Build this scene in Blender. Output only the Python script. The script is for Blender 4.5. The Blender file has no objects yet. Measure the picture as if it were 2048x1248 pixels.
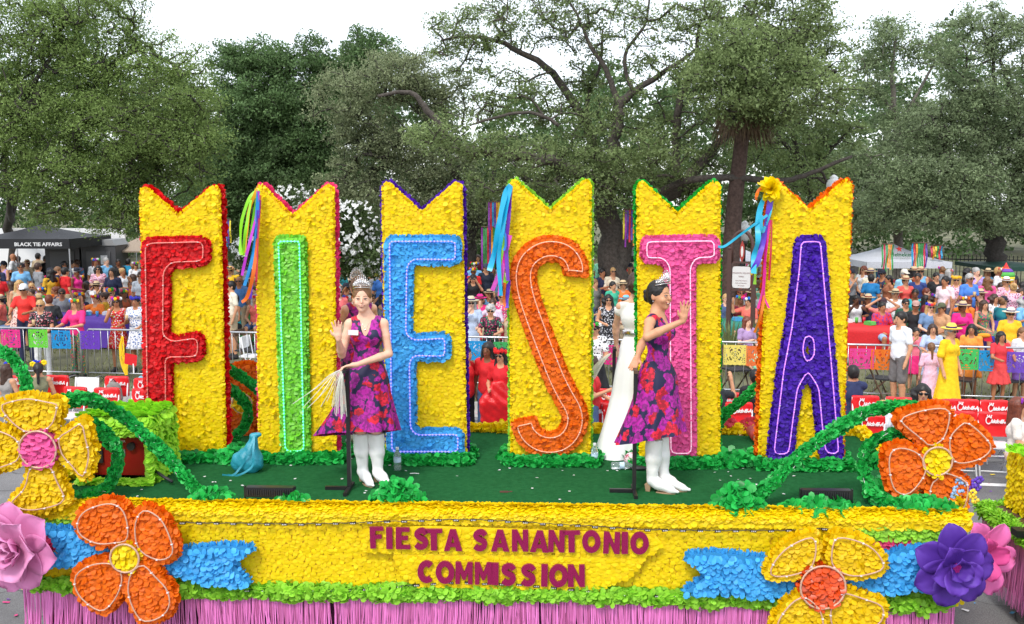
import bpy, math, random
import numpy as np
from math import radians as R, sin, cos, pi, tan, atan
from mathutils import Vector, Matrix
from mathutils.geometry import tessellate_polygon
random.seed(7); rng = np.random.default_rng(7)
scene = bpy.context.scene
COL = scene.collection
# ---------------------------------------------------------------- camera
CAM_H, PITCH, FPX = 3.7, R(6.56), 1991.0
cam = bpy.data.cameras.new('camera'); camo = bpy.data.objects.new('camera', cam); COL.objects.link(camo)
cam.sensor_width = 36; cam.lens = FPX/2048*36; cam.clip_end = 2000
camo.location = (0, 0, CAM_H); camo.rotation_euler = (R(90)-PITCH, 0, 0)
scene.camera = camo
# ---------------------------------------------------------------- overcast sky + soft sun
w = bpy.data.worlds.new('World'); scene.world = w; w.use_nodes = True
nt = w.node_tree; nt.nodes.clear()
sky = nt.nodes.new('ShaderNodeTexSky'); sky.sky_type = 'NISHITA'; sky.sun_disc = False
SUN_EL, SUN_AZ = R(52), R(205)
sky.sun_elevation = SUN_EL; sky.sun_rotation = SUN_AZ
bg1 = nt.nodes.new('ShaderNodeBackground'); bg1.inputs[1].default_value = 0.05
nt.links.new(sky.outputs[0], bg1.inputs[0])
tc = nt.nodes.new('ShaderNodeTexCoord'); nz = nt.nodes.new('ShaderNodeTexNoise'); nz.inputs['Scale'].default_value = 1.6
nz.inputs['Detail'].default_value = 5
mp = nt.nodes.new('ShaderNodeMapping'); mp.inputs['Scale'].default_value = (1, 1, 2.5)
nt.links.new(tc.outputs['Generated'], mp.inputs[0]); nt.links.new(mp.outputs[0], nz.inputs[0])
cr = nt.nodes.new('ShaderNodeValToRGB')
cr.color_ramp.elements[0].position = .3; cr.color_ramp.elements[0].color = (.78, .81, .86, 1)
cr.color_ramp.elements[1].position = .7; cr.color_ramp.elements[1].color = (.88, .89, .92, 1)
nt.links.new(nz.outputs[0], cr.inputs[0])
bg2 = nt.nodes.new('ShaderNodeBackground'); bg2.inputs[1].default_value = 0.82
nt.links.new(cr.outputs[0], bg2.inputs[0])
ad = nt.nodes.new('ShaderNodeAddShader'); nt.links.new(bg1.outputs[0], ad.inputs[0]); nt.links.new(bg2.outputs[0], ad.inputs[1])
wo = nt.nodes.new('ShaderNodeOutputWorld'); nt.links.new(ad.outputs[0], wo.inputs[0])
sun = bpy.data.lights.new('sun', 'SUN'); sun.energy = 1.5; sun.angle = R(14); sun.color = (1, .96, .9)
suno = bpy.data.objects.new('sun', sun); COL.objects.link(suno)
# towards the sun: up, behind the camera and a little to the left
sd = Vector((sin(SUN_AZ)*cos(SUN_EL), cos(SUN_AZ)*cos(SUN_EL), sin(SUN_EL)))
suno.rotation_euler = sd.to_track_quat('Z', 'Y').to_euler(); suno.location = (0, 0, 40)
vs = scene.view_settings; vs.view_transform = 'Standard'; vs.look = 'None'; vs.exposure = 0.70; vs.gamma = 1
scene.render.engine = 'CYCLES'; scene.cycles.max_bounces = 5; scene.cycles.transparent_max_bounces = 8
scene.cycles.use_denoising = True

# ---------------------------------------------------------------- pixel of the photograph -> place in the world
def ray(px, py):
    x = (px-1024)/FPX; y = -(py-624)/FPX
    return Vector((x, cos(PITCH)+y*sin(PITCH), -sin(PITCH)+y*cos(PITCH)))
def onz(px, py, z=0.0):
    d = ray(px, py); t = (z-CAM_H)/d.z
    return Vector((d.x*t, d.y*t, z))
def aty(px, py, Y):
    d = ray(px, py); t = Y/d.y
    return Vector((d.x*t, Y, CAM_H+d.z*t))
YAW = R(-2.3); FO = Vector((0, 7.72, 0)); DECK = 1.25
FU = Vector((cos(YAW), sin(YAW), 0)); FV = Vector((-sin(YAW), cos(YAW), 0))
def fl(u, v, z=DECK): return FO+FU*u+FV*v+Vector((0, 0, z))
def onv(px, py, v):
    """pixel -> (u, z) on the vertical float plane at depth v"""
    d = ray(px, py); p0 = FO+FV*v; t = (p0.dot(FV))/(d.dot(FV))
    P = Vector((0, 0, CAM_H))+d*t
    return ((P-FO).dot(FU), P.z)
def deckuv(px, py, z=DECK):
    P = onz(px, py, z)-FO
    return P.dot(FU), P.dot(FV)

# ---------------------------------------------------------------- materials
MC = {}
def lk(t, a, b): t.links.new(a, b)
def mat(name, col, rough=.6, metal=0, bump=0, bscale=60, var=0, vscale=8, spec=.5, emit=0, trans=0, attr=False, ecol=None, detail=4, alpha=1, glass=0):
    key = (name,)
    if key in MC: return MC[key]
    m = bpy.data.materials.new(name); m.use_nodes = True; t = m.node_tree
    b = t.nodes['Principled BSDF']; c4 = (*col, 1)
    b.inputs['Base Color'].default_value = c4; b.inputs['Roughness'].default_value = rough
    b.inputs['Metallic'].default_value = metal; b.inputs['Specular IOR Level'].default_value = spec
    if glass: b.inputs['Transmission Weight'].default_value = glass; b.inputs['IOR'].default_value = 1.33
    if emit: b.inputs['Emission Color'].default_value = (*(ecol or col), 1); b.inputs['Emission Strength'].default_value = emit
    geo = t.nodes.new('ShaderNodeTexCoord'); src = None
    if attr:
        at = t.nodes.new('ShaderNodeAttribute'); at.attribute_name = 'var'; src = at.outputs['Fac']
    elif var:
        n = t.nodes.new('ShaderNodeTexNoise'); n.inputs['Scale'].default_value = vscale; n.inputs['Detail'].default_value = detail
        lk(t, geo.outputs['Object'], n.inputs[0]); src = n.outputs[0]
    colout = None
    if src:
        v = var or .35
        r = t.nodes.new('ShaderNodeValToRGB')
        lo, hi = (0, 1) if attr else (.3, .7)
        r.color_ramp.elements[0].position = lo; r.color_ramp.elements[1].position = hi
        r.color_ramp.elements[0].color = (*[max(0, c*(1-v)) for c in col], 1)
        r.color_ramp.elements[1].color = (*[min(1, c*(1+v)+.02*v) for c in col], 1)
        lk(t, src, r.inputs[0]); lk(t, r.outputs[0], b.inputs['Base Color']); colout = r.outputs[0]
    if bump:
        n2 = t.nodes.new('ShaderNodeTexNoise'); n2.inputs['Scale'].default_value = bscale; n2.inputs['Detail'].default_value = 5
        lk(t, geo.outputs['Object'], n2.inputs[0])
        bp = t.nodes.new('ShaderNodeBump'); bp.inputs['Strength'].default_value = bump; bp.inputs['Distance'].default_value = .02
        lk(t, n2.outputs[0], bp.inputs['Height']); lk(t, bp.outputs[0], b.inputs['Normal'])
    if trans:
        tr = t.nodes.new('ShaderNodeBsdfTranslucent'); tr.inputs[0].default_value = c4
        if colout: lk(t, colout, tr.inputs[0])
        mx = t.nodes.new('ShaderNodeMixShader'); mx.inputs[0].default_value = trans
        out = t.nodes['Material Output']; lk(t, b.outputs[0], mx.inputs[1]); lk(t, tr.outputs[0], mx.inputs[2]); lk(t, mx.outputs[0], out.inputs[0])
    m.diffuse_color = c4; MC[key] = m; return m
def s2l(r, g, b):
    f = lambda c: (c/255/12.92) if c/255 <= .04045 else ((c/255+.055)/1.055)**2.4
    return (f(r), f(g), f(b))
def petal(name, rgb, v=.22, rough=.35): return mat('petals_'+name, s2l(*rgb), rough=rough+.12, var=v, attr=True, trans=.28, spec=.28)
YEL = petal('yellow', (255, 217, 0), .15); RED = petal('red', (215, 8, 18), .3); PINK = petal('pink', (240, 92, 160), .2)
HOT = petal('hot_pink', (236, 60, 120), .2); LIME = petal('lime', (130, 214, 40), .25); BLUE = petal('blue', (70, 175, 240), .22)
ORA = petal('orange', (246, 112, 0), .22); PUR = petal('purple', (72, 22, 168), .35); GRN = petal('green', (34, 172, 72), .5, .2)
LGRN = petal('light_green', (170, 232, 60), .25); DPUR = petal('violet', (82, 20, 168), .3); LIMEE = petal('lime_edge', (152, 214, 60), .25)
GOLD = petal('golden', (244, 202, 0), .18); GRNE = petal('green_edge', (25, 170, 50), .35); WHT = petal('white_blossom', (248, 249, 246), .06)
CORAL = petal('coral', (225, 75, 95), .2)
def solid(rgb, rough=.8): return mat('cloth_%d_%d_%d' % rgb, s2l(*rgb), rough=rough, bump=.25, bscale=45, var=.1, vscale=25)
def floral(base, c1, c2, scale=22, name=None, thr=.38):
    name = name or 'print_%d_%d_%d_%d' % (*base, c1[0]); key = (name,)
    if key in MC: return MC[key]
    m = bpy.data.materials.new(name); m.use_nodes = True; t = m.node_tree; b = t.nodes['Principled BSDF']; b.inputs['Roughness'].default_value = .65
    tcn = t.nodes.new('ShaderNodeTexCoord'); nn = t.nodes.new('ShaderNodeTexNoise'); nn.inputs['Scale'].default_value = scale*1.1; nn.inputs['Detail'].default_value = 3
    lk(t, tcn.outputs['Object'], nn.inputs[0])
    mx = t.nodes.new('ShaderNodeMix'); mx.data_type = 'VECTOR'; mx.inputs['Factor'].default_value = 1.1/scale*1.0
    ad_ = t.nodes.new('ShaderNodeVectorMath'); ad_.operation = 'MULTIPLY_ADD'
    lk(t, nn.outputs['Color'], ad_.inputs[0]); ad_.inputs[1].default_value = (1.3/scale,)*3; lk(t, tcn.outputs['Object'], ad_.inputs[2])
    vo = t.nodes.new('ShaderNodeTexVoronoi'); vo.inputs['Scale'].default_value = scale; lk(t, ad_.outputs[0], vo.inputs['Vector'])
    rp = t.nodes.new('ShaderNodeValToRGB'); rp.color_ramp.interpolation = 'CONSTANT'
    rp.color_ramp.elements[0].position = 0; rp.color_ramp.elements[0].color = (*s2l(*c1), 1)
    rp.color_ramp.elements[1].position = .66; rp.color_ramp.elements[1].color = (*s2l(*c2), 1)
    sp = t.nodes.new('ShaderNodeSeparateColor'); lk(t, vo.outputs['Color'], sp.inputs[0]); lk(t, sp.outputs[0], rp.inputs[0])
    r2 = t.nodes.new('ShaderNodeValToRGB'); r2.color_ramp.elements[0].position = thr; r2.color_ramp.elements[1].position = thr+.05
    r2.color_ramp.elements[0].color = (0, 0, 0, 1); r2.color_ramp.elements[1].color = (1, 1, 1, 1); lk(t, vo.outputs['Distance'], r2.inputs[0])
    # darker lines inside each bloom
    wv = t.nodes.new('ShaderNodeTexNoise'); wv.inputs['Scale'].default_value = scale*3.2; lk(t, tcn.outputs['Object'], wv.inputs[0])
    r3 = t.nodes.new('ShaderNodeValToRGB'); r3.color_ramp.elements[0].position = .47; r3.color_ramp.elements[1].position = .53
    r3.color_ramp.elements[0].color = (.5, .5, .55, 1); r3.color_ramp.elements[1].color = (1, 1, 1, 1); lk(t, wv.outputs[0], r3.inputs[0])
    mu = t.nodes.new('ShaderNodeMix'); mu.data_type = 'RGBA'; mu.blend_type = 'MULTIPLY'; mu.inputs['Factor'].default_value = 1
    lk(t, rp.outputs[0], mu.inputs['A']); lk(t, r3.outputs[0], mu.inputs['B'])
    m2 = t.nodes.new('ShaderNodeMix'); m2.data_type = 'RGBA'; lk(t, r2.outputs[0], m2.inputs['Factor'])
    lk(t, mu.outputs['Result'], m2.inputs['A']); m2.inputs['B'].default_value = (*s2l(*base), 1)
    lk(t, m2.outputs['Result'], b.inputs['Base Color']); MC[key] = m; return m
BLACK = mat('black_metal', (.02, .02, .022), .4, .3); DARK = mat('dark_plastic', (.025, .025, .028), .5)
WHITE = mat('white_plastic', (.78, .78, .78), .4); STEEL = mat('galvanised_steel', (.5, .51, .53), .35, .85, var=.15, vscale=6)
SILVER = mat('silver', (.75, .73, .72), .22, 1.0); CLEAR = mat('clear_plastic', (.85, .92, .95), .08, glass=.85)
ROPE = mat('rope_light_tube', (.60, .36, .25), .25, var=.15, vscale=60); LEDW = mat('led_white', (1, .95, .9), .3, emit=.9)
WOOD = mat('brown_wood', (.09, .045, .025), .5, var=.3, vscale=14); CARD = mat('cardboard', (.35, .22, .12), .85)

# ---------------------------------------------------------------- mesh helpers
def mesh_np(name, V, F, m=None, smooth=False, var=None, mats=None, midx=None):
    """V (n,3); F (k,3|4) array or list of lists"""
    me = bpy.data.meshes.new(name)
    V = np.asarray(V, dtype=np.float32)
    if isinstance(F, np.ndarray):
        k = F.shape[1]; me.vertices.add(len(V)); me.vertices.foreach_set('co', V.ravel())
        me.loops.add(F.size); me.loops.foreach_set('vertex_index', F.astype(np.int32).ravel())
        me.polygons.add(len(F)); me.polygons.foreach_set('loop_start', np.arange(0, F.size, k, dtype=np.int32))
        me.update(calc_edges=True)
    else:
        me.from_pydata([tuple(map(float, v)) for v in V], [], F); me.update()
    if mats:
        for q in mats: me.materials.append(q)
        if midx is not None: me.polygons.foreach_set('material_index', np.asarray(midx, dtype=np.int32))
    elif m: me.materials.append(m)
    if smooth: me.polygons.foreach_set('use_smooth', np.ones(len(me.polygons), dtype=bool))
    if var is not None:
        a = me.attributes.new('var', 'FLOAT', 'POINT'); a.data.foreach_set('value', np.asarray(var, dtype=np.float32))
    return me
def link(name, me, parent=None, loc=(0, 0, 0), rot=(0, 0, 0), sc=None, **p):
    o = bpy.data.objects.new(name, me); COL.objects.link(o)
    if parent: o.parent = parent
    o.location = loc; o.rotation_euler = rot
    if sc: o.scale = sc if hasattr(sc, '__len__') else (sc,)*3
    for k, v in p.items(): o[k] = v
    return o
def thing(name, label, cat, loc=(0, 0, 0), rz=0, group=None, sc=None):
    o = link(name, None, None, loc, (0, 0, rz), sc); o['label'] = label; o['category'] = cat
    if group: o['group'] = group
    return o
class MB:
    """collects simple shapes and links them as one mesh object"""
    def __init__(s): s.v = []; s.f = []
    def add(s, V, F):
        b = len(s.v); s.v += [tuple(v) for v in V]; s.f += [[i+b for i in f] for f in F]; return s
    def box(s, c, d, rz=0, M=None):
        x, y, z = d[0]/2, d[1]/2, d[2]/2
        P = [Vector((a*x, b*y, e*z)) for e in (-1, 1) for b in (-1, 1) for a in (-1, 1)]
        if M: P = [M @ p for p in P]
        if rz: P = [Matrix.Rotation(rz, 3, 'Z') @ p for p in P]
        return s.add([p+Vector(c) for p in P], [(0, 2, 3, 1), (4, 5, 7, 6), (0, 1, 5, 4), (2, 6, 7, 3), (0, 4, 6, 2), (1, 3, 7, 5)])
    def tube(s, pts, r, n=6, caps=True, flat=None):
        pts = [Vector(p) for p in pts]; rs = r if hasattr(r, '__len__') else [r]*len(pts)
        V = []; up = Vector((0, 0, 1))
        for i, p in enumerate(pts):
            t = (pts[min(i+1, len(pts)-1)]-pts[max(i-1, 0)])
            t = t.normalized() if t.length > 1e-9 else Vector((0, 0, 1))
            a = up if abs(t.dot(up)) < .93 else Vector((1, 0, 0))
            if i == 0: e1 = t.cross(a).normalized()
            else:
                e1 = e1-t*e1.dot(t)
                e1 = e1.normalized() if e1.length > 1e-6 else t.cross(a).normalized()
            e2 = t.cross(e1)
            for k in range(n):
                w_ = 2*pi*k/n; V.append(p+(e1*cos(w_)+e2*sin(w_))*rs[i])
        F = [(i*n+k, i*n+(k+1) % n, (i+1)*n+(k+1) % n, (i+1)*n+k) for i in range(len(pts)-1) for k in range(n)]
        if caps: F += [list(range(n))[::-1], [(len(pts)-1)*n+k for k in range(n)]]
        return s.add(V, F)
    def lathe(s, prof, n=12, c=(0, 0, 0)):
        V = [(c[0]+r*cos(2*pi*k/n), c[1]+r*sin(2*pi*k/n), c[2]+z) for r, z in prof for k in range(n)]
        F = [(i*n+k, i*n+(k+1) % n, (i+1)*n+(k+1) % n, (i+1)*n+k) for i in range(len(prof)-1) for k in range(n)]
        F += [list(range(n))[::-1], [(len(prof)-1)*n+k for k in range(n)]]
        return s.add(V, F)
    def ell(s, c, r, n=8, m=6):
        V = [(c[0]+r[0]*sin(pi*i/m)*cos(2*pi*k/n), c[1]+r[1]*sin(pi*i/m)*sin(2*pi*k/n), c[2]+r[2]*cos(pi*i/m)) for i in range(1, m) for k in range(n)]
        V += [(c[0], c[1], c[2]+r[2]), (c[0], c[1], c[2]-r[2])]; a = (m-1)*n
        F = [(i*n+k, (i+1)*n+k, (i+1)*n+(k+1) % n, i*n+(k+1) % n) for i in range(m-2) for k in range(n)]
        F += [(a, k, (k+1) % n) for k in range(n)]+[(a+1, (m-2)*n+(k+1) % n, (m-2)*n+k) for k in range(n)]
        return s.add(V, F)
    def prism(s, poly, y0, y1, holes=(), ax='xz'):
        """extrude polygon given in x,z from y0 (front) to y1 (back)"""
        rings = [poly]+list(holes); flat = [p for r_ in rings for p in r_]; N = len(flat)
        tri = tessellate_polygon([[Vector((p[0], p[1], 0)) for p in r_] for r_ in rings])
        V = [(p[0], y0, p[1]) for p in flat]+[(p[0], y1, p[1]) for p in flat]
        F = []
        for t in tri:
            a, b_, c = [Vector((flat[i][0], flat[i][1])) for i in t]
            ccw = (b_-a).cross(c-a) > 0
            q = tuple(t) if ccw else tuple(t)[::-1]
            F.append(q); F.append(tuple(i+N for i in q[::-1]))
        o = 0
        for r_ in rings:
            n = len(r_)
            for i in range(n): F.append((o+i, o+(i+1) % n, o+(i+1) % n+N, o+i+N))
            o += n
        if ax == 'xy': V = [(x, z, y) for x, y, z in V]
        return s.add(V, F)
    def mesh(s, name, m=None, smooth=False): return mesh_np(name, np.array(s.v, dtype=np.float32).reshape(-1, 3), s.f, m, smooth)
    def build(s, name, m, parent=None, smooth=False, **p): return link(name, s.mesh(name, m, smooth), parent, **p)
def bez(pts, n=8, closed=False):
    """Catmull-Rom through pts"""
    P = [Vector(p) for p in pts]; out = []; N = len(P)
    rngi = range(N) if closed else range(N-1)
    for i in rngi:
        p0, p1, p2, p3 = (P[(i-1) % N], P[i], P[(i+1) % N], P[(i+2) % N]) if closed else (P[max(i-1, 0)], P[i], P[i+1], P[min(i+2, N-1)])
        for k in range(n):
            t = k/n; out.append(.5*((2*p1)+(p2-p0)*t+(2*p0-5*p1+4*p2-p3)*t*t+(3*p1-p0-3*p2+p3)*t**3))
    if not closed: out.append(P[-1])
    return out

# ---- petals: many small rounded sheets as one mesh
def petals_np(P, N, D, w=.04, l=.045, tilt=.35, jit=.35, lobes=False):
    """P base points, N surface normals, D the way the petal hangs"""
    P = np.asarray(P, float); n = len(P); N = np.broadcast_to(np.asarray(N, float), (n, 3)).copy(); D = np.broadcast_to(np.asarray(D, float), (n, 3)).copy()
    D += rng.normal(0, jit, (n, 3))*.55; D -= N*np.sum(D*N, 1)[:, None]; D /= np.linalg.norm(D, axis=1)[:, None]+1e-9
    S = np.cross(D, N); t = tilt*(1+rng.normal(0, .55, n)); c, s = np.cos(t)[:, None], np.sin(t)[:, None]
    Dt = D*c+N*s; Nt = N*c-D*s
    r = rng.normal(0, jit*.6, n); cr_, sr = np.cos(r)[:, None], np.sin(r)[:, None]
    S2 = S*cr_+Nt*sr; N2 = Nt*cr_-S*sr
    W = w*rng.uniform(.75, 1.2, n)[:, None]; L = l*rng.uniform(.75, 1.25, n)[:, None]; cv = rng.uniform(-.12, .22, n)[:, None]
    prof = [(-.3, 0, 0), (.3, 0, 0), (.5, .5, .5), (.42, .85, .2), (0, 1.02, -.2), (-.42, .85, .2), (-.5, .5, .5)]
    K = len(prof); V = np.zeros((n, K, 3))
    for k, (a, b_, e) in enumerate(prof): V[:, k] = P+S2*W*a+Dt*L*b_+N2*L*cv*e
    base = np.arange(n)[:, None]*K
    F = np.concatenate([base+np.array([[0, 1, 2, 6]]), base+np.array([[6, 2, 3, 5]]), base+np.array([[5, 3, 4, 4]])])
    Fq = F[:2*n]; tri = F[2*n:, :3]
    # keep everything as quads/tris: triangulate the quads for one uniform array
    T = np.concatenate([Fq[:, [0, 1, 2]], Fq[:, [0, 2, 3]], tri])
    return V.reshape(-1, 3), T, np.repeat(np.clip(rng.normal(.5, .24, n), 0, 1), K)
class Pet:
    def __init__(s): s.V = []; s.F = []; s.a = []; s.n = 0
    def add(s, *args, **k):
        if len(args[0]) == 0: return s
        V, F, a = petals_np(*args, **k); s.V.append(V); s.F.append(F+s.n); s.a.append(a); s.n += len(V); return s
    def build(s, name, m, parent, kind='stuff', **p):
        if not s.V: return None
        me = mesh_np(name, np.concatenate(s.V), np.concatenate(s.F), m, True, np.concatenate(s.a))
        o = link(name, me, parent, **p)
        if kind: o['kind'] = kind
        return o
def inpoly(X, Y, poly):
    ins = np.zeros(len(X), bool); n = len(poly)
    for i in range(n):
        x1, y1 = poly[i]; x2, y2 = poly[(i+1) % n]
        if y1 == y2: continue
        c = ((y1 > Y) != (y2 > Y)) & (X < (x2-x1)*(Y-y1)/(y2-y1)+x1); ins ^= c
    return ins
def fill(poly, dx, dz, holes=(), jit=.3, wob=.006):
    xs = [p[0] for p in poly]; zs = [p[1] for p in poly]
    X, Z = np.meshgrid(np.arange(min(xs), max(xs), dx), np.arange(min(zs), max(zs), dz))
    X = X+(np.arange(X.shape[0])[:, None] % 2)*dx*.5
    X = (X+rng.normal(0, dx*jit, X.shape)).ravel(); Z = (Z+rng.normal(0, dz*jit*.55, Z.shape)).ravel()
    Z += wob*np.sin(X*9)
    k = inpoly(X, Z, poly)
    for h in holes: k &= ~inpoly(X, Z, h)
    return X[k], Z[k]
def resample(poly, step, closed=True):
    P = [np.array(p, float) for p in poly]; 
    if closed: P = P+[P[0]]
    P = np.array(P); d = np.linalg.norm(np.diff(P, axis=0), axis=1); s = np.concatenate([[0], np.cumsum(d)])
    n = max(int(s[-1]/step), 3); q = np.linspace(0, s[-1], n, endpoint=not closed)
    return np.stack([np.interp(q, s, P[:, i]) for i in range(P.shape[1])], 1)
def area(poly): return .5*sum(poly[i][0]*poly[(i+1) % len(poly)][1]-poly[(i+1) % len(poly)][0]*poly[i][1] for i in range(len(poly)))
def offset(poly, d):
    """d>0 shrinks a polygon"""
    sgn = 1 if area(poly) > 0 else -1; n = len(poly); out = []
    for i in range(n):
        a, b_, c = [Vector(poly[(i+k) % n]) for k in (-1, 0, 1)]
        e1 = (b_-a).normalized(); e2 = (c-b_).normalized()
        n1 = Vector((-e1.y, e1.x))*sgn; n2 = Vector((-e2.y, e2.x))*sgn
        m_ = (n1+n2); k = max(m_.dot(n1), .55); out.append(tuple(b_+m_*(d/k)))
    return out
def roundpoly(poly, r, n=3):
    out = []; N = len(poly)
    for i in range(N):
        a, b_, c = [Vector(poly[(i+k) % N]) for k in (-1, 0, 1)]
        l1 = min(r, (a-b_).length*.45); l2 = min(r, (c-b_).length*.45)
        p = b_+(a-b_).normalized()*l1; q = b_+(c-b_).normalized()*l2
        for k in range(n+1):
            t = k/n; out.append(tuple(p*(1-t)**2+b_*2*t*(1-t)+q*t*t))
    return out
def edge_petals(pet, poly, y0, y1, dens, w, l, closed=True, inward=False):
    """petals standing out of the rim of a slab (polygon in x,z)"""
    sgn = 1 if area(poly) > 0 else -1
    R_ = resample(poly, dens, closed); Rn = np.roll(R_, -1, 0); T = Rn-R_
    if not closed: T[-1] = T[-2]
    T /= np.linalg.norm(T, axis=1)[:, None]+1e-9
    O = np.stack([T[:, 1]*sgn, np.zeros(len(T)), -T[:, 0]*sgn], 1)
    P = np.stack([R_[:, 0], rng.uniform(y0, y1, len(R_)), R_[:, 1]], 1)
    side = rng.normal(0, .6, (len(R_), 3)); side[:, 1] = -abs(rng.normal(.3, .5, len(R_)))
    Nn = np.cross(O, side); Nn /= np.linalg.norm(Nn, axis=1)[:, None]+1e-9
    pet.add(P, Nn, O, w=w, l=l, tilt=.1, jit=.5)
def garland(pet, path, r, dens=900, w=.045, l=.05):
    P = np.array([tuple(p) for p in path]); P = resample(P, .02, False); T = np.gradient(P, axis=0); T /= np.linalg.norm(T, axis=1)[:, None]+1e-9
    L = len(P)*.02; n = int(L*dens); i = rng.integers(0, len(P), n)
    v = rng.normal(0, 1, (n, 3)); v -= T[i]*np.sum(v*T[i], 1)[:, None]; v /= np.linalg.norm(v, axis=1)[:, None]+1e-9
    rr = r*rng.uniform(.5, 1.0, n)[:, None]*(.85+.38*np.sin(i*.23+P[0, 0]*9)*np.sin(i*.071+1.3)+.12*np.sin(i*.61))[:, None]; t = rng.normal(0, 1, (n, 3)); t = t-v*np.sum(t*v, 1)[:, None]; t /= np.linalg.norm(t, axis=1)[:, None]
    pet.add(P[i]+v*rr, v, t, w=w, l=l, tilt=.45, jit=.5)

# ================================================================ bodies: smooth distance fields turned into one closed surface
class SDF:
    def __init__(s, lo, hi, h):
        s.h = h; s.lo = np.array(lo, float); n = np.ceil((np.array(hi)-s.lo)/h).astype(int)+1
        s.g = [s.lo[i]+np.arange(n[i])*h for i in range(3)]; s.f = np.full(n, .3, np.float32)
    def _blk(s, lo, hi, m=.07):
        sl = []
        for i in range(3):
            a = max(int((lo[i]-m-s.lo[i])/s.h), 0); b = min(int((hi[i]+m-s.lo[i])/s.h)+2, s.f.shape[i]); sl.append(slice(a, max(b, a+1)))
        return tuple(sl), np.meshgrid(*[s.g[i][sl[i]] for i in range(3)], indexing='ij', sparse=True)
    def _mix(s, sl, d, k, sub=False):
        f = s.f[sl]
        if sub:
            d = -d; h = np.clip(.5-.5*(f-d)/k, 0, 1); s.f[sl] = f*(1-h)+d*h+k*h*(1-h) if False else np.maximum(f, d)
            return
        h = np.clip(.5+.5*(f-d)/k, 0, 1); s.f[sl] = f*(1-h)+d*h-k*h*(1-h)
    def cap(s, a, b, r1, r2=None, k=.02, sub=False, flat=None):
        r2 = r1 if r2 is None else r2; a = np.array(a, float); b = np.array(b, float); m = max(r1, r2)
        sl, (X, Y, Z) = s._blk(np.minimum(a, b)-m, np.maximum(a, b)+m)
        ba = b-a; L = ba@ba+1e-9; px, py, pz = X-a[0], Y-a[1], Z-a[2]
        t = np.clip((px*ba[0]+py*ba[1]+pz*ba[2])/L, 0, 1)
        q = 1. if flat is None else flat
        d = np.sqrt((px-t*ba[0])**2+((py-t*ba[1])/q)**2+(pz-t*ba[2])**2)-(r1+t*(r2-r1))
        s._mix(sl, d*min(q, 1), k, sub); return s
    def ell(s, c, r, k=.02, sub=False, rot=None):
        m = max(r); sl, (X, Y, Z) = s._blk(np.array(c)-m, np.array(c)+m)
        x, y, z = X-c[0], Y-c[1], Z-c[2]
        if rot is not None:
            Q = np.array(rot.to_3x3().inverted()); x, y, z = [Q[i, 0]*x+Q[i, 1]*y+Q[i, 2]*z for i in range(3)]
        q = np.sqrt((x/r[0])**2+(y/r[1])**2+(z/r[2])**2); g = np.sqrt((x/r[0]**2)**2+(y/r[1]**2)**2+(z/r[2]**2)**2)+1e-6
        s._mix(sl, q*(q-1)/g, k, sub); return s
    def clip(s, ax, v, keep='>'):
        g = s.g[ax].reshape([-1 if i == ax else 1 for i in range(3)])
        s.f = np.maximum(s.f, (v-g) if keep == '>' else (g-v)); return s
    def noise(s, amp, fr, ph=0):
        X, Y, Z = np.meshgrid(*s.g, indexing='ij', sparse=True)
        s.f = s.f+amp*(np.sin(X*fr+Z*fr*.55+ph)*np.sin(Y*fr*.9+Z*fr*.35+1+ph)+.5*np.sin(Z*fr*1.3+X*fr*1.1+ph)); return s
    def verts(s):
        f = s.f.astype(np.float32); ins = f < 0
        nx, ny, nz = f.shape; cnt = np.zeros((nx-1, ny-1, nz-1), np.float32); acc = np.zeros((nx-1, ny-1, nz-1, 3), np.float32)
        def edge(ax):
            a = [slice(None)]*3; b = [slice(None)]*3; a[ax] = slice(0, -1); b[ax] = slice(1, None)
            fa, fb = f[tuple(a)], f[tuple(b)]; cr_ = (fa < 0) != (fb < 0); idx = np.argwhere(cr_)
            t = fa[cr_]/(fa[cr_]-fb[cr_]); p = idx.astype(np.float32); p[:, ax] += t
            o = [i for i in range(3) if i != ax]
            for d0 in (0, -1):
                for d1 in (0, -1):
                    c = idx.copy(); c[:, o[0]] += d0; c[:, o[1]] += d1
                    ok = (c >= 0).all(1) & (c < np.array(cnt.shape)).all(1); c = c[ok]
                    np.add.at(cnt, tuple(c.T), 1); np.add.at(acc, tuple(c.T), p[ok])
            return idx, fa[cr_] < 0
        E = [edge(i) for i in range(3)]
        cell = cnt > 0; ids = np.full(cnt.shape, -1, np.int64); ids[cell] = np.arange(cell.sum())
        V = acc[cell]/cnt[cell][:, None]*s.h+s.lo
        F = []
        for ax in range(3):
            idx, neg = E[ax]; o = [(ax+1) % 3, (ax+2) % 3]; q = []
            ok = np.ones(len(idx), bool); cs = []
            for d0, d1 in ((0, 0), (-1, 0), (-1, -1), (0, -1)):
                c = idx.copy(); c[:, o[0]] += d0; c[:, o[1]] += d1; ok &= (c >= 0).all(1) & (c < np.array(cnt.shape)).all(1); cs.append(c)
            q = np.stack([ids[tuple(c[ok].T)] for c in cs], 1); ng = neg[ok]
            q[~ng] = q[~ng][:, ::-1]; F.append(q)
        return V, np.concatenate(F)
    def mesh(s, name, m=None):
        V, F = s.verts(); me = mesh_np(name, V, F.astype(np.int32), m, True); return me

def lerp(a, b, t): return tuple(a[i]+(b[i]-a[i])*t for i in range(3))
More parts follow.
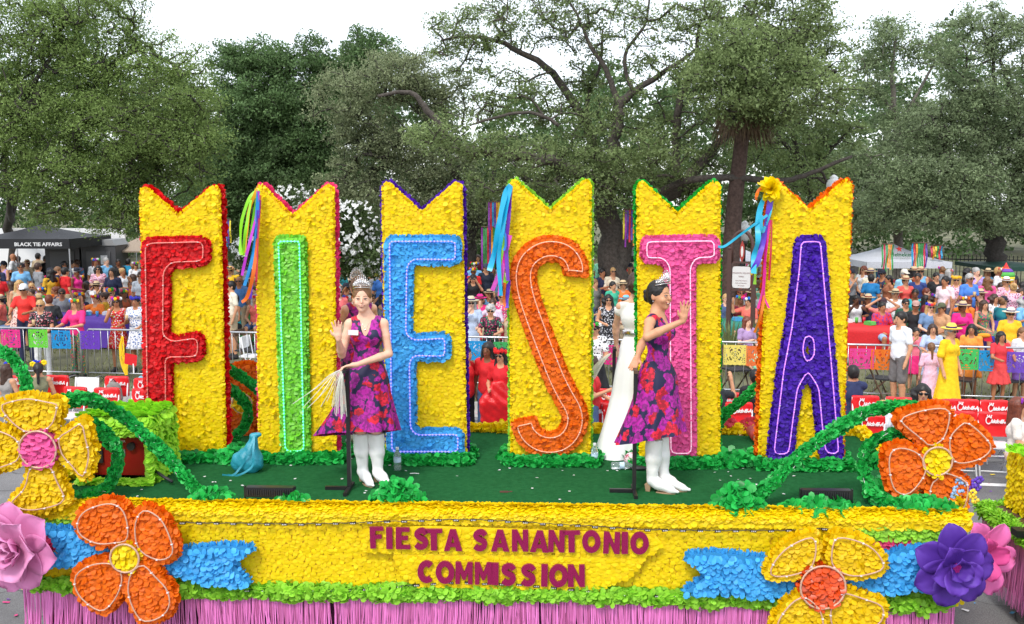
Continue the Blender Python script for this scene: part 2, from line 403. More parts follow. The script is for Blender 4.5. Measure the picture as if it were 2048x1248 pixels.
# ---- joints of the crowd figure (1.70 m, facing -y); 'l' is -x, 'r' is +x
def joints(pose):
    st = not pose.startswith('se')
    J = dict(head=(0, -.005, 1.575), neck=(0, .015, 1.44), chest=(0, .01, 1.27), waist=(0, .0, 1.08), pelvis=(0, .01, .95))
    for s_, k in ((-1, 'l'), (1, 'r')):
        J['sh'+k] = (s_*.165, .015, 1.385); J['hip'+k] = (s_*.085, .01, .92)
        J['kn'+k] = (s_*.10, -.01, .50); J['an'+k] = (s_*.105, .03, .09); J['to'+k] = (s_*.125, -.11, .035)
        J['el'+k] = (s_*.225, .03, 1.11); J['wr'+k] = (s_*.225, -.06, .87)
    def arm(k, el, wr):
        s_ = -1 if k == 'l' else 1; J['el'+k] = (s_*el[0], el[1], el[2]); J['wr'+k] = (s_*wr[0], wr[1], wr[2])
    p = pose[-1]
    if p == 'e':                                     # leaning with both forearms on the rail
        arm('l', (.25, -.12, 1.15), (.20, -.33, 1.12)); arm('r', (.25, -.12, 1.15), (.13, -.35, 1.12))
    elif p == 'h':                                   # one forearm raised, holding
        arm('l', (.23, -.03, 1.13), (.10, -.24, 1.2)); arm('r', (.22, -.01, 1.12), (.15, -.24, 1.02))
    elif p == 'u':                                   # both hands up in front of the face
        arm('l', (.25, -.2, 1.3), (.10, -.32, 1.55)); arm('r', (.25, -.2, 1.3), (.10, -.32, 1.55))
    elif p == 'w':                                   # one hand high
        arm('l', (.33, -.1, 1.32), (.30, -.16, 1.57)); arm('r', (.22, -.01, 1.12), (.15, -.22, 1.05))
    elif p == 'k':                                   # hands on the head
        arm('l', (.38, .0, 1.50), (.13, -.02, 1.66)); arm('r', (.38, .0, 1.50), (.13, -.02, 1.66))
    elif p == 'f':                                   # hand near the mouth
        arm('l', (.22, -.12, 1.16), (.06, -.2, 1.42)); arm('r', (.22, -.02, 1.12), (.12, -.24, 1.08))
    elif p == 'd' and st:
        arm('l', (.24, .0, 1.12), (.09, -.22, 1.08)); arm('r', (.235, .03, 1.11), (.21, -.05, .87))
    if not st:
        if p == 'd': arm('l', (.24, -.03, 1.12), (.08, -.26, 1.02)); arm('r', (.24, -.03, 1.12), (.08, -.26, 1.02))
        for k in list(J):
            if k[:2] not in ('kn', 'an', 'to'): J[k] = (J[k][0], J[k][1], J[k][2]-.40)
        for s_, k in ((-1, 'l'), (1, 'r')):
            J['hip'+k] = (s_*.09, -.02, .54); J['kn'+k] = (s_*.12, -.43, .50); J['an'+k] = (s_*.12, -.40, .09); J['to'+k] = (s_*.13, -.54, .035)
    return J
LO, HI = (-.62, -.75, -.02), (.62, .34, 1.86)
def hand(S, wr, el, s_=1, r=.03):
    d = (Vector(wr)-Vector(el)).normalized(); e = Vector(wr)+d*.05; S.cap(wr, e, r, r*.95, .015)
    side = d.cross(Vector((0, 1, 0.01))).normalized()
    for i, q in enumerate((-.022, -.007, .008, .022)):
        b_ = e+side*q; S.cap(b_, b_+d*(.06-.008*abs(i-1.5))+Vector((0, -.012, 0)), .011, .009, .008)
    S.cap(Vector(wr)+d*.02, Vector(wr)+d*.06-side*.04, .012, .009, .01)
def sd_body(pose, h=.018):
    J = joints(pose); S = SDF(LO, HI, h); z = J['head']
    o = lambda a, dx, dy, dz: (a[0]+dx, a[1]+dy, a[2]+dz)
    S.ell(o(z, 0, .012, .022), (.076, .094, .098), .02); S.ell(o(z, 0, -.022, -.045), (.055, .062, .075), .03)
    S.cap(o(z, 0, .02, -.05), J['neck'], .05, .052, .02)
    S.cap(o(z, 0, -.092, .008), o(z, 0, -.104, -.022), .008, .013, .012)
    for s_ in (-1, 1): S.ell(o(z, s_*.078, .01, -.005), (.012, .02, .028), .006)
    S.cap(J['neck'], J['chest'], .055, .11, .05); S.ell(J['chest'], (.15, .098, .15), .05); S.ell(J['waist'], (.122, .088, .14), .05)
    S.ell(J['pelvis'], (.148, .108, .11), .05)
    for k, s_ in (('l', -1), ('r', 1)):
        S.cap(lerp(J['neck'], J['sh'+k], .2), J['sh'+k], .045, .05, .04)
        S.cap(J['sh'+k], J['el'+k], .048, .037, .02); S.cap(J['el'+k], J['wr'+k], .037, .025, .015); hand(S, J['wr'+k], J['el'+k])
        S.cap(J['hip'+k], J['kn'+k], .085, .052, .03); S.cap(J['kn'+k], J['an'+k], .052, .034, .02)
        c = lerp(J['kn'+k], J['an'+k], .3); S.cap(o(c, 0, .02, .05), o(c, 0, .015, -.07), .042, .034, .03)
    return S
def garment(pose, kind, h=.02):
    J = joints(pose); S = SDF(LO, HI, h); o = lambda a, dx, dy, dz: (a[0]+dx, a[1]+dy, a[2]+dz); sit = pose.startswith('se')
    if kind in ('shirt', 'blouse', 'tank', 'dress', 'gown'):
        e = .016
        S.cap(o(J['neck'], 0, .01, -.03), J['chest'], .06+e, .115+e, .04); S.ell(J['chest'], (.147+e, .098+e, .15), .05)
        S.ell(J['waist'], (.13+e+(.012 if kind == 'shirt' else 0), .098+e+.005, .15), .05)
        if kind in ('tank', 'dress', 'gown', 'blouse'):
            for s_ in (-1, 1): S.ell(o(J['chest'], s_*.068, -.085, .01), (.06, .05, .06), .03)
        if kind in ('shirt', 'blouse', 'tank'): S.ell(o(J['pelvis'], 0, 0, .02), (.165, .128, .12), .04)
        for k in 'lr':
            S.cap(o(J['sh'+k], 0, 0, -.005), o(J['sh'+k], 0, 0, -.01), .050 if kind in ('tank',) else .056, None, .03)
            if kind in ('shirt', 'blouse'): S.cap(lerp(J['neck'], J['sh'+k], .15), J['sh'+k], .056, .056, .03)
            if kind in ('tank', 'dress'): S.cap(lerp(J['neck'], J['sh'+k], .45), lerp(J['neck'], J['sh'+k], .7), .055, .054, .02)
            if kind in ('shirt', 'blouse'): S.cap(J['sh'+k], lerp(J['sh'+k], J['el'+k], .62 if kind == 'shirt' else .75), .055, .056 if kind == 'shirt' else .068, .02)
            if kind == 'gown': S.cap(J['sh'+k], lerp(J['sh'+k], J['el'+k], .3), .06, .06, .02)
    if kind in ('dress', 'skirt', 'gown', 'dress_s'):
        S.ell(J['pelvis'], (.165, .13, .13), .04)
        if sit:
            for k in 'lr': S.cap(J['hip'+k], lerp(J['hip'+k], J['kn'+k], 1.0), .105, .085, .06)
            S.cap(lerp(J['hipl'], J['hipr'], .5), lerp(J['knl'], J['knr'], .5), .10, .08, .05)
            if kind == 'gown':
                for k in 'lr': S.cap(J['kn'+k], J['an'+k], .08, .1, .06)
        else:
            zb = .10 if kind == 'gown' else .52
            for i in range(9):
                a = i*2*pi/9+.3; fl_ = .14 if kind == 'gown' else .12; r_ = .055 if kind != 'gown' else .08
                S.cap((cos(a)*.08, .01+sin(a)*.05, .98), (cos(a)*(.1+fl_), .01+sin(a)*(.07+fl_*.8), zb+.05*(i % 2)*0), .07, r_, .035)
            S.cap((0, 0, .95), (0, 0, zb+.04), .11, .15, .04)
            S.clip(2, zb+.02)
    if kind in ('trousers', 'shorts'):
        S.ell(J['pelvis'], (.160, .12, .105), .04)
        for k in 'lr':
            f = 1.0 if kind == 'trousers' else .82
            S.cap(J['hip'+k], lerp(J['hip'+k], J['kn'+k], f), .098, .066 if kind == 'trousers' else .086, .03)
            if kind == 'trousers': S.cap(J['kn'+k], o(J['an'+k], 0, -.01, .0), .066, .058, .02)
    S.noise(.0035, 38, len(kind)); 
    if kind in ('shirt', 'blouse', 'tank', 'dress', 'gown'):      # neck opening
        c = J['neck']; S.ell((c[0], c[1]-.075, c[2]-.0), (.046 if kind == 'shirt' else .06, .06, .05 if kind == 'shirt' else .095), .01, sub=True); S.clip(2, c[2]+(.022 if kind == 'shirt' else .01), '<')
    if kind in ('shirt', 'blouse', 'tank'):
        if kind == 'blouse' or not sit: pass
        b = J['pelvis'][2]-.09
        if not sit: S.clip(2, b)
    return S
def shoes(pose, k):
    J = joints(pose); S = SDF((-.3, -.75, -.03), (.3, .2, .2), .016)
    if 1:
        a, t = J['an'+k], J['to'+k]; S.cap((a[0], a[1]+.02, .04), (t[0], t[1]-.01, .035), .045, .04, .02); S.cap((a[0], a[1], .05), (a[0], a[1], .10), .046, .04, .02)
    return S.clip(2, .002)
# heads: all relative to the head centre
HL, HH = (-.24, -.22, -.46), (.24, .32, .32)
def face_cut(S):
    S.ell((0, -.115, -.04), (.064, .095, .088), .01, sub=True)
def hairs(kind):
    S = SDF(HL, HH, .015)
    S.ell((0, .02, .035), (.088, .102, .100), .02)
    if kind == 'short': S.ell((0, .045, -.01), (.08, .07, .08), .02); S.clip(2, -.07)
    if kind in ('long', 'wavy'):
        for s_ in (-1, 1):
            S.cap((s_*.07, .01, .03), (s_*.088, .015, -.17), .04, .045, .03); S.cap((s_*.088, .015, -.17), (s_*.09, -.03 if kind == 'wavy' else .02, -.27), .045, .025, .03)
        S.cap((0, .06, .02), (0, .08, -.22), .07, .07, .05)
        if kind == 'wavy':
            for i in range(14): S.ell((random.choice((-1, 1))*random.uniform(.05, .11), random.uniform(-.01, .1), random.uniform(-.25, .03)), (.045, .04, .045), .02)
    if kind in ('bun', 'tail'): S.ell((0, .045, 0), (.08, .068, .075), .02)
    if kind == 'bun': S.ell((0, .115, .075), (.05, .045, .05), .015)
    if kind == 'tail': S.cap((0, .11, .03), (0, .15, -.24), .035, .022, .02)
    if kind == 'curly':
        for i in range(34):
            a = random.uniform(0, 2*pi); e = random.uniform(-.3, 1.4); S.ell((.09*cos(a)*cos(e), .03+.1*sin(a)*cos(e), .03+.105*sin(e)), (.036,)*3, .01)
    S.noise(.003, 60, 1); face_cut(S); return S
MESH = {}
def M_(key, fn):
    if key not in MESH: MESH[key] = fn()
    return MESH[key]
def mesh_straw():
    b = MB(); b.lathe([(.001, .155), (.05, .158), (.078, .13), (.088, .075), (.095, .07), (.15, .062), (.178, .075), (.178, .068), (.15, .054), (.08, .055)], 20); return b.mesh('hat', None, True)
def mesh_band():
    b = MB(); b.lathe([(.0905, .073), (.0925, .075), (.0885, .103), (.085, .103)], 18); return b.mesh('hat_band', None, True)
def mesh_cap():
    b = MB(); b.lathe([(.001, .148), (.05, .142), (.08, .11), (.094, .05), (.09, .045)], 14)
    V = [(-.07, -.07, .055), (.07, -.07, .055), (.055, -.165, .035), (0, -.18, .03), (-.055, -.165, .035)]; b.add(V+[(x, y, z+.008) for x, y, z in V], [(4, 3, 2, 1, 0), (5, 6, 7, 8, 9), (0, 1, 6, 5), (1, 2, 7, 6), (2, 3, 8, 7), (3, 4, 9, 8), (4, 0, 5, 9)]); return b.mesh('cap', None, True)
def mesh_glasses():
    b = MB()
    for s_ in (-1, 1):
        b.ell((s_*.034, -.1, .012), (.029, .008, .022), 8, 5); b.tube([(s_*.06, -.092, .018), (s_*.08, 0, .012)], .004, 4)
    b.tube([(-.02, -.106, .016), (.02, -.106, .016)], .004, 4); return b.mesh('sunglasses', None, True)
def mesh_eyes():
    b = MB()
    for s_ in (-1, 1):
        b.ell((s_*.031, -.0925, .008), (.012, .006, .0065), 6, 4); b.box((s_*.032, -.094, .03), (.028, .006, .005))
    return b.mesh('eyes_and_brows', None, True)
def mesh_mouth():
    b = MB(); b.ell((0, -.0865, -.052), (.022, .008, .0075), 8, 4); return b.mesh('mouth', None, True)
def flower_ball(c, r, b):
    for i in range(6):
        a = i*pi/3+c[0]*50; b.ell((c[0]+cos(a)*r*.6, c[1]-r*.15, c[2]+sin(a)*r*.6), (r*.5, r*.35, r*.5), 6, 4)
    b.ell((c[0], c[1]-r*.3, c[2]), (r*.45, r*.4, r*.45), 6, 4)
def mesh_bloom(i, r=.036):
    a = -pi/2+(i-2)*.62; b = MB(); flower_ball((.1*cos(a), .015+.112*sin(a), .085+.012*cos(i*2.1)), r, b); return b.mesh('bloom', None, True)
FLC = [(235, 60, 120), (250, 200, 20), (30, 120, 220), (240, 110, 20), (150, 40, 180), (220, 20, 30), (240, 240, 240), (60, 170, 60)]
SKIN = dict(t=(206, 150, 114), a=(232, 182, 154), b=(205, 150, 115), c=(176, 118, 84), d=(130, 82, 56), e=(96, 60, 42))
HAIRC = dict(k=(22, 16, 14), b=(62, 38, 24), l=(120, 82, 48), y=(190, 150, 95), g=(170, 168, 165), w=(215, 213, 210), r=(110, 50, 28))
def skin(k): return mat('skin_'+k, s2l(*SKIN[k]), rough=.5, var=.08, vscale=20, spec=.35)
def hairm(k): return mat('hair_'+k, s2l(*HAIRC[k]), rough=.5, var=.35, vscale=50)
SHADE = mat('sunglass_lens', (.008, .008, .01), .12); EYE = mat('eye_dark', (.02, .012, .01), .3); LIP = mat('lip', (.3, .06, .06), .4)
STRAW = mat('straw', (.62, .47, .28), .8, var=.15, vscale=60, bump=.3, bscale=150)
def inst(name, me, m, parent, loc=(0, 0, 0), **p):
    """object sharing mesh data with its own material"""
    if len(me.materials) == 0: me.materials.append(None)
    o = link(name, me, parent, loc, **p); o.material_slots[0].link = 'OBJECT'; o.material_slots[0].material = m; return o
def C_(c, var=0):
    if isinstance(c, tuple) and isinstance(c[0], tuple): return floral(*c, scale=26+var)
    return solid(c)
ZB = {}
def person(px, hy, pose, rot, sk, hair, hc, top, tc_, bot, bc, label, hat=None, hatc=None, gl=0, h=1.70, extra=(), group=None, at=None, shc=(40, 38, 40), D=None):
    if D: h = aty(px, hy, D).z-(.03 if hat else 0)
    sit = pose.startswith('se'); H0 = 1.30 if sit else 1.70; s = h/1.70; hd = 0.03 if hat else 0
    z = (H0+hd)*s
    P = at or onz(px, hy, z)
    if at is None: P.z = 0
    if D: P = aty(px, hy, D); P.z = 0
    e = thing('person', label, 'person', P, R(rot), group, s)
    hz = joints(pose)['head']; e['_p'] = (px, hy)
    def part(n, key, fn, m, loc=(0, 0, 0), **k): return inst(n, M_(key, fn), m, e, loc, **k)
    part('body', 'body_'+pose, lambda: sd_body(pose).mesh('body'), skin(sk))
    if top: part(top if top != 'dress' else 'dress', top+pose, lambda: garment(pose, top).mesh(top), C_(tc_))
    if bot: part(bot, bot+pose, lambda: garment(pose, bot).mesh(bot), C_(bc))
    for kk in 'lr': part('shoe', 'shoe_'+kk+('sed' if sit else 'st'), lambda: shoes('sed' if sit else 'st', kk).mesh('shoe'), solid(shc))
    if hair: part('hair', 'hair_'+hair, lambda: hairs(hair).mesh('hair'), hairm(hc), hz)
    part('mouth', 'mouth', mesh_mouth, LIP, hz)
    if gl: part('sunglasses', 'glasses', mesh_glasses, SHADE, hz)
    else: part('eyes', 'eyes', mesh_eyes, EYE, hz)
    if hat in ('straw', 'sun'):
        ho = part('hat', 'straw', mesh_straw, STRAW if not hatc else solid(hatc), hz)
        b = inst('hat_band', M_('band', mesh_band), solid(random.choice(((30, 30, 32), (120, 40, 30), (60, 40, 90)))), ho)
    elif hat == 'cap': part('cap', 'cap', mesh_cap, solid(hatc or (30, 34, 50)), hz)
    elif hat == 'flowers':
        cs = hatc or random.sample(FLC, 5)
        for i in range(5): part('flower', 'bloom%d' % i, lambda: mesh_bloom(i), solid(cs[i % len(cs)]), hz)
    elif hat == 'bigflowers':
        for i in range(5): part('flower', 'bigbloom%d' % i, lambda: mesh_bloom(i, .052), solid((hatc or FLC)[i % len(hatc or FLC)]), (hz[0], hz[1], hz[2]+.02))
    J = joints(pose)
    for x in extra:
        if x == 'cup':
            w_ = J['wrl']; b = M_('cup', lambda: MB().lathe([(.026, 0), (.036, .11), (.034, .11), (.024, .01)], 8).mesh('cup', None, True)); o = inst('cup', b, solid((205, 175, 130)), None); place_on(o, e, (w_[0]+.03, w_[1]-.06, w_[2])); o['label'] = 'drink cup held by the person in '+CLO(label); o['category'] = 'cup'
        if x == 'phone':
            w_ = J['wrl']; b = M_('phone', lambda: MB().box((0, 0, 0), (.16, .012, .08)).mesh('phone', None)); o = inst('phone', b, DARK, None); place_on(o, e, (0, w_[1]-.045, w_[2]+.08)); o['label'] = 'phone held up by the person in '+CLO(label); o['category'] = 'phone'
        if x == 'card':
            w_ = J['wrl']; b = M_('card', lambda: MB().box((0, 0, 0), (.24, .008, .15)).mesh('card', None)); o = inst('sign_card', b, mat('paper', (.78, .78, .78), .8), None); place_on(o, e, (0, w_[1]-.07, w_[2]+.06)); o['label'] = 'white paper card held by the person in '+CLO(label); o['category'] = 'card'
    return e
def CLO(label):
    """the clothing part of a person label"""
    k = label.split(' in ', 1)[-1] if ' in ' in label else label
    return ' '.join(k.split()[:6])
def place_on(o, e, loc):
    M = Matrix.Translation(e.location) @ Matrix.Rotation(e.rotation_euler.z, 4, 'Z') @ Matrix.Scale(e.scale[0], 4)
    o.location = M @ Vector(loc); o.rotation_euler.z = e.rotation_euler.z; o.scale = e.scale

# ================================================================ the setting
FA = Vector((-9.4, 19.9, 0)); FB = Vector((8.8, 17.3, 0)); FD = (FB-FA).normalized(); FN = Vector((-FD.y, FD.x, 0)); FANG = math.atan2(FD.y, FD.x)
def fence_pt(t, off=0, z=0): return FA+FD*t+FN*off+Vector((0, 0, z))
def strip(o0, o1, z, t0=-70, t1=90): return [fence_pt(t0, o0, z), fence_pt(t1, o0, z), fence_pt(t1, o1, z), fence_pt(t0, o1, z)]
def asphalt():
    m = mat('asphalt', (.17, .165, .165), .9, var=.22, vscale=1.3, detail=8); t = m.node_tree; b = t.nodes['Principled BSDF']
    src = b.inputs['Base Color'].links[0].from_socket
    tcn = t.nodes.new('ShaderNodeTexCoord'); n = t.nodes.new('ShaderNodeTexNoise'); n.inputs['Scale'].default_value = 90; n.inputs['Detail'].default_value = 3; lk(t, tcn.outputs['Object'], n.inputs[0])
    r = t.nodes.new('ShaderNodeValToRGB'); r.color_ramp.elements[0].position = .35; r.color_ramp.elements[1].position = .65; r.color_ramp.elements[0].color = (.62, .62, .62, 1); r.color_ramp.elements[1].color = (1.25, 1.25, 1.25, 1); lk(t, n.outputs[0], r.inputs[0])
    # cracks
    nn = t.nodes.new('ShaderNodeTexNoise'); nn.inputs['Scale'].default_value = 2.5; lk(t, tcn.outputs['Object'], nn.inputs[0])
    ad_ = t.nodes.new('ShaderNodeVectorMath'); ad_.operation = 'MULTIPLY_ADD'; lk(t, nn.outputs['Color'], ad_.inputs[0]); ad_.inputs[1].default_value = (.5, .5, .5); lk(t, tcn.outputs['Object'], ad_.inputs[2])
    vo = t.nodes.new('ShaderNodeTexVoronoi'); vo.feature = 'DISTANCE_TO_EDGE'; vo.inputs['Scale'].default_value = .9; lk(t, ad_.outputs[0], vo.inputs['Vector'])
    r2 = t.nodes.new('ShaderNodeValToRGB'); r2.color_ramp.elements[0].position = .004; r2.color_ramp.elements[1].position = .012; r2.color_ramp.elements[0].color = (.35, .35, .35, 1); r2.color_ramp.elements[1].color = (1, 1, 1, 1); lk(t, vo.outputs['Distance'], r2.inputs[0])
    a = src
    for q in (r.outputs[0], r2.outputs[0]):
        mu = t.nodes.new('ShaderNodeMix'); mu.data_type = 'RGBA'; mu.blend_type = 'MULTIPLY'; mu.inputs['Factor'].default_value = 1; lk(t, a, mu.inputs['A']); lk(t, q, mu.inputs['B']); a = mu.outputs['Result']
    lk(t, a, b.inputs['Base Color']); return m
RZ = -.12
def sheet(name, pts, m, **p):
    o = link(name, mesh_np(name, [tuple(v) for v in pts], [list(range(len(pts)))], m), None, **p); return o
sheet('road', strip(-80, -1.0, RZ), asphalt(), kind='structure')
GRM = mat('park_ground', (.12, .12, .06), 1, var=.5, vscale=.45, detail=8, bump=.6, bscale=12)
sheet('park_ground', strip(-.85, 260, 0, -220, 240), GRM, kind='structure')
k = MB(); CONC = mat('concrete', (.36, .34, .31), .9, var=.2, vscale=3, detail=7)
k = MB(); a, b_ = strip(-1.0, -.85, .015, -70, 90)[0:2]
kb = MB(); x0, x1 = -1.0, -.84
for t in range(-40, 60, 3):
    P = [fence_pt(t+.01, x0, RZ-.03), fence_pt(t+2.99, x0, RZ-.03), fence_pt(t+2.99, x1, RZ-.03), fence_pt(t+.01, x1, RZ-.03)]
    Q = [fence_pt(t+.01, x0+.01, .015), fence_pt(t+2.99, x0+.01, .015), fence_pt(t+2.99, x1, .015), fence_pt(t+.01, x1, .015)]
    kb.add(P+Q, [(0, 3, 2, 1), (4, 5, 6, 7), (0, 1, 5, 4), (1, 2, 6, 5), (2, 3, 7, 6), (3, 0, 4, 7)])
kb.build('kerb', CONC, kind='structure')
sheet('gutter', strip(-1.55, -1.001, RZ+.004), CONC, kind='structure')
ob = onz(1650, 957, RZ); rl = (ob-FA).dot(FN)
sheet('lane_line', strip(rl-.07, rl+.07, RZ+.004, 12, 60), mat('white_road_paint', (.7, .68, .66), .8, var=.2, vscale=5), kind='structure')
ob = onz(2020, 1170, RZ); yl = (ob-FA).dot(FN)
sheet('centre_line', strip(yl-.07, yl+.06, RZ+.004, 9, 60), mat('yellow_road_paint', (.62, .36, .03), .8, var=.25, vscale=5), kind='structure')
# confetti on the road
n = 2600; tt = rng.uniform(-3, 26, n); oo = -1.2-rng.random(n)**1.3*11; P0 = np.array(FA)[None]+tt[:, None]*np.array(FD)+oo[:, None]*np.array(FN); P0[:, 2] = RZ+.006
ang = rng.uniform(0, pi, n); s_ = rng.uniform(.012, .034, n); V = np.zeros((n, 4, 3))
for j, (a, b_) in enumerate(((-1, -.5), (1, -.5), (1, .5), (-1, .5))):
    V[:, j, 0] = P0[:, 0]+(a*np.cos(ang)-b_*np.sin(ang))*s_; V[:, j, 1] = P0[:, 1]+(a*np.sin(ang)+b_*np.cos(ang))*s_; V[:, j, 2] = P0[:, 2]+rng.uniform(0, .012, n)
ms = [solid(c) for c in ((220, 60, 130), (90, 170, 220), (240, 150, 180), (230, 200, 60), (120, 60, 160), (225, 225, 225))]
o = link('confetti', mesh_np('confetti', V.reshape(-1, 3), np.arange(n*4).reshape(-1, 4), None, mats=ms, midx=rng.integers(0, 6, n))); o['kind'] = 'stuff'; o['label'] = 'paper confetti scattered over the grey asphalt'
# grass tufts behind the kerb
n = 26000; tt = rng.uniform(-5, 26, n); oo = rng.uniform(-.8, 6, n); den = np.sin(tt*1.7)+np.sin(oo*2.3+tt)+rng.normal(0, .8, n); kk = den > -.4; tt, oo = tt[kk], oo[kk]; n = len(tt)
P0 = np.array(FA)[None]+tt[:, None]*np.array(FD)+oo[:, None]*np.array(FN); a = rng.uniform(0, pi, n); hh = rng.uniform(.03, .09, n)
V = np.zeros((n, 3, 3)); V[:, 0] = P0; V[:, 1] = P0; V[:, 0, 0] -= .012*np.cos(a); V[:, 0, 1] -= .012*np.sin(a); V[:, 1, 0] += .012*np.cos(a); V[:, 1, 1] += .012*np.sin(a)
V[:, 2] = P0+rng.normal(0, .025, (n, 3)); V[:, 2, 2] = hh
o = link('grass', mesh_np('grass', V.reshape(-1, 3), np.arange(n*3).reshape(-1, 3), petal('grass_blade', (112, 118, 66), .5), False, np.repeat(rng.random(n), 3))); o['kind'] = 'stuff'; o['label'] = 'thin worn park grass behind the kerb'

# ---------------------------------------------------------------- trees
def bark(name, c, v=.35): return mat(name, c, .95, var=v, vscale=14, detail=8, bump=.9, bscale=26)
BARK = bark('oak_bark', (.07, .058, .048)); BARKD = bark('dark_bark', (.045, .038, .032)); BARKL = bark('grey_bark', (.17, .15, .13))
def leafmat(name, c, v=.42):
    m = mat('leaf_'+name, c, .6, var=v, attr=True, trans=.38, spec=.25); return m
def leaves(C, per, rad, ls, upb=.6, clv=None):
    """per leaves about each clump centre"""
    n = len(C)*per; ci = np.repeat(np.arange(len(C)), per)
    off = rng.normal(0, 1, (n, 3)); off /= np.linalg.norm(off, axis=1)[:, None]; off *= (rng.random(n)**.5)[:, None]*rad[ci][:, None]; off[:, 2] *= .62
    P = C[ci]+off; N = rng.normal(0, 1, (n, 3)); N[:, 2] += upb; N /= np.linalg.norm(N, axis=1)[:, None]
    D = rng.normal(0, 1, (n, 3)); D -= N*np.sum(D*N, 1)[:, None]; D /= np.linalg.norm(D, axis=1)[:, None]; S = np.cross(D, N)
    L = (ls*rng.uniform(.6, 1.35, n))[:, None]; V = np.zeros((n, 3, 3))
    V[:, 0] = P-D*L*.45-S*L*.16; V[:, 1] = P+S*L*.34+N*L*.06; V[:, 2] = P+D*L*.55-S*L*.08
    var = np.clip(clv[ci]+rng.normal(0, .16, n), 0, 1)
    return V.reshape(-1, 3), np.arange(n*3).reshape(-1, 3), np.repeat(var, 3)
NLEAF = 0
def tree(name, label, base_px, D, limbs, blobs, lm, bm, per=46, ls=.085, dens=1.0, group=None, cl=.30, seed=1, tw=.62, cat='tree'):
    rs = np.random.default_rng(seed); k_ = D/1991.
    B = aty(base_px, 560, D); B.z = 0
    e = thing(name, label, cat, B, 0, group)
    tr = MB(); nodes = []
    for li, lb in enumerate(limbs):
        pts = [aty(p[0], p[1], D+(p[3] if len(p) > 3 else 0))-B for p in lb]; rad = [p[2]*tw for p in lb]
        if pts[0].z < 1.0: pts[0].z = -.1
        Q = bez(pts, 5); rr = np.interp(np.linspace(0, len(pts)-1, len(Q)), range(len(pts)), rad)
        wob = [q+Vector(rs.normal(0, 1, 3))*float(r_)*.22 for q, r_ in zip(Q, rr)]; wob[0] = Q[0]
        if Q[0].z < .2: rr[0] *= 1.5; rr[1] *= 1.15
        tr.tube(wob, [float(x) for x in rr], 9 if rad[0] > .2 else 6)
        nodes += [tuple(q) for q in wob[2:]]
    tr.build('trunk', bm, e, True)
    C = []; W = []
    for (cx, cy, rx, ry, dd, kk) in blobs:
        c = aty(cx, cy, D+dd)-B; a, b_ = rx*k_, ry*k_
        n = max(int(dens*kk*a*b_*74), 8)
        v = rs.normal(0, 1, (n, 3)); v /= np.linalg.norm(v, axis=1)[:, None]; r_ = rs.random(n)**.42*1.12
        p = v*r_[:, None]*np.array([a, max(a*.8, .9), b_])
        C.append(p+np.array(c)); W.append(np.full(n, rs.uniform(.3, .7)))
    C = np.concatenate(C); W = np.concatenate(W)
    ok = C[:, 2] > 1.9; C = C[ok]; W = W[ok]
    # twigs: every clump joins the nearest wood
    N = np.array(nodes) if nodes else np.array([[0, 0, 1.0]]); par = [-1]*len(N); pts = [list(x) for x in N]
    d0 = np.array([np.min(np.sum((N-c)**2, 1)) for c in C]); order = np.argsort(d0)
    cap_ = np.zeros((len(N)+len(C)*3, 3)); cap_[:len(N)] = N; m_ = len(N)
    for i in order:
        c = C[i]; dd_ = np.sum((cap_[:m_]-c)**2, 1); dd_ = dd_+np.maximum(cap_[:m_, 2]-c[2]-.2, 0)*2
        j = int(np.argmin(dd_)); p = cap_[j]; L = np.linalg.norm(c-p); ns = 1 if L < .5 else (2 if L < 1.6 else 3)
        for q in range(1, ns+1):
            x = p+(c-p)*q/ns+(rs.normal(0, .07*L, 3) if q < ns else 0); x[2] += .06*L*sin(pi*q/ns)
            if m_ >= len(cap_): cap_ = np.concatenate([cap_, np.zeros((2000, 3))])
            cap_[m_] = x; par.append(j); j = m_; m_ += 1
    cnt = np.ones(m_)
    for i in range(m_-1, len(N)-1, -1): cnt[par[i]] += cnt[i]
    idx = np.arange(len(N), m_); pa = np.array([par[i] for i in idx]); A = cap_[pa]; Bp = cap_[idx]
    r1 = np.minimum(.0085*np.sqrt(cnt[idx])+.004, .14); ra = np.minimum(np.where(pa < len(N), r1*1.3, .0085*np.sqrt(cnt[pa])+.004), r1*1.6)
    T = Bp-A; T /= np.linalg.norm(T, axis=1)[:, None]+1e-9; U_ = np.cross(T, [0, 0.02, 1.0]); U_ /= np.linalg.norm(U_, axis=1)[:, None]+1e-9; W_ = np.cross(T, U_)
    V = np.zeros((len(idx), 6, 3))
    for q in range(3):
        a = 2*pi*q/3; dv = U_*cos(a)+W_*sin(a); V[:, q] = A+dv*ra[:, None]; V[:, q+3] = Bp+dv*r1[:, None]
    o_ = np.arange(len(idx))[:, None]*6; F = np.concatenate([o_+np.array([[q, (q+1) % 3, (q+1) % 3+3, q+3]]) for q in range(3)])
    o = link('branches', mesh_np('branches', V.reshape(-1, 3), F, bm, True), e); o['kind'] = 'stuff'
    rad = rs.uniform(.6, 1.4, len(C))*cl*1.35*(1+max(0, D-28)*.012); clv = np.clip(W+rs.normal(0, .2, len(C)), 0.05, .95)
    global NLEAF; NLEAF += len(C)*per; per = int(per*1.75)
    V, F, va = leaves(C, per, rad, ls*1.12*(1+max(0, D-28)*.01), clv=clv)
    o = link('crown', mesh_np('crown', V, F, lm, False, va), e); o['kind'] = 'stuff'
    return e
LD = leafmat('dark_oak', (.115, .195, .070)); LO_ = leafmat('live_oak', (.19, .255, .095)); LG = leafmat('grey_green', (.235, .275, .145)); LB = leafmat('bright', (.19, .275, .075)); LP = leafmat('pale', (.22, .285, .145))
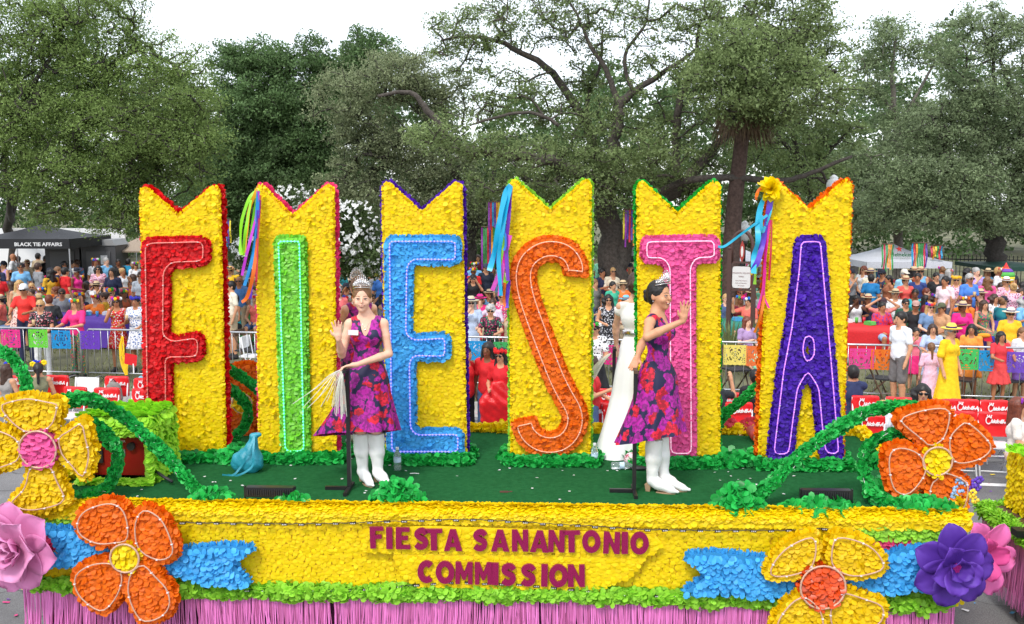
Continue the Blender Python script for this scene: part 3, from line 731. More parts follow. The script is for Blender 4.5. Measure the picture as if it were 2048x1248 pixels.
tree('live_oak_tree', 'spreading live oak whose thick forked trunk rises between the third and fifth letter boards', 1225, 28,
     [[(1228, 600, .50), (1222, 500, .44), (1216, 420, .36), (1226, 340, .26), (1234, 269, .2), (1240, 215, .17), (1265, 185, .13), (1320, 150, .09), (1390, 100, .05)],
      [(1232, 540, .36), (1262, 462, .32), (1310, 408, .28), (1355, 378, .24), (1400, 330, .18), (1440, 285, .13), (1480, 250, .08)],
      [(1240, 215, .12), (1218, 150, .1), (1180, 90, .07), (1150, 20, .04)],
      [(1220, 400, .24, 0), (1195, 310, .2, 1), (1171, 246, .17, 1), (1105, 146, .13, 1), (1025, 96, .09, 1), (948, 73, .06, 1), (885, 80, .04, 1)],
      [(1218, 380, .24, -.5), (1120, 330, .2, -1), (1021, 308, .19, -1.5), (917, 296, .17, -2), (886, 261, .14, -2), (855, 219, .12, -2), (821, 185, .08, -2), (755, 192, .05, -2)],
      [(1290, 415, .15, 0), (1350, 367, .13, -1), (1454, 356, .12, -1.5), (1558, 362, .11, -1.5), (1621, 346, .08, -1.5), (1704, 312, .05, -1.5)],
      [(1355, 380, .16, 0), (1351, 300, .15, .5), (1354, 246, .14, .5), (1363, 192, .12, .5), (1390, 127, .09, .5), (1400, 40, .05, .5)],
      [(1171, 246, .09, 1), (1180, 180, .08, 1), (1200, 130, .06, 1), (1205, 60, .04, 1)],
      [(1118, 252, .07, -1), (1060, 225, .06, -1), (990, 236, .05, -1), (940, 250, .03, -1)],
      [(1265, 185, .08, 0), (1250, 110, .07, 0), (1290, 50, .05, 0), (1300, -20, .03, 0)]],
     [(960, 55, 100, 50, 1, .9), (920, 110, 60, 45, 1, .8), (1060, 35, 110, 45, 0, .7), (1040, 175, 80, 45, 0, .7), (1170, 50, 100, 55, 0, .6), (1150, 170, 80, 60, 1, .65), (1290, 30, 110, 50, 0, .6), (1400, 40, 90, 55, 0, .7), (1320, 140, 80, 60, 0, .6), (1400, 160, 60, 50, 1, .4),
      (1250, 310, 120, 55, -1, 1.1), (1120, 330, 110, 60, 0, 1.1), (1180, 375, 130, 50, -1, 1.1), (1300, 360, 110, 50, 1, 1), (1390, 330, 70, 60, 0, .7), (1080, 240, 60, 40, 0, .5), (980, 230, 60, 40, 0, .6), (880, 265, 60, 40, -3.5, .9), (960, 300, 70, 30, -3.5, .9), (1040, 300, 60, 35, -3, .9), (1000, 370, 70, 50, 0, 1), (1400, 390, 60, 40, 0, .8), (1600, 380, 70, 40, 0, .8), (1200, 240, 90, 45, 0, .7), (1420, 250, 70, 50, 1, .5), (1300, 240, 70, 40, 1, .5)], LO_, BARK, per=36, ls=.08, dens=.92, tw=.82, seed=3, cl=.27)
tree('live_oak_tree', 'grey green live oak with drooping twigs spreading above the blue lettered board', 940, 31,
     [[(945, 590, .3), (940, 500, .26), (950, 420, .22), (900, 330, .16), (860, 250, .1), (800, 190, .05)], [(950, 430, .16), (985, 360, .13), (990, 300, .08)], [(900, 330, .1), (820, 300, .08), (740, 290, .04)]],
     [(760, 165, 100, 50, 0, .8), (700, 215, 75, 60, 0, .8), (830, 150, 70, 50, 0, .8), (880, 200, 70, 60, 0, .9), (740, 290, 80, 60, 0, 1), (820, 300, 80, 50, 0, .8), (880, 350, 70, 60, 0, 1), (800, 400, 90, 50, 0, 1.1), (920, 420, 80, 60, 0, 1.2), (1000, 440, 60, 40, 1, 1), (700, 370, 60, 50, 0, .9)], LG, BARKD, per=40, ls=.08, seed=4, dens=1.2)
tree('dark_oak_tree', 'dense dark green oak behind the gap between the first two letter boards', 600, 36,
     [[(600, 560, .3), (595, 450, .26), (560, 340, .2), (540, 230, .12), (545, 150, .05)], [(595, 450, .18), (650, 330, .14), (640, 200, .06)], [(580, 400, .14), (490, 330, .1), (470, 230, .05)]],
     [(475, 125, 50, 40, 0, 1), (545, 125, 50, 40, 0, 1.1), (625, 120, 40, 40, 0, 1), (660, 160, 45, 40, 0, .8), (520, 200, 100, 60, 0, 1.2), (620, 230, 90, 70, 0, 1.2), (480, 310, 90, 80, 0, 1.3), (580, 340, 110, 70, 0, 1.4), (670, 380, 80, 80, 0, 1.3), (450, 400, 80, 70, 0, 1.4), (560, 450, 90, 50, 0, 1.2), (700, 160, 50, 50, 0, 1), (760, 120, 50, 40, 0, 1), (720, 80, 30, 25, 0, .8)], LD, BARKD, per=44, ls=.1, seed=5, dens=1.25)
tree('big_oak_tree', 'huge olive green oak filling the upper left corner above the black tent', 30, 23,
     [[(28, 620, .30, 13), (24, 500, .28, 13), (20, 430, .25, 12), (60, 340, .2, 7), (150, 250, .16, 2), (260, 225, .12), (350, 260, .07), (420, 290, .03)], [(24, 440, .18, 12), (10, 300, .12, 5), (60, 180, .09), (130, 80, .05)], [(60, 340, .12, 7), (0, 170, .1, 3), (-60, 100, .06)], [(150, 250, .09), (210, 140, .07), (300, 90, .04)]],
     [(40, 60, 110, 80, 0, 1.1), (160, 50, 110, 80, 0, 1.1), (235, 25, 45, 45, 0, .6), (90, 180, 130, 90, 0, 1.1), (240, 140, 110, 70, 0, 1), (350, 140, 70, 60, 0, .7), (385, 215, 55, 60, 0, .9), (320, 240, 110, 70, -1, 1.2), (180, 270, 150, 80, 0, 1.2), (50, 320, 110, 80, 0, 1.2), (190, 370, 120, 60, 0, 1.2), (320, 340, 90, 70, 0, 1.2), (400, 300, 55, 60, -1, 1), (250, 430, 90, 40, 0, 1.1), (110, 430, 50, 35, 0, .8), (-60, 200, 90, 130, 0, 1)], LB, BARKD, per=54, ls=.058, seed=6, dens=1.4, cl=.26)
tree('leafy_tree', 'leafy tree crown draped over the palm behind the last letter board', 1640, 31,
     [[(1640, 600, .2), (1630, 450, .18), (1600, 320, .15), (1570, 200, .1), (1560, 80, .05)], [(1600, 320, .12), (1500, 200, .08), (1470, 120, .05)], [(1610, 360, .1), (1680, 280, .08), (1720, 240, .04)]],
     [(1560, 40, 90, 50, -4, .9), (1640, 90, 60, 60, -2, .9), (1500, 110, 90, 55, -6, .75), (1590, 170, 100, 65, -5, .75), (1450, 175, 70, 45, -6.5, .55), (1550, 290, 110, 45, 0, .8), (1650, 250, 70, 60, 0, .8), (1440, 60, 50, 50, 0, .6), (1620, 350, 90, 40, 0, .8), (1535, 215, 60, 30, -6, .9), (1440, 110, 50, 50, -6, .7), (1510, 190, 70, 30, -6.5, .7)], LO_, BARKD, per=42, ls=.085, seed=7, dens=1.15)
tree('pale_tree', 'airy pale tree with bare grey upper limbs at the right of the park', 1790, 38,
     [[(1800, 600, .3), (1795, 450, .27), (1800, 330, .22), (1790, 225, .18), (1783, 160, .14), (1790, 90, .07)], [(1795, 240, .12), (1750, 180, .09), (1700, 175, .05)], [(1795, 260, .12), (1850, 160, .09), (1880, 110, .05)]],
     [(1790, 80, 65, 40, 0, .7), (1730, 150, 60, 40, 0, .5), (1850, 110, 50, 35, 0, .6), (1760, 190, 50, 30, 0, .4), (1740, 330, 80, 50, 0, .9), (1830, 250, 80, 50, 0, .9), (1720, 420, 80, 50, 0, 1), (1800, 410, 90, 50, 0, 1.1)], LP, BARKL, per=40, ls=.095, seed=8, dens=1.1)
tree('broad_tree', 'broad dark trunked tree leaning over the green tent at the right edge', 1995, 33,
     [[(1998, 590, .62), (1992, 520, .52), (1985, 460, .42), (1960, 400, .3), (1900, 320, .2), (1870, 250, .1)], [(1990, 480, .3), (2030, 380, .24), (2040, 250, .15), (2000, 120, .07)], [(1960, 400, .18), (1960, 300, .14), (1985, 180, .1), (1985, 60, .05)]],
     [(1960, 50, 70, 40, 0, .7), (2030, 90, 50, 60, 0, .8), (1930, 120, 50, 40, 0, .6), (1980, 200, 90, 60, 0, 1), (1880, 270, 90, 60, 0, 1.1), (2010, 310, 80, 70, 0, 1.2), (1890, 370, 110, 60, -1, 1.3), (1830, 420, 110, 35, -1, 1.1), (1960, 440, 80, 30, -1, 1), (2060, 420, 60, 60, 0, 1), (1790, 380, 60, 50, -1, 1)], LP, BARKD, per=44, ls=.085, seed=9, dens=1.2)
# far-off wood behind the park, one mass
C = []; 
for i in range(6200):
    px = rng.uniform(-1300, 3200); D_ = rng.uniform(58, 72); zt = 10+1.4*sin(px*.011)+1.2*sin(px*.037+1)+(1.5 if px > 1700 or px < 500 else 0); P = aty(px, 500, D_); P.z = zt*rng.random()**.8; C.append(tuple(P))
V, F, va = leaves(np.array(C), 42, rng.uniform(.6, 1.1, len(C)), .36, clv=rng.uniform(.1, .6, len(C)))
o = link('treeline', mesh_np('treeline', V, F, LD, False, va)); o['kind'] = 'stuff'; o['label'] = 'dark far wood behind the park'

# palm with a skirt of dead fronds
def palm():
    D = 26.6; B = aty(1470, 600, D); B.z = 0; e = thing('palm_tree', 'tall fan palm with a straight brown trunk and a shaggy skirt of dead fronds', 'palm tree', B)
    pts = [aty(1456, 640, D)-B, aty(1462, 520, D)-B, aty(1470, 400, D)-B, aty(1481, 300, D)-B, aty(1490, 165, D)-B]; pts[0].z = -.1
    MB().tube(bez(pts, 10), [.26-.0022*i for i in range(41)], 12).build('trunk', bark('palm_bark', (.075, .045, .035), .4), e, True)
    top = pts[-1]; dead = mat('dead_frond', (.12, .08, .045), .9, var=.4, vscale=9); live = leafmat('palm', (.075, .11, .035))
    def frond(dirv, L, m, nm, hang):
        b = MB(); t = top+Vector(dirv).normalized()*L*.45+Vector((0, 0, -hang)); b.tube([top, (top+t)/2+Vector((0, 0, .1)), t], [.02, .015, .01], 4)
        d = Vector(dirv).normalized(); s = d.cross(Vector((0, 0, 1))); s = s.normalized() if s.length > .01 else Vector((1, 0, 0))
        for k in range(15):
            a = (k-7)/7*1.25; dd = d*cos(a)+s*sin(a); tip = t+dd*L*.62+Vector((0, 0, -L*(.22+.2*random.random())-hang*.5)); mid = t+dd*L*.4+Vector((0, 0, -.05*L)); w_ = s*.03+Vector((0, 0, .012))
            b.add([t-w_*.3, t+w_*.3, mid+w_, tip, mid-w_], [(0, 1, 2, 4), (4, 2, 3)])
        o = b.build(nm, m, e)
    for i in range(30):
        a = i*2.4; el = random.uniform(-.1, 1.1); frond((cos(a)*cos(el), sin(a)*cos(el), sin(el)), random.uniform(1.5, 2.0), live, 'frond', .15)
    for i in range(17):
        a = i*2.4+.5; frond((cos(a)*.8, sin(a)*.8, -1.0), random.uniform(.9, 1.25), dead, 'dead_frond', .25)
palm()
# white-flowering shrub behind the second and third boards
e = tree('flowering_bush', 'tall rose bush covered in white blossoms behind the second letter board', 690, 24,
     [[(690, 560, .06), (690, 480, .05), (680, 430, .03)], [(692, 520, .04), (740, 470, .02)]],
     [(690, 470, 65, 55, 0, 2.2), (640, 430, 40, 35, 0, 1.6), (730, 510, 45, 40, 0, 2), (590, 400, 35, 25, 0, 1.2), (650, 530, 55, 40, 0, 2.2), (700, 560, 60, 40, 0, 2.2), (500, 505, 35, 25, 0, 1.5)], leafmat('bush', (.075, .12, .035)), BARKD, per=55, ls=.07, seed=11, cat='bush', dens=2)
pt = Pet(); n = 620; k_ = 24/1991
for cx, cy, rx, ry, c in ((695, 455, 60, 52, 260), (640, 420, 42, 34, 90), (735, 510, 42, 38, 90), (590, 395, 34, 24, 60), (500, 500, 32, 26, 50), (655, 520, 50, 30, 50)):
    v = rng.normal(0, 1, (c, 3)); v /= np.linalg.norm(v, axis=1)[:, None]; v[:, 1] = -abs(v[:, 1])*1.3-.2; P = np.array(aty(cx, cy, 24)-e.location)+v*np.array([rx*k_, rx*k_*1.2, ry*k_])*rng.uniform(.85, 1.2, c)[:, None]
    for q in range(4):
        a = rng.uniform(0, 2*pi, c); D_ = np.stack([np.cos(a), np.zeros(c)-.3, np.sin(a)], 1); pt.add(P, v+np.array([0, -.8, .3]), D_, w=.058, l=.054, tilt=.4)
pt.build('blossoms', WHT, e)

# ---------------------------------------------------------------- lamp posts, park sign, far fence, tents
def lamp_post(px, py, D, label):
    P = aty(px, py, D); h = P.z; P.z = 0; e = thing('street_lamp', label, 'street lamp', P, 0, 'white globe lamps in the park')
    MB().lathe([(.14, 0), (.14, .35), (.07, .5), (.05, 1), (.045, h-.75), (.09, h-.72), (.1, h-.62)], 12).build('post', mat('lamp_post_paint', (.03, .035, .03), .4), e, True)
    MB().lathe([(.09, h-.62), (.17, h-.5), (.2, h-.3), (.17, h-.16), (.1, h-.12), (.12, h-.08), (.05, h-.02), (.001, h)], 16).build('globe', mat('lamp_globe', (.78, .8, .8), .25), e, True)
lamp_post(1668, 349, 27, 'white globe street lamp rising behind the board with the purple letter')
lamp_post(1490, 441, 30, 'small white globe street lamp behind the arched park sign')
def park_sign():
    D = 22; c = aty(1483, 560, D); c.z = 0; e = thing('park_sign', 'brown arched park sign on two posts with a white name plate and red emblem', 'sign', c, R(-25)); k_ = D/1991/cos(R(25))
    Z = lambda py: aty(1483, py, D).z
    br = mat('sign_brown', (.075, .035, .028), .5)
    for s in (-1, 1):
        MB().box((s*.27, 0, Z(500)/2), (.09, .1, Z(500))).build('post', br, e); MB().ell((s*.27, 0, Z(500)+.03), (.05, .05, .05)).build('finial', br, e)
    arc = [(.23*cos(a), 0, Z(495)+.36*sin(a)) for a in [pi*i/16 for i in range(17)]]; MB().tube([(.23, 0, Z(525)), *arc, (-.23, 0, Z(525))], .045, 6).build('arch', br, e, True)
    for py in (525, 580): MB().box((0, 0, Z(py)), (.48, .05, .04)).build('rail', br, e)
    pl = MB().prism(roundpoly([(-.2, Z(576)), (.2, Z(576)), (.2, Z(533)), (-.2, Z(533))], .06), -.025, .0).build('name_plate', mat('sign_plate', (.66, .64, .62), .6), e)
    for t_, s_, py in (('MADISON SQUARE', .048, 546), ('PARK', .05, 553), ('City of San Antonio', .032, 561), ('Parks and Recreation', .03, 566), ('400 Lexington', .026, 571)): text(t_, s_, mat('sign_print', (.3, .2, .2), .7), pl, (0, -.029, Z(py)), name='lettering')
    em = MB().prism([(.05*sin(a)*(1 if abs(cos(a)) < .8 else .6), (Z(503))+.24*cos(a)) for a in [2*pi*i/20 for i in range(20)]], -.015, .015).build('emblem', mat('emblem_red', (.35, .04, .03), .5), e)
    MB().prism([(.026*sin(a), Z(503)+.12*cos(a)) for a in [2*pi*i/16 for i in range(16)]], -.02, -.016).build('emblem_centre', mat('sign_plate', (0, 0, 0)), em)
    MB().tube([(.0, 0, Z(525)), (0, 0, Z(480))], .012, 5).build('emblem_rod', br, e)
def text(s, size, m, parent, loc, rot=(R(90), 0, 0), bold=.0, ext=.0015, name='lettering', shear=0, sx=1, align='CENTER', **p):
    c = bpy.data.curves.new(name, 'FONT'); c.body = s; c.size = size; c.offset = bold; c.extrude = ext; c.align_x = align; c.align_y = 'CENTER'; c.shear = shear; c.resolution_u = 2; c.materials.append(m)
    o = bpy.data.objects.new('tmp', c); COL.objects.link(o); dg = bpy.context.evaluated_depsgraph_get(); me = bpy.data.meshes.new_from_object(o.evaluated_get(dg)); bpy.data.objects.remove(o); me.name = name
    if len(me.materials) == 0: me.materials.append(m)
    o = link(name, me, parent, loc, rot); o.scale = (sx, 1, 1)
    for k, v in p.items(): o[k] = v
    return o
park_sign()
def iron_fence():
    a = aty(1690, 545, 36); b_ = aty(2120, 545, 34); a.z = b_.z = 0; d = (b_-a); L = d.length; e = thing('iron_fence', 'black iron picket fence behind the white canopy tents', 'fence', a, math.atan2(d.y, d.x))
    for z in (.25, 1.55): MB().box((L/2, 0, z), (L, .04, .04)).build('rail', BLACK, e)
    me = MB().box((0, 0, .85), (.022, .022, 1.7)).mesh('picket', BLACK)
    for i in range(int(L/.13)): link('picket', me, e, (i*.13+.05, 0, 0))
iron_fence()
def canopy(name, label, pxl, pxr, py_eave, py_peak, D, col, m=None, depth=3, val=.28, group=None, leg=STEEL, rz=0):
    c = aty((pxl+pxr)/2, py_eave, D); ze = c.z; c.z = 0; W = (pxr-pxl)*D/1991; zp = aty(pxl, py_peak, D+depth/2).z; h = W/2
    e = thing(name, label, 'tent', c, rz, group); m = m or solid(col, .6)
    V = []; n = 6
    for j in range(n+1):
        for i in range(n+1):
            x = -h+W*i/n; y = depth*j/n; q = min(1-abs(2*i/n-1), 1-abs(2*j/n-1)); V.append((x, y, ze+(zp-ze)*(q**1.5)))
    F = [(j*(n+1)+i, j*(n+1)+i+1, (j+1)*(n+1)+i+1, (j+1)*(n+1)+i) for j in range(n) for i in range(n)]
    V2 = [(x, y, z-.012) for x, y, z in V]; b = MB(); b.add(V, F); b.add(V2, [f[::-1] for f in F]); b.build('roof', m, e, True)
    b = MB()
    for (x0, y0, x1, y1) in ((-h, 0, h, 0), (-h, depth, h, depth), (-h, 0, -h, depth), (h, 0, h, depth)): b.box(((x0+x1)/2, (y0+y1)/2, ze-val/2), (abs(x1-x0)+.01 or .01, abs(y1-y0)+.012, val))
    b.build('valance', m, e)
    for x in (-h+.04, h-.04):
        for y in (.04, depth-.04): MB().box((x, y, ze/2-.1), (.035, .035, ze-.2)).build('leg', leg, e)
    return e, ze
t1, ze = canopy('canopy_tent', 'black pop up tent with white lettering on its valance at the far left', -70, 139, 478, 449, 31, (24, 24, 28), depth=3.2, val=.30)
text('BLACK TIE AFFAIRS', .155, mat('white_print', (.75, .75, .75), .7), t1, (.65, -.022, ze-.17), bold=.004, sx=1.12)
canopy('canopy_tent', 'tan canvas tent over the colourful souvenir stall behind the first board', 205, 330, 502, 462, 34, (150, 132, 112), depth=3, val=.05)
canopy('canopy_tent', 'black tent beside the big oak trunk with ribbon banners over it', 1216, 1330, 512, 486, 30, (22, 22, 26), depth=3, val=.18)
canopy('canopy_tent', 'white tent partly hidden behind the brown park sign', 1425, 1560, 522, 490, 33, (205, 208, 215), depth=3, val=.2)
t2, ze = canopy('canopy_tent', 'white pointed tent with a red star and green lettering at the right', 1733, 1905, 524, 486, 31, (206, 208, 216), depth=3, val=.2)
text('Heineken', .19, mat('green_print', (.02, .12, .05), .7), t2, (-.12, .36, ze+.205), (R(66), 0, 0), bold=.004, ext=.003); text('SILVER', .1, mat('grey_print', (.4, .42, .42), .7), t2, (-.08, .22, ze+.11), (R(66), 0, 0), ext=.003)
star = [((.11 if i % 2 == 0 else .045)*sin(pi*i/5)-.05, (.11 if i % 2 == 0 else .045)*cos(pi*i/5)) for i in range(10)]
s_o = MB().prism(star, -.004, .004).build('star', mat('star_red', (.55, .02, .02), .6), t2); s_o.location = (-.05, .62, ze+.37); s_o.rotation_euler = (R(-24), 0, 0)
canopy('canopy_tent', 'small white tent corner just right of the last letter board', 1640, 1717, 532, 512, 34, (206, 208, 216), depth=3, val=.2)
canopy('canopy_tent', 'dark green tent under the broad tree at the right edge', 1995, 2120, 535, 522, 31, (20, 60, 50), depth=3, val=.12)
def far_shapes():
    c = aty(120, 520, 36); c.z = 0; e = thing('box_trailer', 'white panelled trailer side standing behind the black tent', 'trailer', c)
    for i in range(6): MB().box((-2+i*.8, 0, 1.35), (.79, .1, 2.5)).build('panel', WHITE, e)
    c = aty(165, 560, 33.5); c.z = 0; e = thing('portable_toilet', 'dark grey portable toilet with a paper notice near the tan tent', 'portable toilet', c); g = mat('dark_grey_plastic', (.07, .07, .075), .5)
    for i, (x, w_) in enumerate(((-.62, 1.15), (.6, 1.15))):
        MB().box((x, .5, 1.05), (w_, 1.1, 2.1)).build('cabin', g, e); MB().box((x, -.07, 1.0), (w_*.7, .04, 1.8)).build('door', mat('mid_grey_plastic', (.11, .11, .115), .5), e)
        MB().prism([(x-.6, 2.1), (x+.6, 2.1), (x+.45, 2.3), (x-.45, 2.3)], -.08, 1.1).build('roof', mat('light_grey_plastic', (.3, .3, .3), .5), e)
    MB().box((.8, -.1, 1.62), (.22, .01, .3)).build('notice', WHITE, e)
    for px, py0, py1, D, lab in ((800, 475, 560, 34, 'white van body seen between the flowering bush and the blue letter'), (955, 530, 560, 36, 'brown timber kiosk behind the crowd between the third and fourth boards')):
        c = aty(px, 500, D); c.z = 0; zt = aty(px, py0, D).z; w_ = 90*D/1991; e = thing('van' if 'van' in lab else 'kiosk', lab, 'van' if 'van' in lab else 'kiosk', c); m = WHITE if 'van' in lab else WOOD
        MB().prism(roundpoly([(-w_/2, .35), (w_/2, .35), (w_/2, zt), (-w_/2, zt)], .12), 0, 2).build('body', m, e)
        if 'van' in lab:
            for s in (-1, 1): MB().tube([(s*w_*.32, -.03, .36), (s*w_*.32, .25, .36)], .34, 16).build('wheel', DARK, e)
        else:
            for i in range(5): MB().box((0, -.03, .5+i*.22), (w_*.98, .04, .19)).build('plank', WOOD, e)
far_shapes()
# yucca clumps around the sign
def yucca(px, py, D, r, label, col):
    P = aty(px, py, D); P.z = 0; e = thing('yucca_plant', label, 'plant', P, 0, 'spiky yuccas around the park sign'); lm = mat('yucca_leaf_%d' % col[0], s2l(*col), .6, var=.3, vscale=5)
    for i in range(46):
        a = i*2.4; el = R(random.uniform(12, 86)); L = r*random.uniform(.75, 1.1); d = Vector((cos(a)*cos(el), sin(a)*cos(el), sin(el))); s = d.cross(Vector((0, 0, 1))).normalized()*.022; b = MB(); p1 = d*L*.55+Vector((0, 0, .0)); p2 = d*L-Vector((0, 0, L*.16*cos(el)))
        b.add([-s, s, p1+s*1.2, p2, p1-s*1.2, Vector((0, 0, .012)), p1+Vector((0, 0, -.015))], [(0, 5, 6, 4), (5, 1, 2, 6), (4, 6, 3), (6, 2, 3)]); link('leaf', b.mesh('leaf', lm), e, (0, 0, .15))
yucca(1462, 660, 21.6, 1.05, 'spiky olive yucca left of the park sign posts', (120, 130, 80)); yucca(1505, 665, 21.2, 1.0, 'spiky yucca in front of the right park sign post', (105, 120, 70)); yucca(1432, 640, 22.5, .9, 'darker yucca close to the edge of the pink lettered board', (85, 105, 60))
# hanging ribbon bundles in the trees
RIB = [(150, 60, 170), (40, 150, 200), (230, 150, 40), (200, 40, 70), (230, 210, 60), (60, 150, 80), (90, 60, 160)]
def ribbons(pxl, pxr, pyt, pyb, D, label, step=4):
    c = aty((pxl+pxr)/2, pyt, D); e = thing('ribbon_banner', label, 'ribbons', c, 0, 'ribbon banners hanging in the trees'); k_ = D/1991; w_ = (pxr-pxl)*k_
    MB().tube([(-w_/2, 0, .02), (w_/2, 0, .02)], .015, 5).build('rod', WOOD, e)
    for i in range(int((pxr-pxl)/step)):
        x = -w_/2+(i+.5)*step*k_; L = (pyb-pyt)*k_*random.uniform(.8, 1.05); b = MB(); V = []
        for j in range(6): V += [(x-step*k_*.42, .04*sin(j*1.3+i)+random.uniform(-.01, .01), -L*j/5), (x+step*k_*.38, .04*sin(j*1.3+i+.6), -L*j/5)]
        b.add(V, [(2*j, 2*j+1, 2*j+3, 2*j+2) for j in range(5)]); b.build('ribbon', solid(random.choice(RIB), .5), e)
for a in ((976, 1003, 405, 460, 26, 'purple and teal ribbon banner hanging beside the orange lettered board'), (962, 1000, 455, 540, 30, 'dark multicoloured ribbon banner low behind the third board'), (1246, 1282, 420, 492, 27, 'yellow and purple ribbon banner above the black tent'), (1182, 1190, 380, 465, 26, 'thin red and grey ribbons hanging off the oak beside the fourth board', 3), (1764, 1790, 489, 543, 30, 'red and teal ribbon banner left of the white pointed tent'), (1824, 1858, 487, 543, 30, 'long gold and purple ribbon banner over the front of the white pointed tent'), (1862, 1888, 492, 518, 31, 'short teal ribbon banner right of the white pointed tent'), (1752, 1768, 515, 560, 32, 'yellow paper ribbons by the small white tent'), (450, 462, 440, 500, 32, 'brownish ribbon strips between the first two boards')): ribbons(*a)
def pinata():
    P = aty(2011, 553, 29); e = thing('pinata', 'round rainbow paper pinata hanging under the broad tree', 'pinata', P); cs = [(230, 60, 60), (240, 150, 40), (240, 215, 60), (90, 180, 80), (120, 70, 170), (240, 120, 60)]
    for i, c in enumerate(cs):
        a0, a1 = pi*i/6, pi*(i+1)/6; MB().lathe([(.25*sin(a0+(a1-a0)*t)+.001, -.27*cos(a0+(a1-a0)*t)) for t in (0, .5, 1)], 14).build('band', solid(c), e, True)
    MB().lathe([(.08, .26), (.001, .42)], 8).build('tip', solid(cs[0]), e)
pinata()

# ================================================================ the float
def T_(n, l, c, u=0, v=0, z=0, group=None, rz=0): return thing(n, l, c, fl(u, v, z), YAW+rz, group)
CARPET = mat('turf_carpet', (.022, .135, .042), 1.0, spec=.02, var=.16, vscale=26, detail=10, bump=.9, bscale=150)
FL = T_('parade_float', 'long yellow parade float with green carpet deck, lettered front panel and pink metallic fringe', 'parade float')
UL, UR, VB = -3.95, 3.55, 2.55
cb = MB()
NX, NY = 75, 26
V = [(UL+.05+(UR-UL-.1)*i/NX, .02+(VB-.04)*j/NY, DECK+.004*sin(i*.9+j)*sin(j*1.7)) for j in range(NY+1) for i in range(NX+1)]
cb.add(V, [(j*(NX+1)+i, j*(NX+1)+i+1, (j+1)*(NX+1)+i+1, (j+1)*(NX+1)+i) for j in range(NY) for i in range(NX)]); cb.build('carpet', CARPET, FL, True)
MB().box(((UL+UR)/2, VB/2, DECK-.09), (UR-UL-.02, VB-.02, .15)).build('deck', WOOD, FL)
MB().box(((UL+UR)/2, -.05, .86), (UR-UL-.2, .11, .62)).build('front_board', mat('panel_backing', s2l(214, 170, 10), .6), FL)
MB().box(((UL+UR)/2, VB+.04, .62), (UR-UL, .08, 1.1)).build('back_board', WOOD, FL)
for x in (-2.6, 2.2):
    for y in (.35, 2.2): MB().tube([(x, y-.1, RZ+.38), (x, y+.1, RZ+.38)], .38, 16).build('wheel', DARK, FL)
# front panel petals
PANEL = [(-2.95, .60), (-2.95, 1.17), (2.62, 1.17), (2.62, .60)]
def zt_(u): return 1.165+.01*np.sin(u*1.6)
p = Pet(); X, Z = fill([(UL+.12, .55), (UL+.12, 1.19), (UR-.02, 1.19), (UR-.02, .55)], .028, .020, jit=.25)
cols = {'y': [], 'g': [], 'p': [], 'gl': []}
def cls(u, z):
    """which band of the front a point lies in"""
    if u < -2.72 or u > 2.62:
        L = u < 0; zz = z+(0 if L else .035)
        if zz > 1.10: return 'g'
        if zz > .97: return 'p'
        if zz > .66: return 'p' if zz > .9 else 'y'
        return 'y'
    return 'y'
for x, z in zip(X, Z): cols[cls(x, z)].append((x, z))
for kk, m_, nm, w_, l_ in (('y', YEL, 'panel_petals', .042, .038), ('g', LIMEE, 'green_band_petals', .05, .05), ('p', HOT, 'pink_band_petals', .045, .042)):
    if cols[kk]:
        A = np.array(cols[kk]); pt = Pet().add(np.stack([A[:, 0], np.full(len(A), -.113), A[:, 1]], 1), (0, -1, 0), (0, 0, -1), w=w_*.85, l=l_*.85, tilt=.15 if kk == 'y' else .5, jit=.14 if kk == 'y' else .5); pt.build(nm, m_, FL)
# left end of the float (narrow side)
for s_, ux in ((1, UR+.005),):
    pt = Pet(); n = 2600; pt.add(np.stack([np.full(n, ux), rng.uniform(0, VB, n), rng.uniform(.6, 1.2, n)], 1), (s_, 0, 0), (0, 0, -1)); pt.build('side_petals', YEL, FL)
# padded rim
def rim(nm, a, b_, r, dens, m, w_=.05, l_=.055):
    pt = Pet(); L = (Vector(b_)-Vector(a)).length; garland(pt, [a, b_], r, dens, w_, l_); pt.build(nm, m, FL)
MB().tube([(UL, -.06, DECK-.035), (UR, -.06, DECK-.035)], .055, 10).build('rim_roll', mat('rim_yellow', s2l(235, 195, 15), .5), FL, True)
n = 11000; th = rng.uniform(-.7, pi*.62, n); u_ = rng.uniform(UL, UR, n)
P = np.stack([u_, -.06-np.sin(th)*.066, DECK-.035+np.cos(th)*.060], 1); N = np.stack([np.zeros(n), -np.sin(th), np.cos(th)], 1); D = np.stack([rng.normal(0, .6, n), -np.cos(th)*np.sign(th+.25), -np.sin(th)], 1)
pt = Pet().add(P, N, D, w=.042, l=.046, tilt=.25, jit=.4)
n = 900; u_ = np.linspace(UL, UR, n); pt.add(np.stack([u_, np.full(n, -.01), np.full(n, DECK-.012)], 1), (0, -1, .1), (0, .45, 1), w=.04, l=.045, tilt=.1, jit=.35)
n = 700; u_ = np.linspace(UL, UR, n); pt.add(np.stack([u_, np.full(n, -.125), np.full(n, DECK-.06)], 1), (0, -1, 0), (0, 0, -1), w=.045, l=.05, tilt=.25, jit=.3)
pt.build('rim_petals', YEL, FL)
for nm, a, b_ in (('back_rim_petals', (UL, VB, DECK+.03), (UR, VB, DECK+.03)), ('side_rim_petals', (UR-.03, .1, DECK+.03), (UR-.03, VB, DECK+.03)), ('left_rim_petals', (UL+.03, .1, DECK+.03), (UL+.03, VB, DECK+.03))):
    rim(nm, a, b_, .05, 700, YEL); MB().tube([a, b_], .03, 6).build('rim_core', mat('rim_yellow', (0, 0, 0)), FL, True)
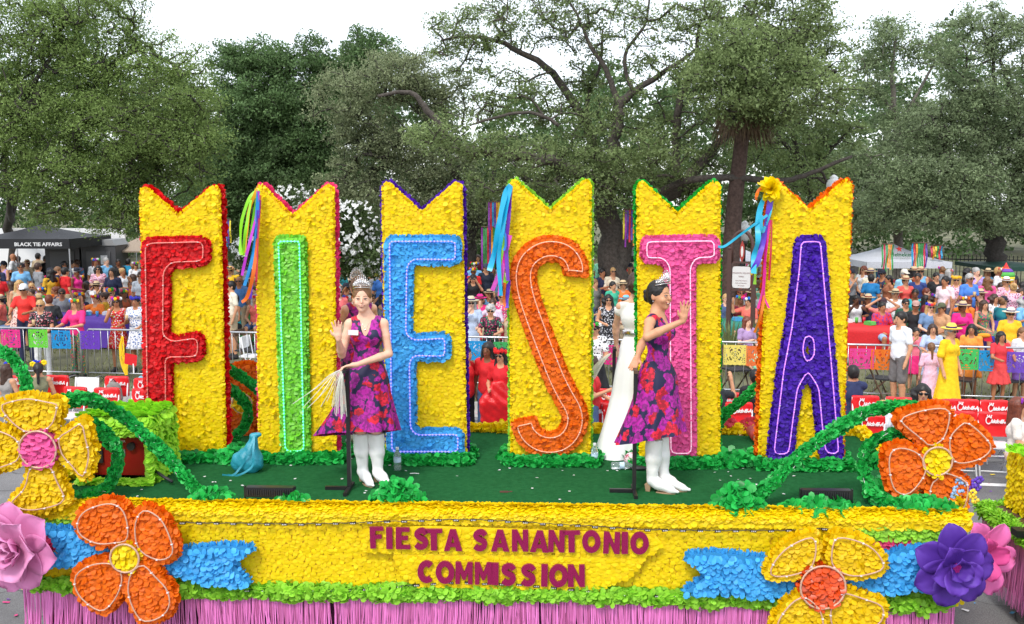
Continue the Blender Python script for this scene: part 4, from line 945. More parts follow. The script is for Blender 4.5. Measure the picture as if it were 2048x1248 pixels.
# lower green garland and fringe
pt = Pet(); zg = lambda u: .575+.012*sin(u*1.4+1)-.004*u
garland(pt, [(UL+.1+.25*i, -.135, zg(UL+.1+.25*i)) for i in range(30)], .06, 1300, .048, .05); pt.build('green_garland', LIMEE, FL)
FRINGE = mat('pink_fringe', s2l(240, 118, 185), .4, .1, var=.45, attr=True, spec=.7)
def fringe(parent, pts, z0, z1, step=.0075, name='fringe', layers=2):
    V = []; F = []; va = []; i = 0; P = resample([tuple(p) for p in pts], step, False)
    for ly in range(layers):
        T = np.gradient(P, axis=0); T /= np.linalg.norm(T, axis=1)[:, None]
        for q, t in zip(P, T):
            if random.random() < .12+.25*(sin(q[0]*3.1)*sin(q[0]*7.7) > .55): continue
            n_ = np.array([t[1], -t[0]]); sw = random.gauss(0, .03)+.025*sin(q[0]*2.3); bw = random.gauss(0, .008); L = z0-z1+random.gauss(0, .015); K = 5; a = random.random(); ph = random.uniform(0, 6)
            for j in range(K):
                s = j/(K-1); c = q+t*(sw*s*s*1.2+.004*sin(ph+s*5))-n_*(-(.004*ly+.012*sin(ph+s*3)*s+bw*s+.02)); w_ = .0042*(1 if j < K-1 else .5); tw = cos(ph+s*2.5)
                V += [(c[0]-t[0]*w_, c[1]-t[1]*w_+.002*tw, z0-L*s), (c[0]+t[0]*w_, c[1]+t[1]*w_-.002*tw, z0-L*s)]; va += [a, a]
                if j: F.append((i+2*j-2, i+2*j-1, i+2*j+1, i+2*j))
            i += 2*K
    o = link(name, mesh_np(name, np.array(V), np.array(F), FRINGE, False, va), parent); o['kind'] = 'stuff'
fringe(FL, [(UL+.0, -.10), (UL+.12, -.13), (UR-.1, -.13)], .55, -.02, .0085)
MB().box(((UL+UR)/2, -.07, .25), (UR-UL-.3, .02, .6)).build('skirt_backing', mat('dark_pink_cloth', (.09, .012, .05), .8), FL)
# light strips on the panel
STRIPM = mat('black_cable', (.012, .012, .012), .5)
def led_strip(pxs, y=-.172):
    pts = []
    for px, py in pxs: u, z = onv(px, py, y); pts.append((u, y, z))
    P = resample([tuple(q) for q in pts], .13, False); w_ = MB(); Q = resample([tuple(q) for q in pts], .033, False)
    w_.tube([(q[0], q[1]+.012, q[2]+.004*sin(i*1.9)) for i, q in enumerate(Q)], .0032, 4); sp = link('light_strip', w_.mesh('light_strip', STRIPM), FL)
    md = M_('module', lambda: MB().box((0, 0, 0), (.048, .012, .016)).mesh('module', STRIPM)); lm = M_('led', lambda: MB().lathe([(.0045, 0), (.0045, .003), (.001, .005)], 8).mesh('led', mat('led_dot', (.75, .72, .68), .3)))
    ld = MB()
    for p_ in P[:-1]:
        for k in (-1, 0, 1): ld.box((p_[0]+k*.013, p_[1]-.008, p_[2]), (.007, .004, .007))
    ld.build('leds', mat('led_dot', (0, 0, 0)), sp)['kind'] = 'stuff'
    for i in range(len(P)-1):
        p_ = P[i]; o = link('module', md, sp, (p_[0], p_[1], p_[2]+random.gauss(0, .002)), (0, random.gauss(-math.atan2(P[i+1][2]-P[i][2], P[i+1][0]-P[i][0]), .08), 0))
led_strip([(365, 1046), (600, 1049), (720, 1046), (880, 1040), (960, 1040), (1080, 1047), (1200, 1054), (1290, 1060), (1400, 1062), (1560, 1062), (1650, 1058), (1720, 1062)])
led_strip([(170, 1160), (300, 1155)]); led_strip([(360, 1180), (560, 1182), (720, 1180), (840, 1170), (900, 1165), (1050, 1170), (1180, 1183), (1260, 1192), (1400, 1193), (1500, 1196), (1560, 1192)]); led_strip([(1760, 1190), (1850, 1183)])
# ---- lettering on the front: cut out board letters
G = {'F': ([(0, 0), (0, 1), (.66, 1), (.66, .83), (.27, .83), (.27, .62), (.56, .62), (.56, .45), (.27, .45), (.27, 0)], [], .68),
     'I': ([(0, 0), (0, 1), (.30, 1), (.30, 0)], [], .32),
     'E': ([(0, 0), (0, 1), (.66, 1), (.66, .82), (.28, .82), (.28, .60), (.58, .60), (.58, .42), (.28, .42), (.28, .18), (.70, .18), (.70, 0)], [], .72),
     'T': ([(.24, 0), (.24, .82), (0, .82), (0, 1), (.80, 1), (.80, .82), (.54, .82), (.54, 0)], [], .80),
     'A': ([(0, 0), (.30, 1), (.58, 1), (.88, 0), (.60, 0), (.55, .19), (.32, .19), (.27, 0)], [[(.36, .36), (.515, .36), (.44, .70)]], .88),
     'N': ([(0, 0), (0, 1), (.26, 1), (.52, .45), (.52, 1), (.78, 1), (.78, 0), (.54, 0), (.26, .56), (.26, 0)], [], .80),
     'M': ([(0, 0), (0, 1), (.27, 1), (.46, .55), (.65, 1), (.92, 1), (.92, 0), (.68, 0), (.68, .55), (.53, .2), (.39, .2), (.24, .55), (.24, 0)], [], .94)}
def ringp(rx, ry, cx, cy, n=22): return [(cx+rx*sin(2*pi*i/n), cy+ry*cos(2*pi*i/n)) for i in range(n)]
G['O'] = (ringp(.44, .52, .44, .5), [ringp(.18, .27, .44, .5)], .90)
def band(pts, hw):
    Q = [Vector((a, b_)) for a, b_ in pts]; L = []; Rr = []
    for i, q in enumerate(Q):
        t = (Q[min(i+1, len(Q)-1)]-Q[max(i-1, 0)]).normalized(); n_ = Vector((-t.y, t.x)); L.append(tuple(q+n_*hw)); Rr.append(tuple(q-n_*hw))
    return L+Rr[::-1]
cc = [(.42+.29*cos(a), .5+.38*sin(a)) for a in np.linspace(R(48), R(312), 16)]; G['C'] = (band(cc, .135), [], .76)
def b2(pts, n=5): return [(v.x, v.y) for v in bez([(a, b_, 0) for a, b_ in pts], n)]
G['S'] = (band(b2([(.60, .73), (.50, .85), (.35, .88), (.18, .80), (.16, .67), (.28, .56), (.45, .48), (.56, .38), (.54, .22), (.40, .12), (.24, .12), (.10, .22)]), .125), [], .74)
MAR = mat('maroon_glitter', s2l(150, 12, 78), .35, .3, var=.5, vscale=170, detail=2)
brd = MB(); 
def pnl(px0, py0, px1, py1, y):
    u0, z0 = onv(px0, py0, y); u1, z1 = onv(px1, py1, y); return u0, z0, u1, z1
SGN = T_('lettered_sign', 'yellow boards reading fiesta san antonio commission in maroon glitter letters on the float front', 'sign', 0, -.16, 0)
def boards(pts): return roundpoly([onv(px, py, -.16) for px, py in pts], .03)
b1_ = MB().prism(boards([(726, 1098), (728, 1058), (860, 1052), (1310, 1068), (1325, 1090), (1300, 1108), (780, 1104)]), -.004, .012).build('upper_board', mat('board_yellow', s2l(240, 205, 20), .55), SGN)
b2_ = MB().prism(boards([(785, 1106), (1290, 1111), (1265, 1150), (1200, 1178), (840, 1168), (805, 1145)]), -.004, .012).build('lower_board', mat('board_yellow', (0, 0, 0)), SGN)
for bd, cps in ((b1_, [(726, 1098), (728, 1056), (860, 1051), (1310, 1067), (1325, 1090), (1300, 1106), (780, 1102)]), (b2_, [(788, 1106), (1290, 1110), (1265, 1148), (1200, 1176), (840, 1168), (805, 1145)])):
    X, Z = fill([onv(a, b_, -.16) for a, b_ in cps], .026, .019); Pet().add(np.stack([X, np.full(len(X), -.006), Z], 1), (0, -1, 0), (0, 0, -1), w=.042, l=.036, tilt=.16, jit=.12).build('board_petals', YEL, bd)
def word(s, xs, ys, H):
    for ch, x, y in zip(s, xs, ys):
        o_, hs, w_ = G[ch]; u, z = onv(x, y, -.19); s_ = H*1.0; jx = lambda p: (p[0]*s_*(.82 if ch == 'M' else .95), p[1]*s_)
        nm = 'letter'; me = MB().prism([jx(q) for q in o_], -.012, .012, [[jx(q) for q in h] for h in hs]).mesh(nm, MAR); o = link(nm, me, SGN, (u, -.03, z), (0, random.gauss(0, .018), 0))
k_ = 7.85/1991
word('FIESTA', (741, 773, 792, 828, 852, 888), (1096, 1097, 1097, 1098, 1100, 1101), .172)
word('SAN', (946, 982, 1024), (1101, 1102, 1102), .172)
word('ANTONIO', (1060, 1096, 1127, 1164, 1206, 1243, 1260), (1103, 1103, 1104, 1104, 1106, 1107, 1107), .172)
word('COMMISSION', (835, 872, 911, 950, 984, 1002, 1041, 1082, 1097, 1136), (1164, 1166, 1167, 1168, 1169, 1170, 1171, 1172, 1172, 1173), .178)

# ---------------------------------------------------------------- the six letter boards
def PV(pts, v): return [onv(a, b_, v) for a, b_ in pts]
TUBEM = {}
def rope_m(c, em): return mat('rope_%d_%d_%d' % c, s2l(*c), .3, emit=em)
def letter_board(lab, outline, letters, v, edge_m, letter_m, rope_c, em, beads=0, yel=YEL, hole=(), rough_l=1.0, closed=True):
    O = PV(outline, v); u0 = sum(p[0] for p in O)/len(O); e = T_('letter_board', lab, 'letter board', u0, v, DECK, 'tall yellow letter boards on the float')
    loc = lambda P: [(a-u0, b_-DECK) for a, b_ in P]
    O = loc(O); MB().prism(O, 0, .11).build('board', mat('foam_yellow', s2l(225, 180, 10), .7), e)
    X, Z = fill(O, .028, .0185, jit=.28); pt = Pet().add(np.stack([X, np.full(len(X), -.003), Z], 1), (0, -1, 0), (0, 0, -1), w=.038, l=.034, tilt=.13, jit=.2)
    X, Z = fill(O, .085, .06, jit=.8); k = rng.random(len(X)) < (.55+.4*np.sin(X*7+Z*5)); X, Z = X[k], Z[k]; pt.add(np.stack([X, np.full(len(X), -.012), Z], 1), (0, -1, 0), (0, 0, -1), w=.04, l=.034, tilt=.75, jit=.6)
    edge_petals(pt, O, -.01, .02, .010, .036, .026); pt.build('yellow_petals', yel, e)
    pt = Pet(); edge_petals(pt, O, .035, .12, .0045, .044, .045); pt.build('edge_petals', edge_m, e)
    for L, H in letters:
        L = loc(PV(L, v)); H = [loc(PV(h, v)) for h in H]; T = .055
        lo = MB().prism(L, -T, -.001, H).build('letter', letter_m, e)
        X, Z = fill(L, .027, .021, H, jit=.3); pt = Pet().add(np.stack([X, np.full(len(X), -T-.003), Z], 1), (0, -1, 0), (0, 0, -1), w=.040, l=.036, tilt=.22, jit=.36)
        X, Z = fill(L, .07, .055, H, jit=.8); pt.add(np.stack([X, np.full(len(X), -T-.01), Z], 1), (0, -1, 0), (0, 0, -1), w=.042, l=.036, tilt=.8, jit=.7)
        edge_petals(pt, L, -T, -.01, .0085, .036, .024)
        for h in H: edge_petals(pt, h[::-1], -T, -.015, .0065, .03, .03)
        pt.build('letter_petals', letter_m, lo)
        for ring in [offset(L, .036)]+[offset(h, -.03) for h in H]:
            rp = roundpoly(ring, .05, 4); P = resample(rp, .035)
            b = MB(); Q = [(q[0], -T-.028, q[1]) for q in P]; b.tube(Q+[Q[0]], .006 if not beads else .0045, 5, False); b.build('rope_light', rope_m(rope_c, em), lo, True)
            d = MB(); dd = .045 if not beads else .032
            for q in resample(rp, dd): d.ell((q[0], -T-.034, q[1]), (.0095,)*3 if beads else (.005, .004, .005), 5, 3)
            o = d.build('bulbs', rope_m(tuple(min(255, c+35) for c in rope_c), em*1.1 if em else .05), lo, True); o['kind'] = 'stuff'
            c_ = MB()
            for q in resample(rp, .23): c_.box((q[0], -T-.03, q[1]), (.012, .014, .006))
            c_.build('clips', WHITE, lo)['kind'] = 'stuff'
    return e, u0
V0 = 1.34
towers = []
towers.append(letter_board('yellow board with the red letter F and red petal edging, first from the left', [(303, 928), (283, 382), (290, 377), (357, 433), (428, 375), (436, 380), (448, 925)],
    [([(296, 890), (290, 490), (302, 478), (410, 475), (420, 486), (420, 520), (408, 529), (352, 531), (341, 545), (340, 665), (352, 673), (398, 666), (409, 676), (409, 708), (398, 718), (345, 719), (346, 890)], [])], V0, RED, RED, (235, 130, 120), 0))
towers.append(letter_board('yellow board with the glowing lime letter I and pink petal edging', [(522, 930), (516, 378), (521, 371), (585, 436), (656, 373), (664, 378), (668, 930)],
    [([(568, 905), (554, 482), (560, 474), (606, 474), (611, 482), (620, 905)], [])], V0, HOT, mat('petals_letter_lime', s2l(120, 205, 45), .35, var=.22, attr=True, trans=.22), (80, 240, 160), .6, 1))
towers.append(letter_board('yellow board with the sky blue letter E and violet petal edging', [(777, 927), (768, 372), (775, 367), (843, 428), (912, 368), (920, 372), (929, 925)],
    [([(779, 906), (774, 482), (782, 474), (912, 474), (920, 482), (920, 518), (912, 526), (832, 525), (824, 534), (822, 662), (832, 670), (890, 666), (899, 674), (899, 708), (890, 717), (834, 716), (829, 724), (831, 850), (838, 858), (915, 857), (925, 864), (925, 898), (917, 906)], [])], V0, DPUR, BLUE, (120, 115, 235), .55, 1))
Sp = [(1150, 548), (1150, 530), (1137, 508), (1112, 497), (1082, 500), (1056, 520), (1047, 550), (1053, 590), (1066, 630), (1082, 673), (1098, 715), (1115, 757), (1132, 790), (1146, 815), (1150, 838), (1143, 862), (1125, 880), (1100, 886), (1075, 880), (1055, 862), (1048, 838)]
Sband = [(a, b_) for a, b_ in band(b2([(a, b_) for a, b_ in Sp], 3), 22)]
towers.append(letter_board('yellow board with the orange letter S and lime petal edging', [(1026, 934), (1023, 370), (1028, 362), (1100, 426), (1172, 362), (1178, 369), (1176, 934)], [(Sband, [])], V0, LIMEE, ORA, (250, 175, 140), 0))
towers.append(letter_board('yellow board with the pink letter T and green petal edging behind the waving woman', [(1284, 937), (1278, 372), (1284, 366), (1355, 431), (1428, 366), (1436, 371), (1435, 937)],
    [([(1332, 910), (1330, 534), (1320, 522), (1292, 523), (1284, 514), (1284, 484), (1292, 475), (1425, 473), (1433, 481), (1434, 512), (1426, 521), (1394, 522), (1386, 534), (1388, 910)], [])], V0-.02, GRNE, PINK, (252, 190, 215), .2))
towers.append(letter_board('yellow board with the purple letter A and orange petal edging, last on the right', [(1520, 938), (1531, 660), (1546, 372), (1552, 364), (1618, 426), (1692, 363), (1700, 369), (1689, 660), (1681, 940)],
    [([(1535, 911), (1555, 740), (1572, 650), (1586, 540), (1590, 484), (1597, 475), (1636, 474), (1644, 482), (1650, 550), (1658, 640), (1667, 740), (1681, 911), (1640, 909), (1632, 850), (1625, 775), (1611, 752), (1598, 775), (1589, 840), (1580, 911)],
      [[(1607, 700), (1611, 676), (1616, 677), (1618, 706), (1612, 712)]])], V0-.05, ORA, PUR, (190, 120, 230), .5))
# green ground garlands at the feet of the boards
for (e, u0), w_ in zip(towers, (.40, .40, .40, .42, .40, .42)):
    pt = Pet(); garland(pt, [(-w_, -.10, .035), (-.1, -.13, .03), (w_, -.10, .035)], .05, 1500, .05, .055); garland(pt, [(w_, -.1, .03), (w_+.02, .1, .03), (w_, .3, .03)], .05, 900, .05, .055); garland(pt, [(-w_, .1, .03), (-w_, .3, .03)], .05, 900, .05, .055); garland(pt, [(-w_, .30, .03), (w_, .3, .03)], .05, 500); pt.build('foot_garland', GRN, e)
e, u0 = towers[5]; P0_ = onv(1545, 385, V0-.1)
pt = Pet(); n = 60; a = rng.uniform(0, 2*pi, n); pt.add(np.tile([P0_[0]-u0-.01, -.04, P0_[1]-DECK+.03], (n, 1)), np.stack([rng.normal(0, .4, n), -np.ones(n), rng.normal(0, .4, n)], 1), np.stack([np.cos(a), rng.normal(0, .3, n), np.sin(a)], 1), w=.06, l=.10, tilt=.4); pt.build('corner_bloom', YEL, e)
# ribbons on the left corners of I, S and A
def ribbon(name, pts, w_, m, parent, tw=.6, kind=None):
    Q = bez(pts, 7); V = []; ph = random.uniform(0, 6)
    for i, q in enumerate(Q):
        t = (Q[min(i+1, len(Q)-1)]-Q[max(i-1, 0)]).normalized(); a = Vector((0, -1, 0)); s = t.cross(a); s = s.normalized() if s.length > .01 else Vector((1, 0, 0)); s = (s*cos(tw*sin(i*.35+ph))+a*sin(tw*sin(i*.35+ph)))*w_*.5
        V += [q-s, q+s]
    F = [(2*i, 2*i+1, 2*i+3, 2*i+2) for i in range(len(Q)-1)]
    return link(name, mesh_np(name, np.array([tuple(v) for v in V]), F, m, True), parent)
def sat(c): return mat('satin_%d_%d_%d' % c, s2l(*c), .3, spec=.6, trans=.15)
def hang(ti, lab, strands, v=V0-.1):
    e, u0 = towers[ti]; u, z = onv(strands[0][1][0][0], strands[0][1][0][1], v); r = T_('ribbon_streamer', lab, 'ribbons', u, v, z, 'ribbon streamers tied to the letter boards')
    for c, pts, w_ in strands:
        P = []
        for j, (a, b_) in enumerate(pts): uu, zz = onv(a, b_, v); P.append((uu-u, -.02*j+random.uniform(-.03, .03), zz-z))
        ribbon('ribbon', P, w_, sat(c), r)
hang(1, 'lime, orange, magenta and blue ribbons tied to the corner of the glowing letter board', [((150, 235, 40), [(516, 378), (500, 395), (488, 440), (483, 480), (485, 505), (492, 500), (500, 460), (510, 400)], .028), ((225, 160, 20), [(516, 378), (500, 420), (495, 470), (492, 510)], .03), ((110, 210, 30), [(516, 380), (508, 430), (500, 480), (494, 512)], .028),
    ((205, 60, 215), [(518, 382), (510, 440), (497, 510), (488, 550)], .026), ((30, 150, 225), [(518, 382), (513, 450), (505, 520), (494, 570)], .03), ((235, 110, 20), [(518, 390), (516, 470), (512, 540), (500, 590), (487, 603)], .034), ((90, 40, 190), [(518, 400), (514, 500), (505, 560), (503, 597)], .03), ((200, 40, 60), [(520, 400), (519, 480), (517, 560)], .02)])
hang(3, 'turquoise, violet, pink and lime ribbons tied to the corner of the orange lettered board', [((30, 175, 220), [(1022, 370), (1012, 385), (1000, 440), (990, 500), (980, 540)], .05), ((30, 175, 220), [(1022, 372), (1016, 400), (1004, 470), (998, 520), (1003, 590)], .04), ((110, 40, 175), [(1022, 375), (1018, 430), (1013, 500), (1017, 560)], .035), ((230, 90, 200), [(1020, 470), (1005, 530), (985, 580)], .045),
    ((230, 90, 200), [(1012, 500), (1002, 560), (1000, 590)], .04), ((150, 230, 40), [(1008, 470), (1005, 520), (1010, 565), (1018, 555)], .025), ((225, 40, 160), [(1014, 480), (1008, 520), (1016, 535)], .022), ((235, 110, 20), [(1010, 565), (1008, 600), (1013, 618)], .028), ((90, 40, 190), [(1018, 560), (1014, 600), (1014, 615)], .035), ((25, 120, 210), [(1004, 400), (1012, 480), (1008, 500)], .02)])
hang(5, 'turquoise, purple and magenta ribbons tied to the corner of the purple lettered board', [((40, 180, 215), [(1543, 385), (1525, 400), (1515, 440), (1512, 480), (1506, 510), (1502, 545)], .05), ((90, 50, 190), [(1543, 388), (1535, 430), (1525, 480), (1512, 520), (1500, 540)], .05), ((40, 180, 215), [(1545, 388), (1540, 420), (1528, 455), (1520, 460), (1518, 430)], .035), ((235, 110, 20), [(1540, 376), (1520, 378), (1510, 392), (1510, 400)], .028), ((160, 225, 40), [(1518, 500), (1512, 540), (1508, 568)], .03),
    ((225, 30, 150), [(1540, 440), (1530, 510), (1526, 570), (1512, 615)], .025), ((225, 30, 150), [(1530, 540), (1528, 590), (1536, 615)], .018), ((240, 130, 30), [(1528, 590), (1520, 630), (1508, 665)], .026), ((230, 200, 40), [(1505, 530), (1502, 548), (1512, 530)], .02), ((200, 40, 60), [(1544, 440), (1540, 500), (1537, 560)], .018)])
P = []
for a, b_ in ((1436, 493), (1450, 492), (1480, 470), (1510, 448), (1535, 430)): u, z = onv(a, b_, V0-.15); P.append(tuple(fl(u, V0-.15, z)))
o = ribbon('tied_ribbon', P, .022, sat((40, 180, 215)), None, .2); o['label'] = 'single turquoise ribbon stretched between the pink lettered and purple lettered boards'; o['category'] = 'ribbon'

# ---------------------------------------------------------------- big foam flowers
def foam_flower(name, lab, v, petals, centre, cr_, pm, cm, z_tilt=0, thick=.06, rope=True, order=0, group='big petal covered flowers on the float', csize=.05):
    cu, cz = onv(*centre, v); e = T_(name, lab, 'flower', cu, v, cz, group)
    for i, pl in enumerate(petals):
        if i == -1: continue
        L = [(a-cu, b_-cz) for a, b_ in PV(pl, v)]; L = [(q.x, q.y) for q in bez([(a, b_, 0) for a, b_ in L], 4, True)]
        dy = .012*i; T = thick; po = MB().prism(L, -T-dy, -dy).build('petal', pm, e)
        X, Z = fill(L, .030, .023, jit=.35); dd = np.stack([X, np.zeros(len(X)), Z-.25], 1); dd = -dd/np.linalg.norm(dd, axis=1)[:, None]*.3+np.array([0, 0, -1.])
        pt = Pet().add(np.stack([X, np.full(len(X), -T-dy-.003), Z], 1), (0, -1, 0), dd, w=.046, l=.042, tilt=.36, jit=.4); edge_petals(pt, L, -T-dy, -dy, .008, .042, .034); pt.build('small_petals', pm, po)
        if rope:
            rg = offset([tuple(q) for q in resample(L, .05)], .024); Q = [(q[0], -T-dy-.035, q[1]) for q in resample(rg, .04)]; MB().tube(Q+[Q[0]], .0062, 5, False).build('rope_light', ROPE, po, True)
            c_ = MB()
            for q in resample(rg, .19): c_.box((q[0], -T-dy-.036, q[1]), (.015, .018, .008))
            c_.build('clips', WHITE, po)['kind'] = 'stuff'
    r = cr_*8/1991; C = ringp(r, r, 0, 0, 24); T = thick+.05; co = MB().prism(C, -T, -.0).build('centre', cm, e)
    X, Z = fill(C, .032, .026, jit=.35); pt = Pet().add(np.stack([X, np.full(len(X), -T-.003), Z], 1), (0, -1, 0), (0, 0, -1), w=csize, l=.045, tilt=.45, jit=.45); edge_petals(pt, C, -T, -.02, .008, .03, .03); pt.build('centre_petals', cm, co)
    Q = [(q[0]*1.05, -T-.02, q[1]*1.05) for q in C]; MB().tube(Q+[Q[0]], .0085, 5, False).build('rope_light', ROPE, co, True)
    return e
foam_flower('foam_flower', 'orange petal flower with a yellow centre at the lower left of the float', -.24,
    [[(242, 1083), (205, 1085), (168, 1066), (160, 1037), (180, 1008), (232, 994), (262, 1012), (272, 1052), (266, 1078)], [(278, 1078), (276, 1035), (297, 1006), (332, 1022), (352, 1055), (362, 1098), (338, 1116), (312, 1112), (290, 1098)],
     [(240, 1112), (200, 1112), (164, 1132), (158, 1162), (176, 1192), (215, 1216), (245, 1194), (262, 1155), (258, 1128)], [(272, 1130), (264, 1172), (280, 1216), (300, 1235), (337, 1226), (357, 1200), (352, 1165), (328, 1138), (300, 1112)]], (263, 1105), 27, ORA, YEL)
foam_flower('foam_flower', 'golden petal flower with an orange centre at the lower right of the float front', -.24,
    [[(1622, 1128), (1598, 1142), (1560, 1150), (1529, 1144), (1538, 1112), (1572, 1078), (1622, 1060), (1632, 1090)], [(1655, 1128), (1700, 1148), (1762, 1132), (1756, 1100), (1722, 1072), (1665, 1060), (1650, 1090)],
     [(1672, 1170), (1720, 1180), (1760, 1198), (1756, 1235), (1705, 1264), (1660, 1258), (1646, 1210)], [(1604, 1176), (1570, 1190), (1540, 1236), (1560, 1268), (1634, 1268), (1640, 1212)]], (1637, 1162), 40, GOLD, mat('petals_dark_orange', s2l(225, 78, 5), .35, var=.3, attr=True, trans=.2))
foam_flower('foam_flower', 'big yellow petal flower with a pink centre standing at the left end of the deck', -.1,
    [[(60, 862), (26, 836), (8, 805), (30, 794), (70, 787), (110, 795), (132, 800), (122, 845), (100, 860)], [(125, 868), (150, 850), (178, 834), (190, 875), (196, 905), (184, 950), (168, 948), (150, 925), (132, 905)],
     [(72, 925), (60, 965), (32, 995), (50, 1012), (90, 1016), (148, 996), (132, 950), (116, 920)], [(58, 872), (20, 850), (-20, 848), (-34, 900), (-10, 935), (25, 930), (60, 912)]], (92, 891), 35, GOLD, PINK, csize=.06)
foam_flower('foam_flower', 'orange petal flower standing on the right end of the deck', .22,
    [[(1787, 838), (1810, 818), (1868, 806), (1896, 817), (1884, 872), (1852, 892), (1832, 878)], [(1884, 868), (1905, 842), (1927, 834), (1974, 878), (1970, 903), (1941, 920), (1901, 925), (1886, 905)],
     [(1880, 932), (1920, 948), (1930, 970), (1918, 1014), (1880, 1022), (1846, 1002), (1846, 960), (1868, 939)], [(1830, 896), (1792, 882), (1766, 893), (1762, 931), (1774, 975), (1805, 985), (1832, 960), (1846, 930)]], (1863, 914), 27, ORA, YEL)
foam_flower('foam_flower', 'orange petal flower at the back of the deck between the first two boards', 2.35,
    [[(468, 775), (452, 755), (470, 730), (510, 728), (530, 750), (505, 780)], [(495, 795), (515, 775), (545, 780), (550, 830), (520, 845), (500, 820)], [(480, 815), (500, 830), (515, 860), (480, 868), (458, 835)]], (492, 802), 24, ORA, YEL, rope=False)
foam_flower('foam_flower', 'coral petal rosettes on the rear edge of the deck between the pink and purple letters', 2.6,
    [[(1433, 866), (1436, 846), (1454, 836), (1472, 850), (1474, 866)], [(1478, 866), (1484, 846), (1502, 837), (1520, 850), (1522, 866)]], (1477, 868), 5, CORAL, CORAL, rope=False)
# blue ribbon shapes on the front
def blue_ribbon(lab, pl, v=-.2):
    L = PV(pl, v); u = sum(a for a, b_ in L)/len(L); z = sum(b_ for a, b_ in L)/len(L); e = T_('ribbon_shape', lab, 'ribbon shape', u, v, z, 'blue petal ribbon tails on the float front'); L = [(a-u, b_-z) for a, b_ in L]
    MB().prism(L, -.03, .05).build('board', BLUE, e); X, Z = fill(L, .03, .026, jit=.35); pt = Pet().add(np.stack([X, np.full(len(X), -.033), Z], 1), (0, -1, 0), (0, 0, -1), w=.045, l=.048, tilt=.45, jit=.45); edge_petals(pt, L, -.03, .03, .008, .03, .035); pt.build('small_petals', BLUE, e)
blue_ribbon('blue ribbon tail pointing left beside the pink paper rose', [(90, 1056), (160, 1058), (240, 1095), (240, 1112), (160, 1128), (92, 1126), (132, 1094)])
blue_ribbon('blue forked ribbon tail to the right of the orange flower', [(300, 1125), (362, 1098), (440, 1090), (508, 1092), (464, 1122), (500, 1166), (420, 1162), (345, 1142), (310, 1135)])
blue_ribbon('long blue forked ribbon tail to the left of the golden flower', [(1370, 1110), (1420, 1103), (1530, 1112), (1610, 1140), (1600, 1175), (1538, 1192), (1470, 1182), (1368, 1182), (1418, 1146)])
blue_ribbon('blue ribbon tail between the golden flower and the purple paper flower', [(1670, 1150), (1740, 1118), (1800, 1098), (1870, 1092), (1870, 1166), (1765, 1182), (1700, 1170)])
# ---- paper flowers: each large sheet petal is its own part
def sheet_petal(L, W, cup, curl, m, e, M, tip=.03):
    nu, nv = 7, 9; V = []
    for j in range(nv+1):
        t = j/nv; w_ = W*(.22+.78*sin(pi*min(t*.8+.04, 1))**.7)*(1 if t < .75 else math.sqrt(max(1-((t-.75)/.27)**2, .02))); zz = cup*t*t
        for i in range(nu+1):
            s = 2*i/nu-1; x = s*w_*.5; y = L*t*(1+(tip*(1-abs(s))**1.5*max(t-.8, 0)*3)); z = zz+cup*.55*s*s*(.3+t)-curl*max(t-.7, 0)**2*6+.006*sin(s*7+t*5); V.append(M @ Vector((x, y, z)))
    F = [(j*(nu+1)+i, j*(nu+1)+i+1, (j+1)*(nu+1)+i+1, (j+1)*(nu+1)+i) for j in range(nv) for i in range(nu)]
    o = link('petal', mesh_np('petal', np.array([tuple(v) for v in V]), F, m, True), e); sm = o.modifiers.new('thick', 'SOLIDIFY'); sm.thickness = .003; return o
def paper_flower(lab, px, py, v, rad, cols, rings, cm, tilt=(0, 0), csz=.04):
    u, z = onv(px, py, v); e = T_('paper_flower', lab, 'flower', u, v, z, 'large smooth paper flowers on the float corners')
    base = Matrix.Rotation(tilt[0], 4, 'Z') @ Matrix.Rotation(tilt[1], 4, 'X') @ Matrix.Rotation(R(90), 4, 'X')
    for k, (n, L, W, cup, lift, off, op) in enumerate(rings):
        for i in range(n):
            a = 2*pi*i/n+off; sheet_petal(rad*L*random.uniform(.95, 1.05), rad*W, rad*cup, rad*.25, mat('paper_%d_%d_%d' % cols[k % len(cols)], s2l(*cols[k % len(cols)]), .55, trans=.15, spec=.35), e, base @ Matrix.Translation((0, 0, .018*k)) @ Matrix.Rotation(a+random.uniform(-.06, .06), 4, 'Z') @ Matrix.Rotation(op+random.uniform(-.05, .05), 4, 'X') @ Matrix.Translation((0, rad*.03, 0)))
    c = MB()
    for i in range(50):
        r = csz*math.sqrt(i/50); a = i*2.4; p = base @ Vector((r*cos(a), r*sin(a), .03+.018*k)); c.ell(p, (.0055,)*3, 5, 4)
    c.build('centre', cm, e, True)
paper_flower('smooth purple paper flower with a magenta centre on the right front corner', 1905, 1130, -.3, .31, [(92, 52, 160), (104, 60, 175)], [(7, 1, .78, .10, 0, .2, .08), (5, .68, .62, .14, 0, .5, .4), (3, .42, .46, .12, 0, .1, .8)], mat('magenta_beads', s2l(200, 40, 150), .4), (R(8), 0), .035)
paper_flower('bright pink paper flower partly hidden behind the purple one', 1957, 1112, -.06, .33, [(240, 120, 185), (225, 80, 150)], [(6, .95, .66, .12, 0, .35, .15), (4, .6, .5, .12, 0, .2, .5)], mat('magenta_beads', (0, 0, 0)), (R(20), 0))
paper_flower('large pale pink paper rose on the left front corner', 38, 1092, -.3, .36, [(226, 140, 190), (232, 156, 200)], [(7, .98, .88, .14, 0, .1, .08), (6, .76, .74, .18, 0, .5, .35), (4, .52, .6, .2, 0, .1, .7), (3, .36, .42, .16, 0, .7, 1.0)], mat('plum_beads', s2l(90, 30, 90), .5), (R(-12), 0), .03)
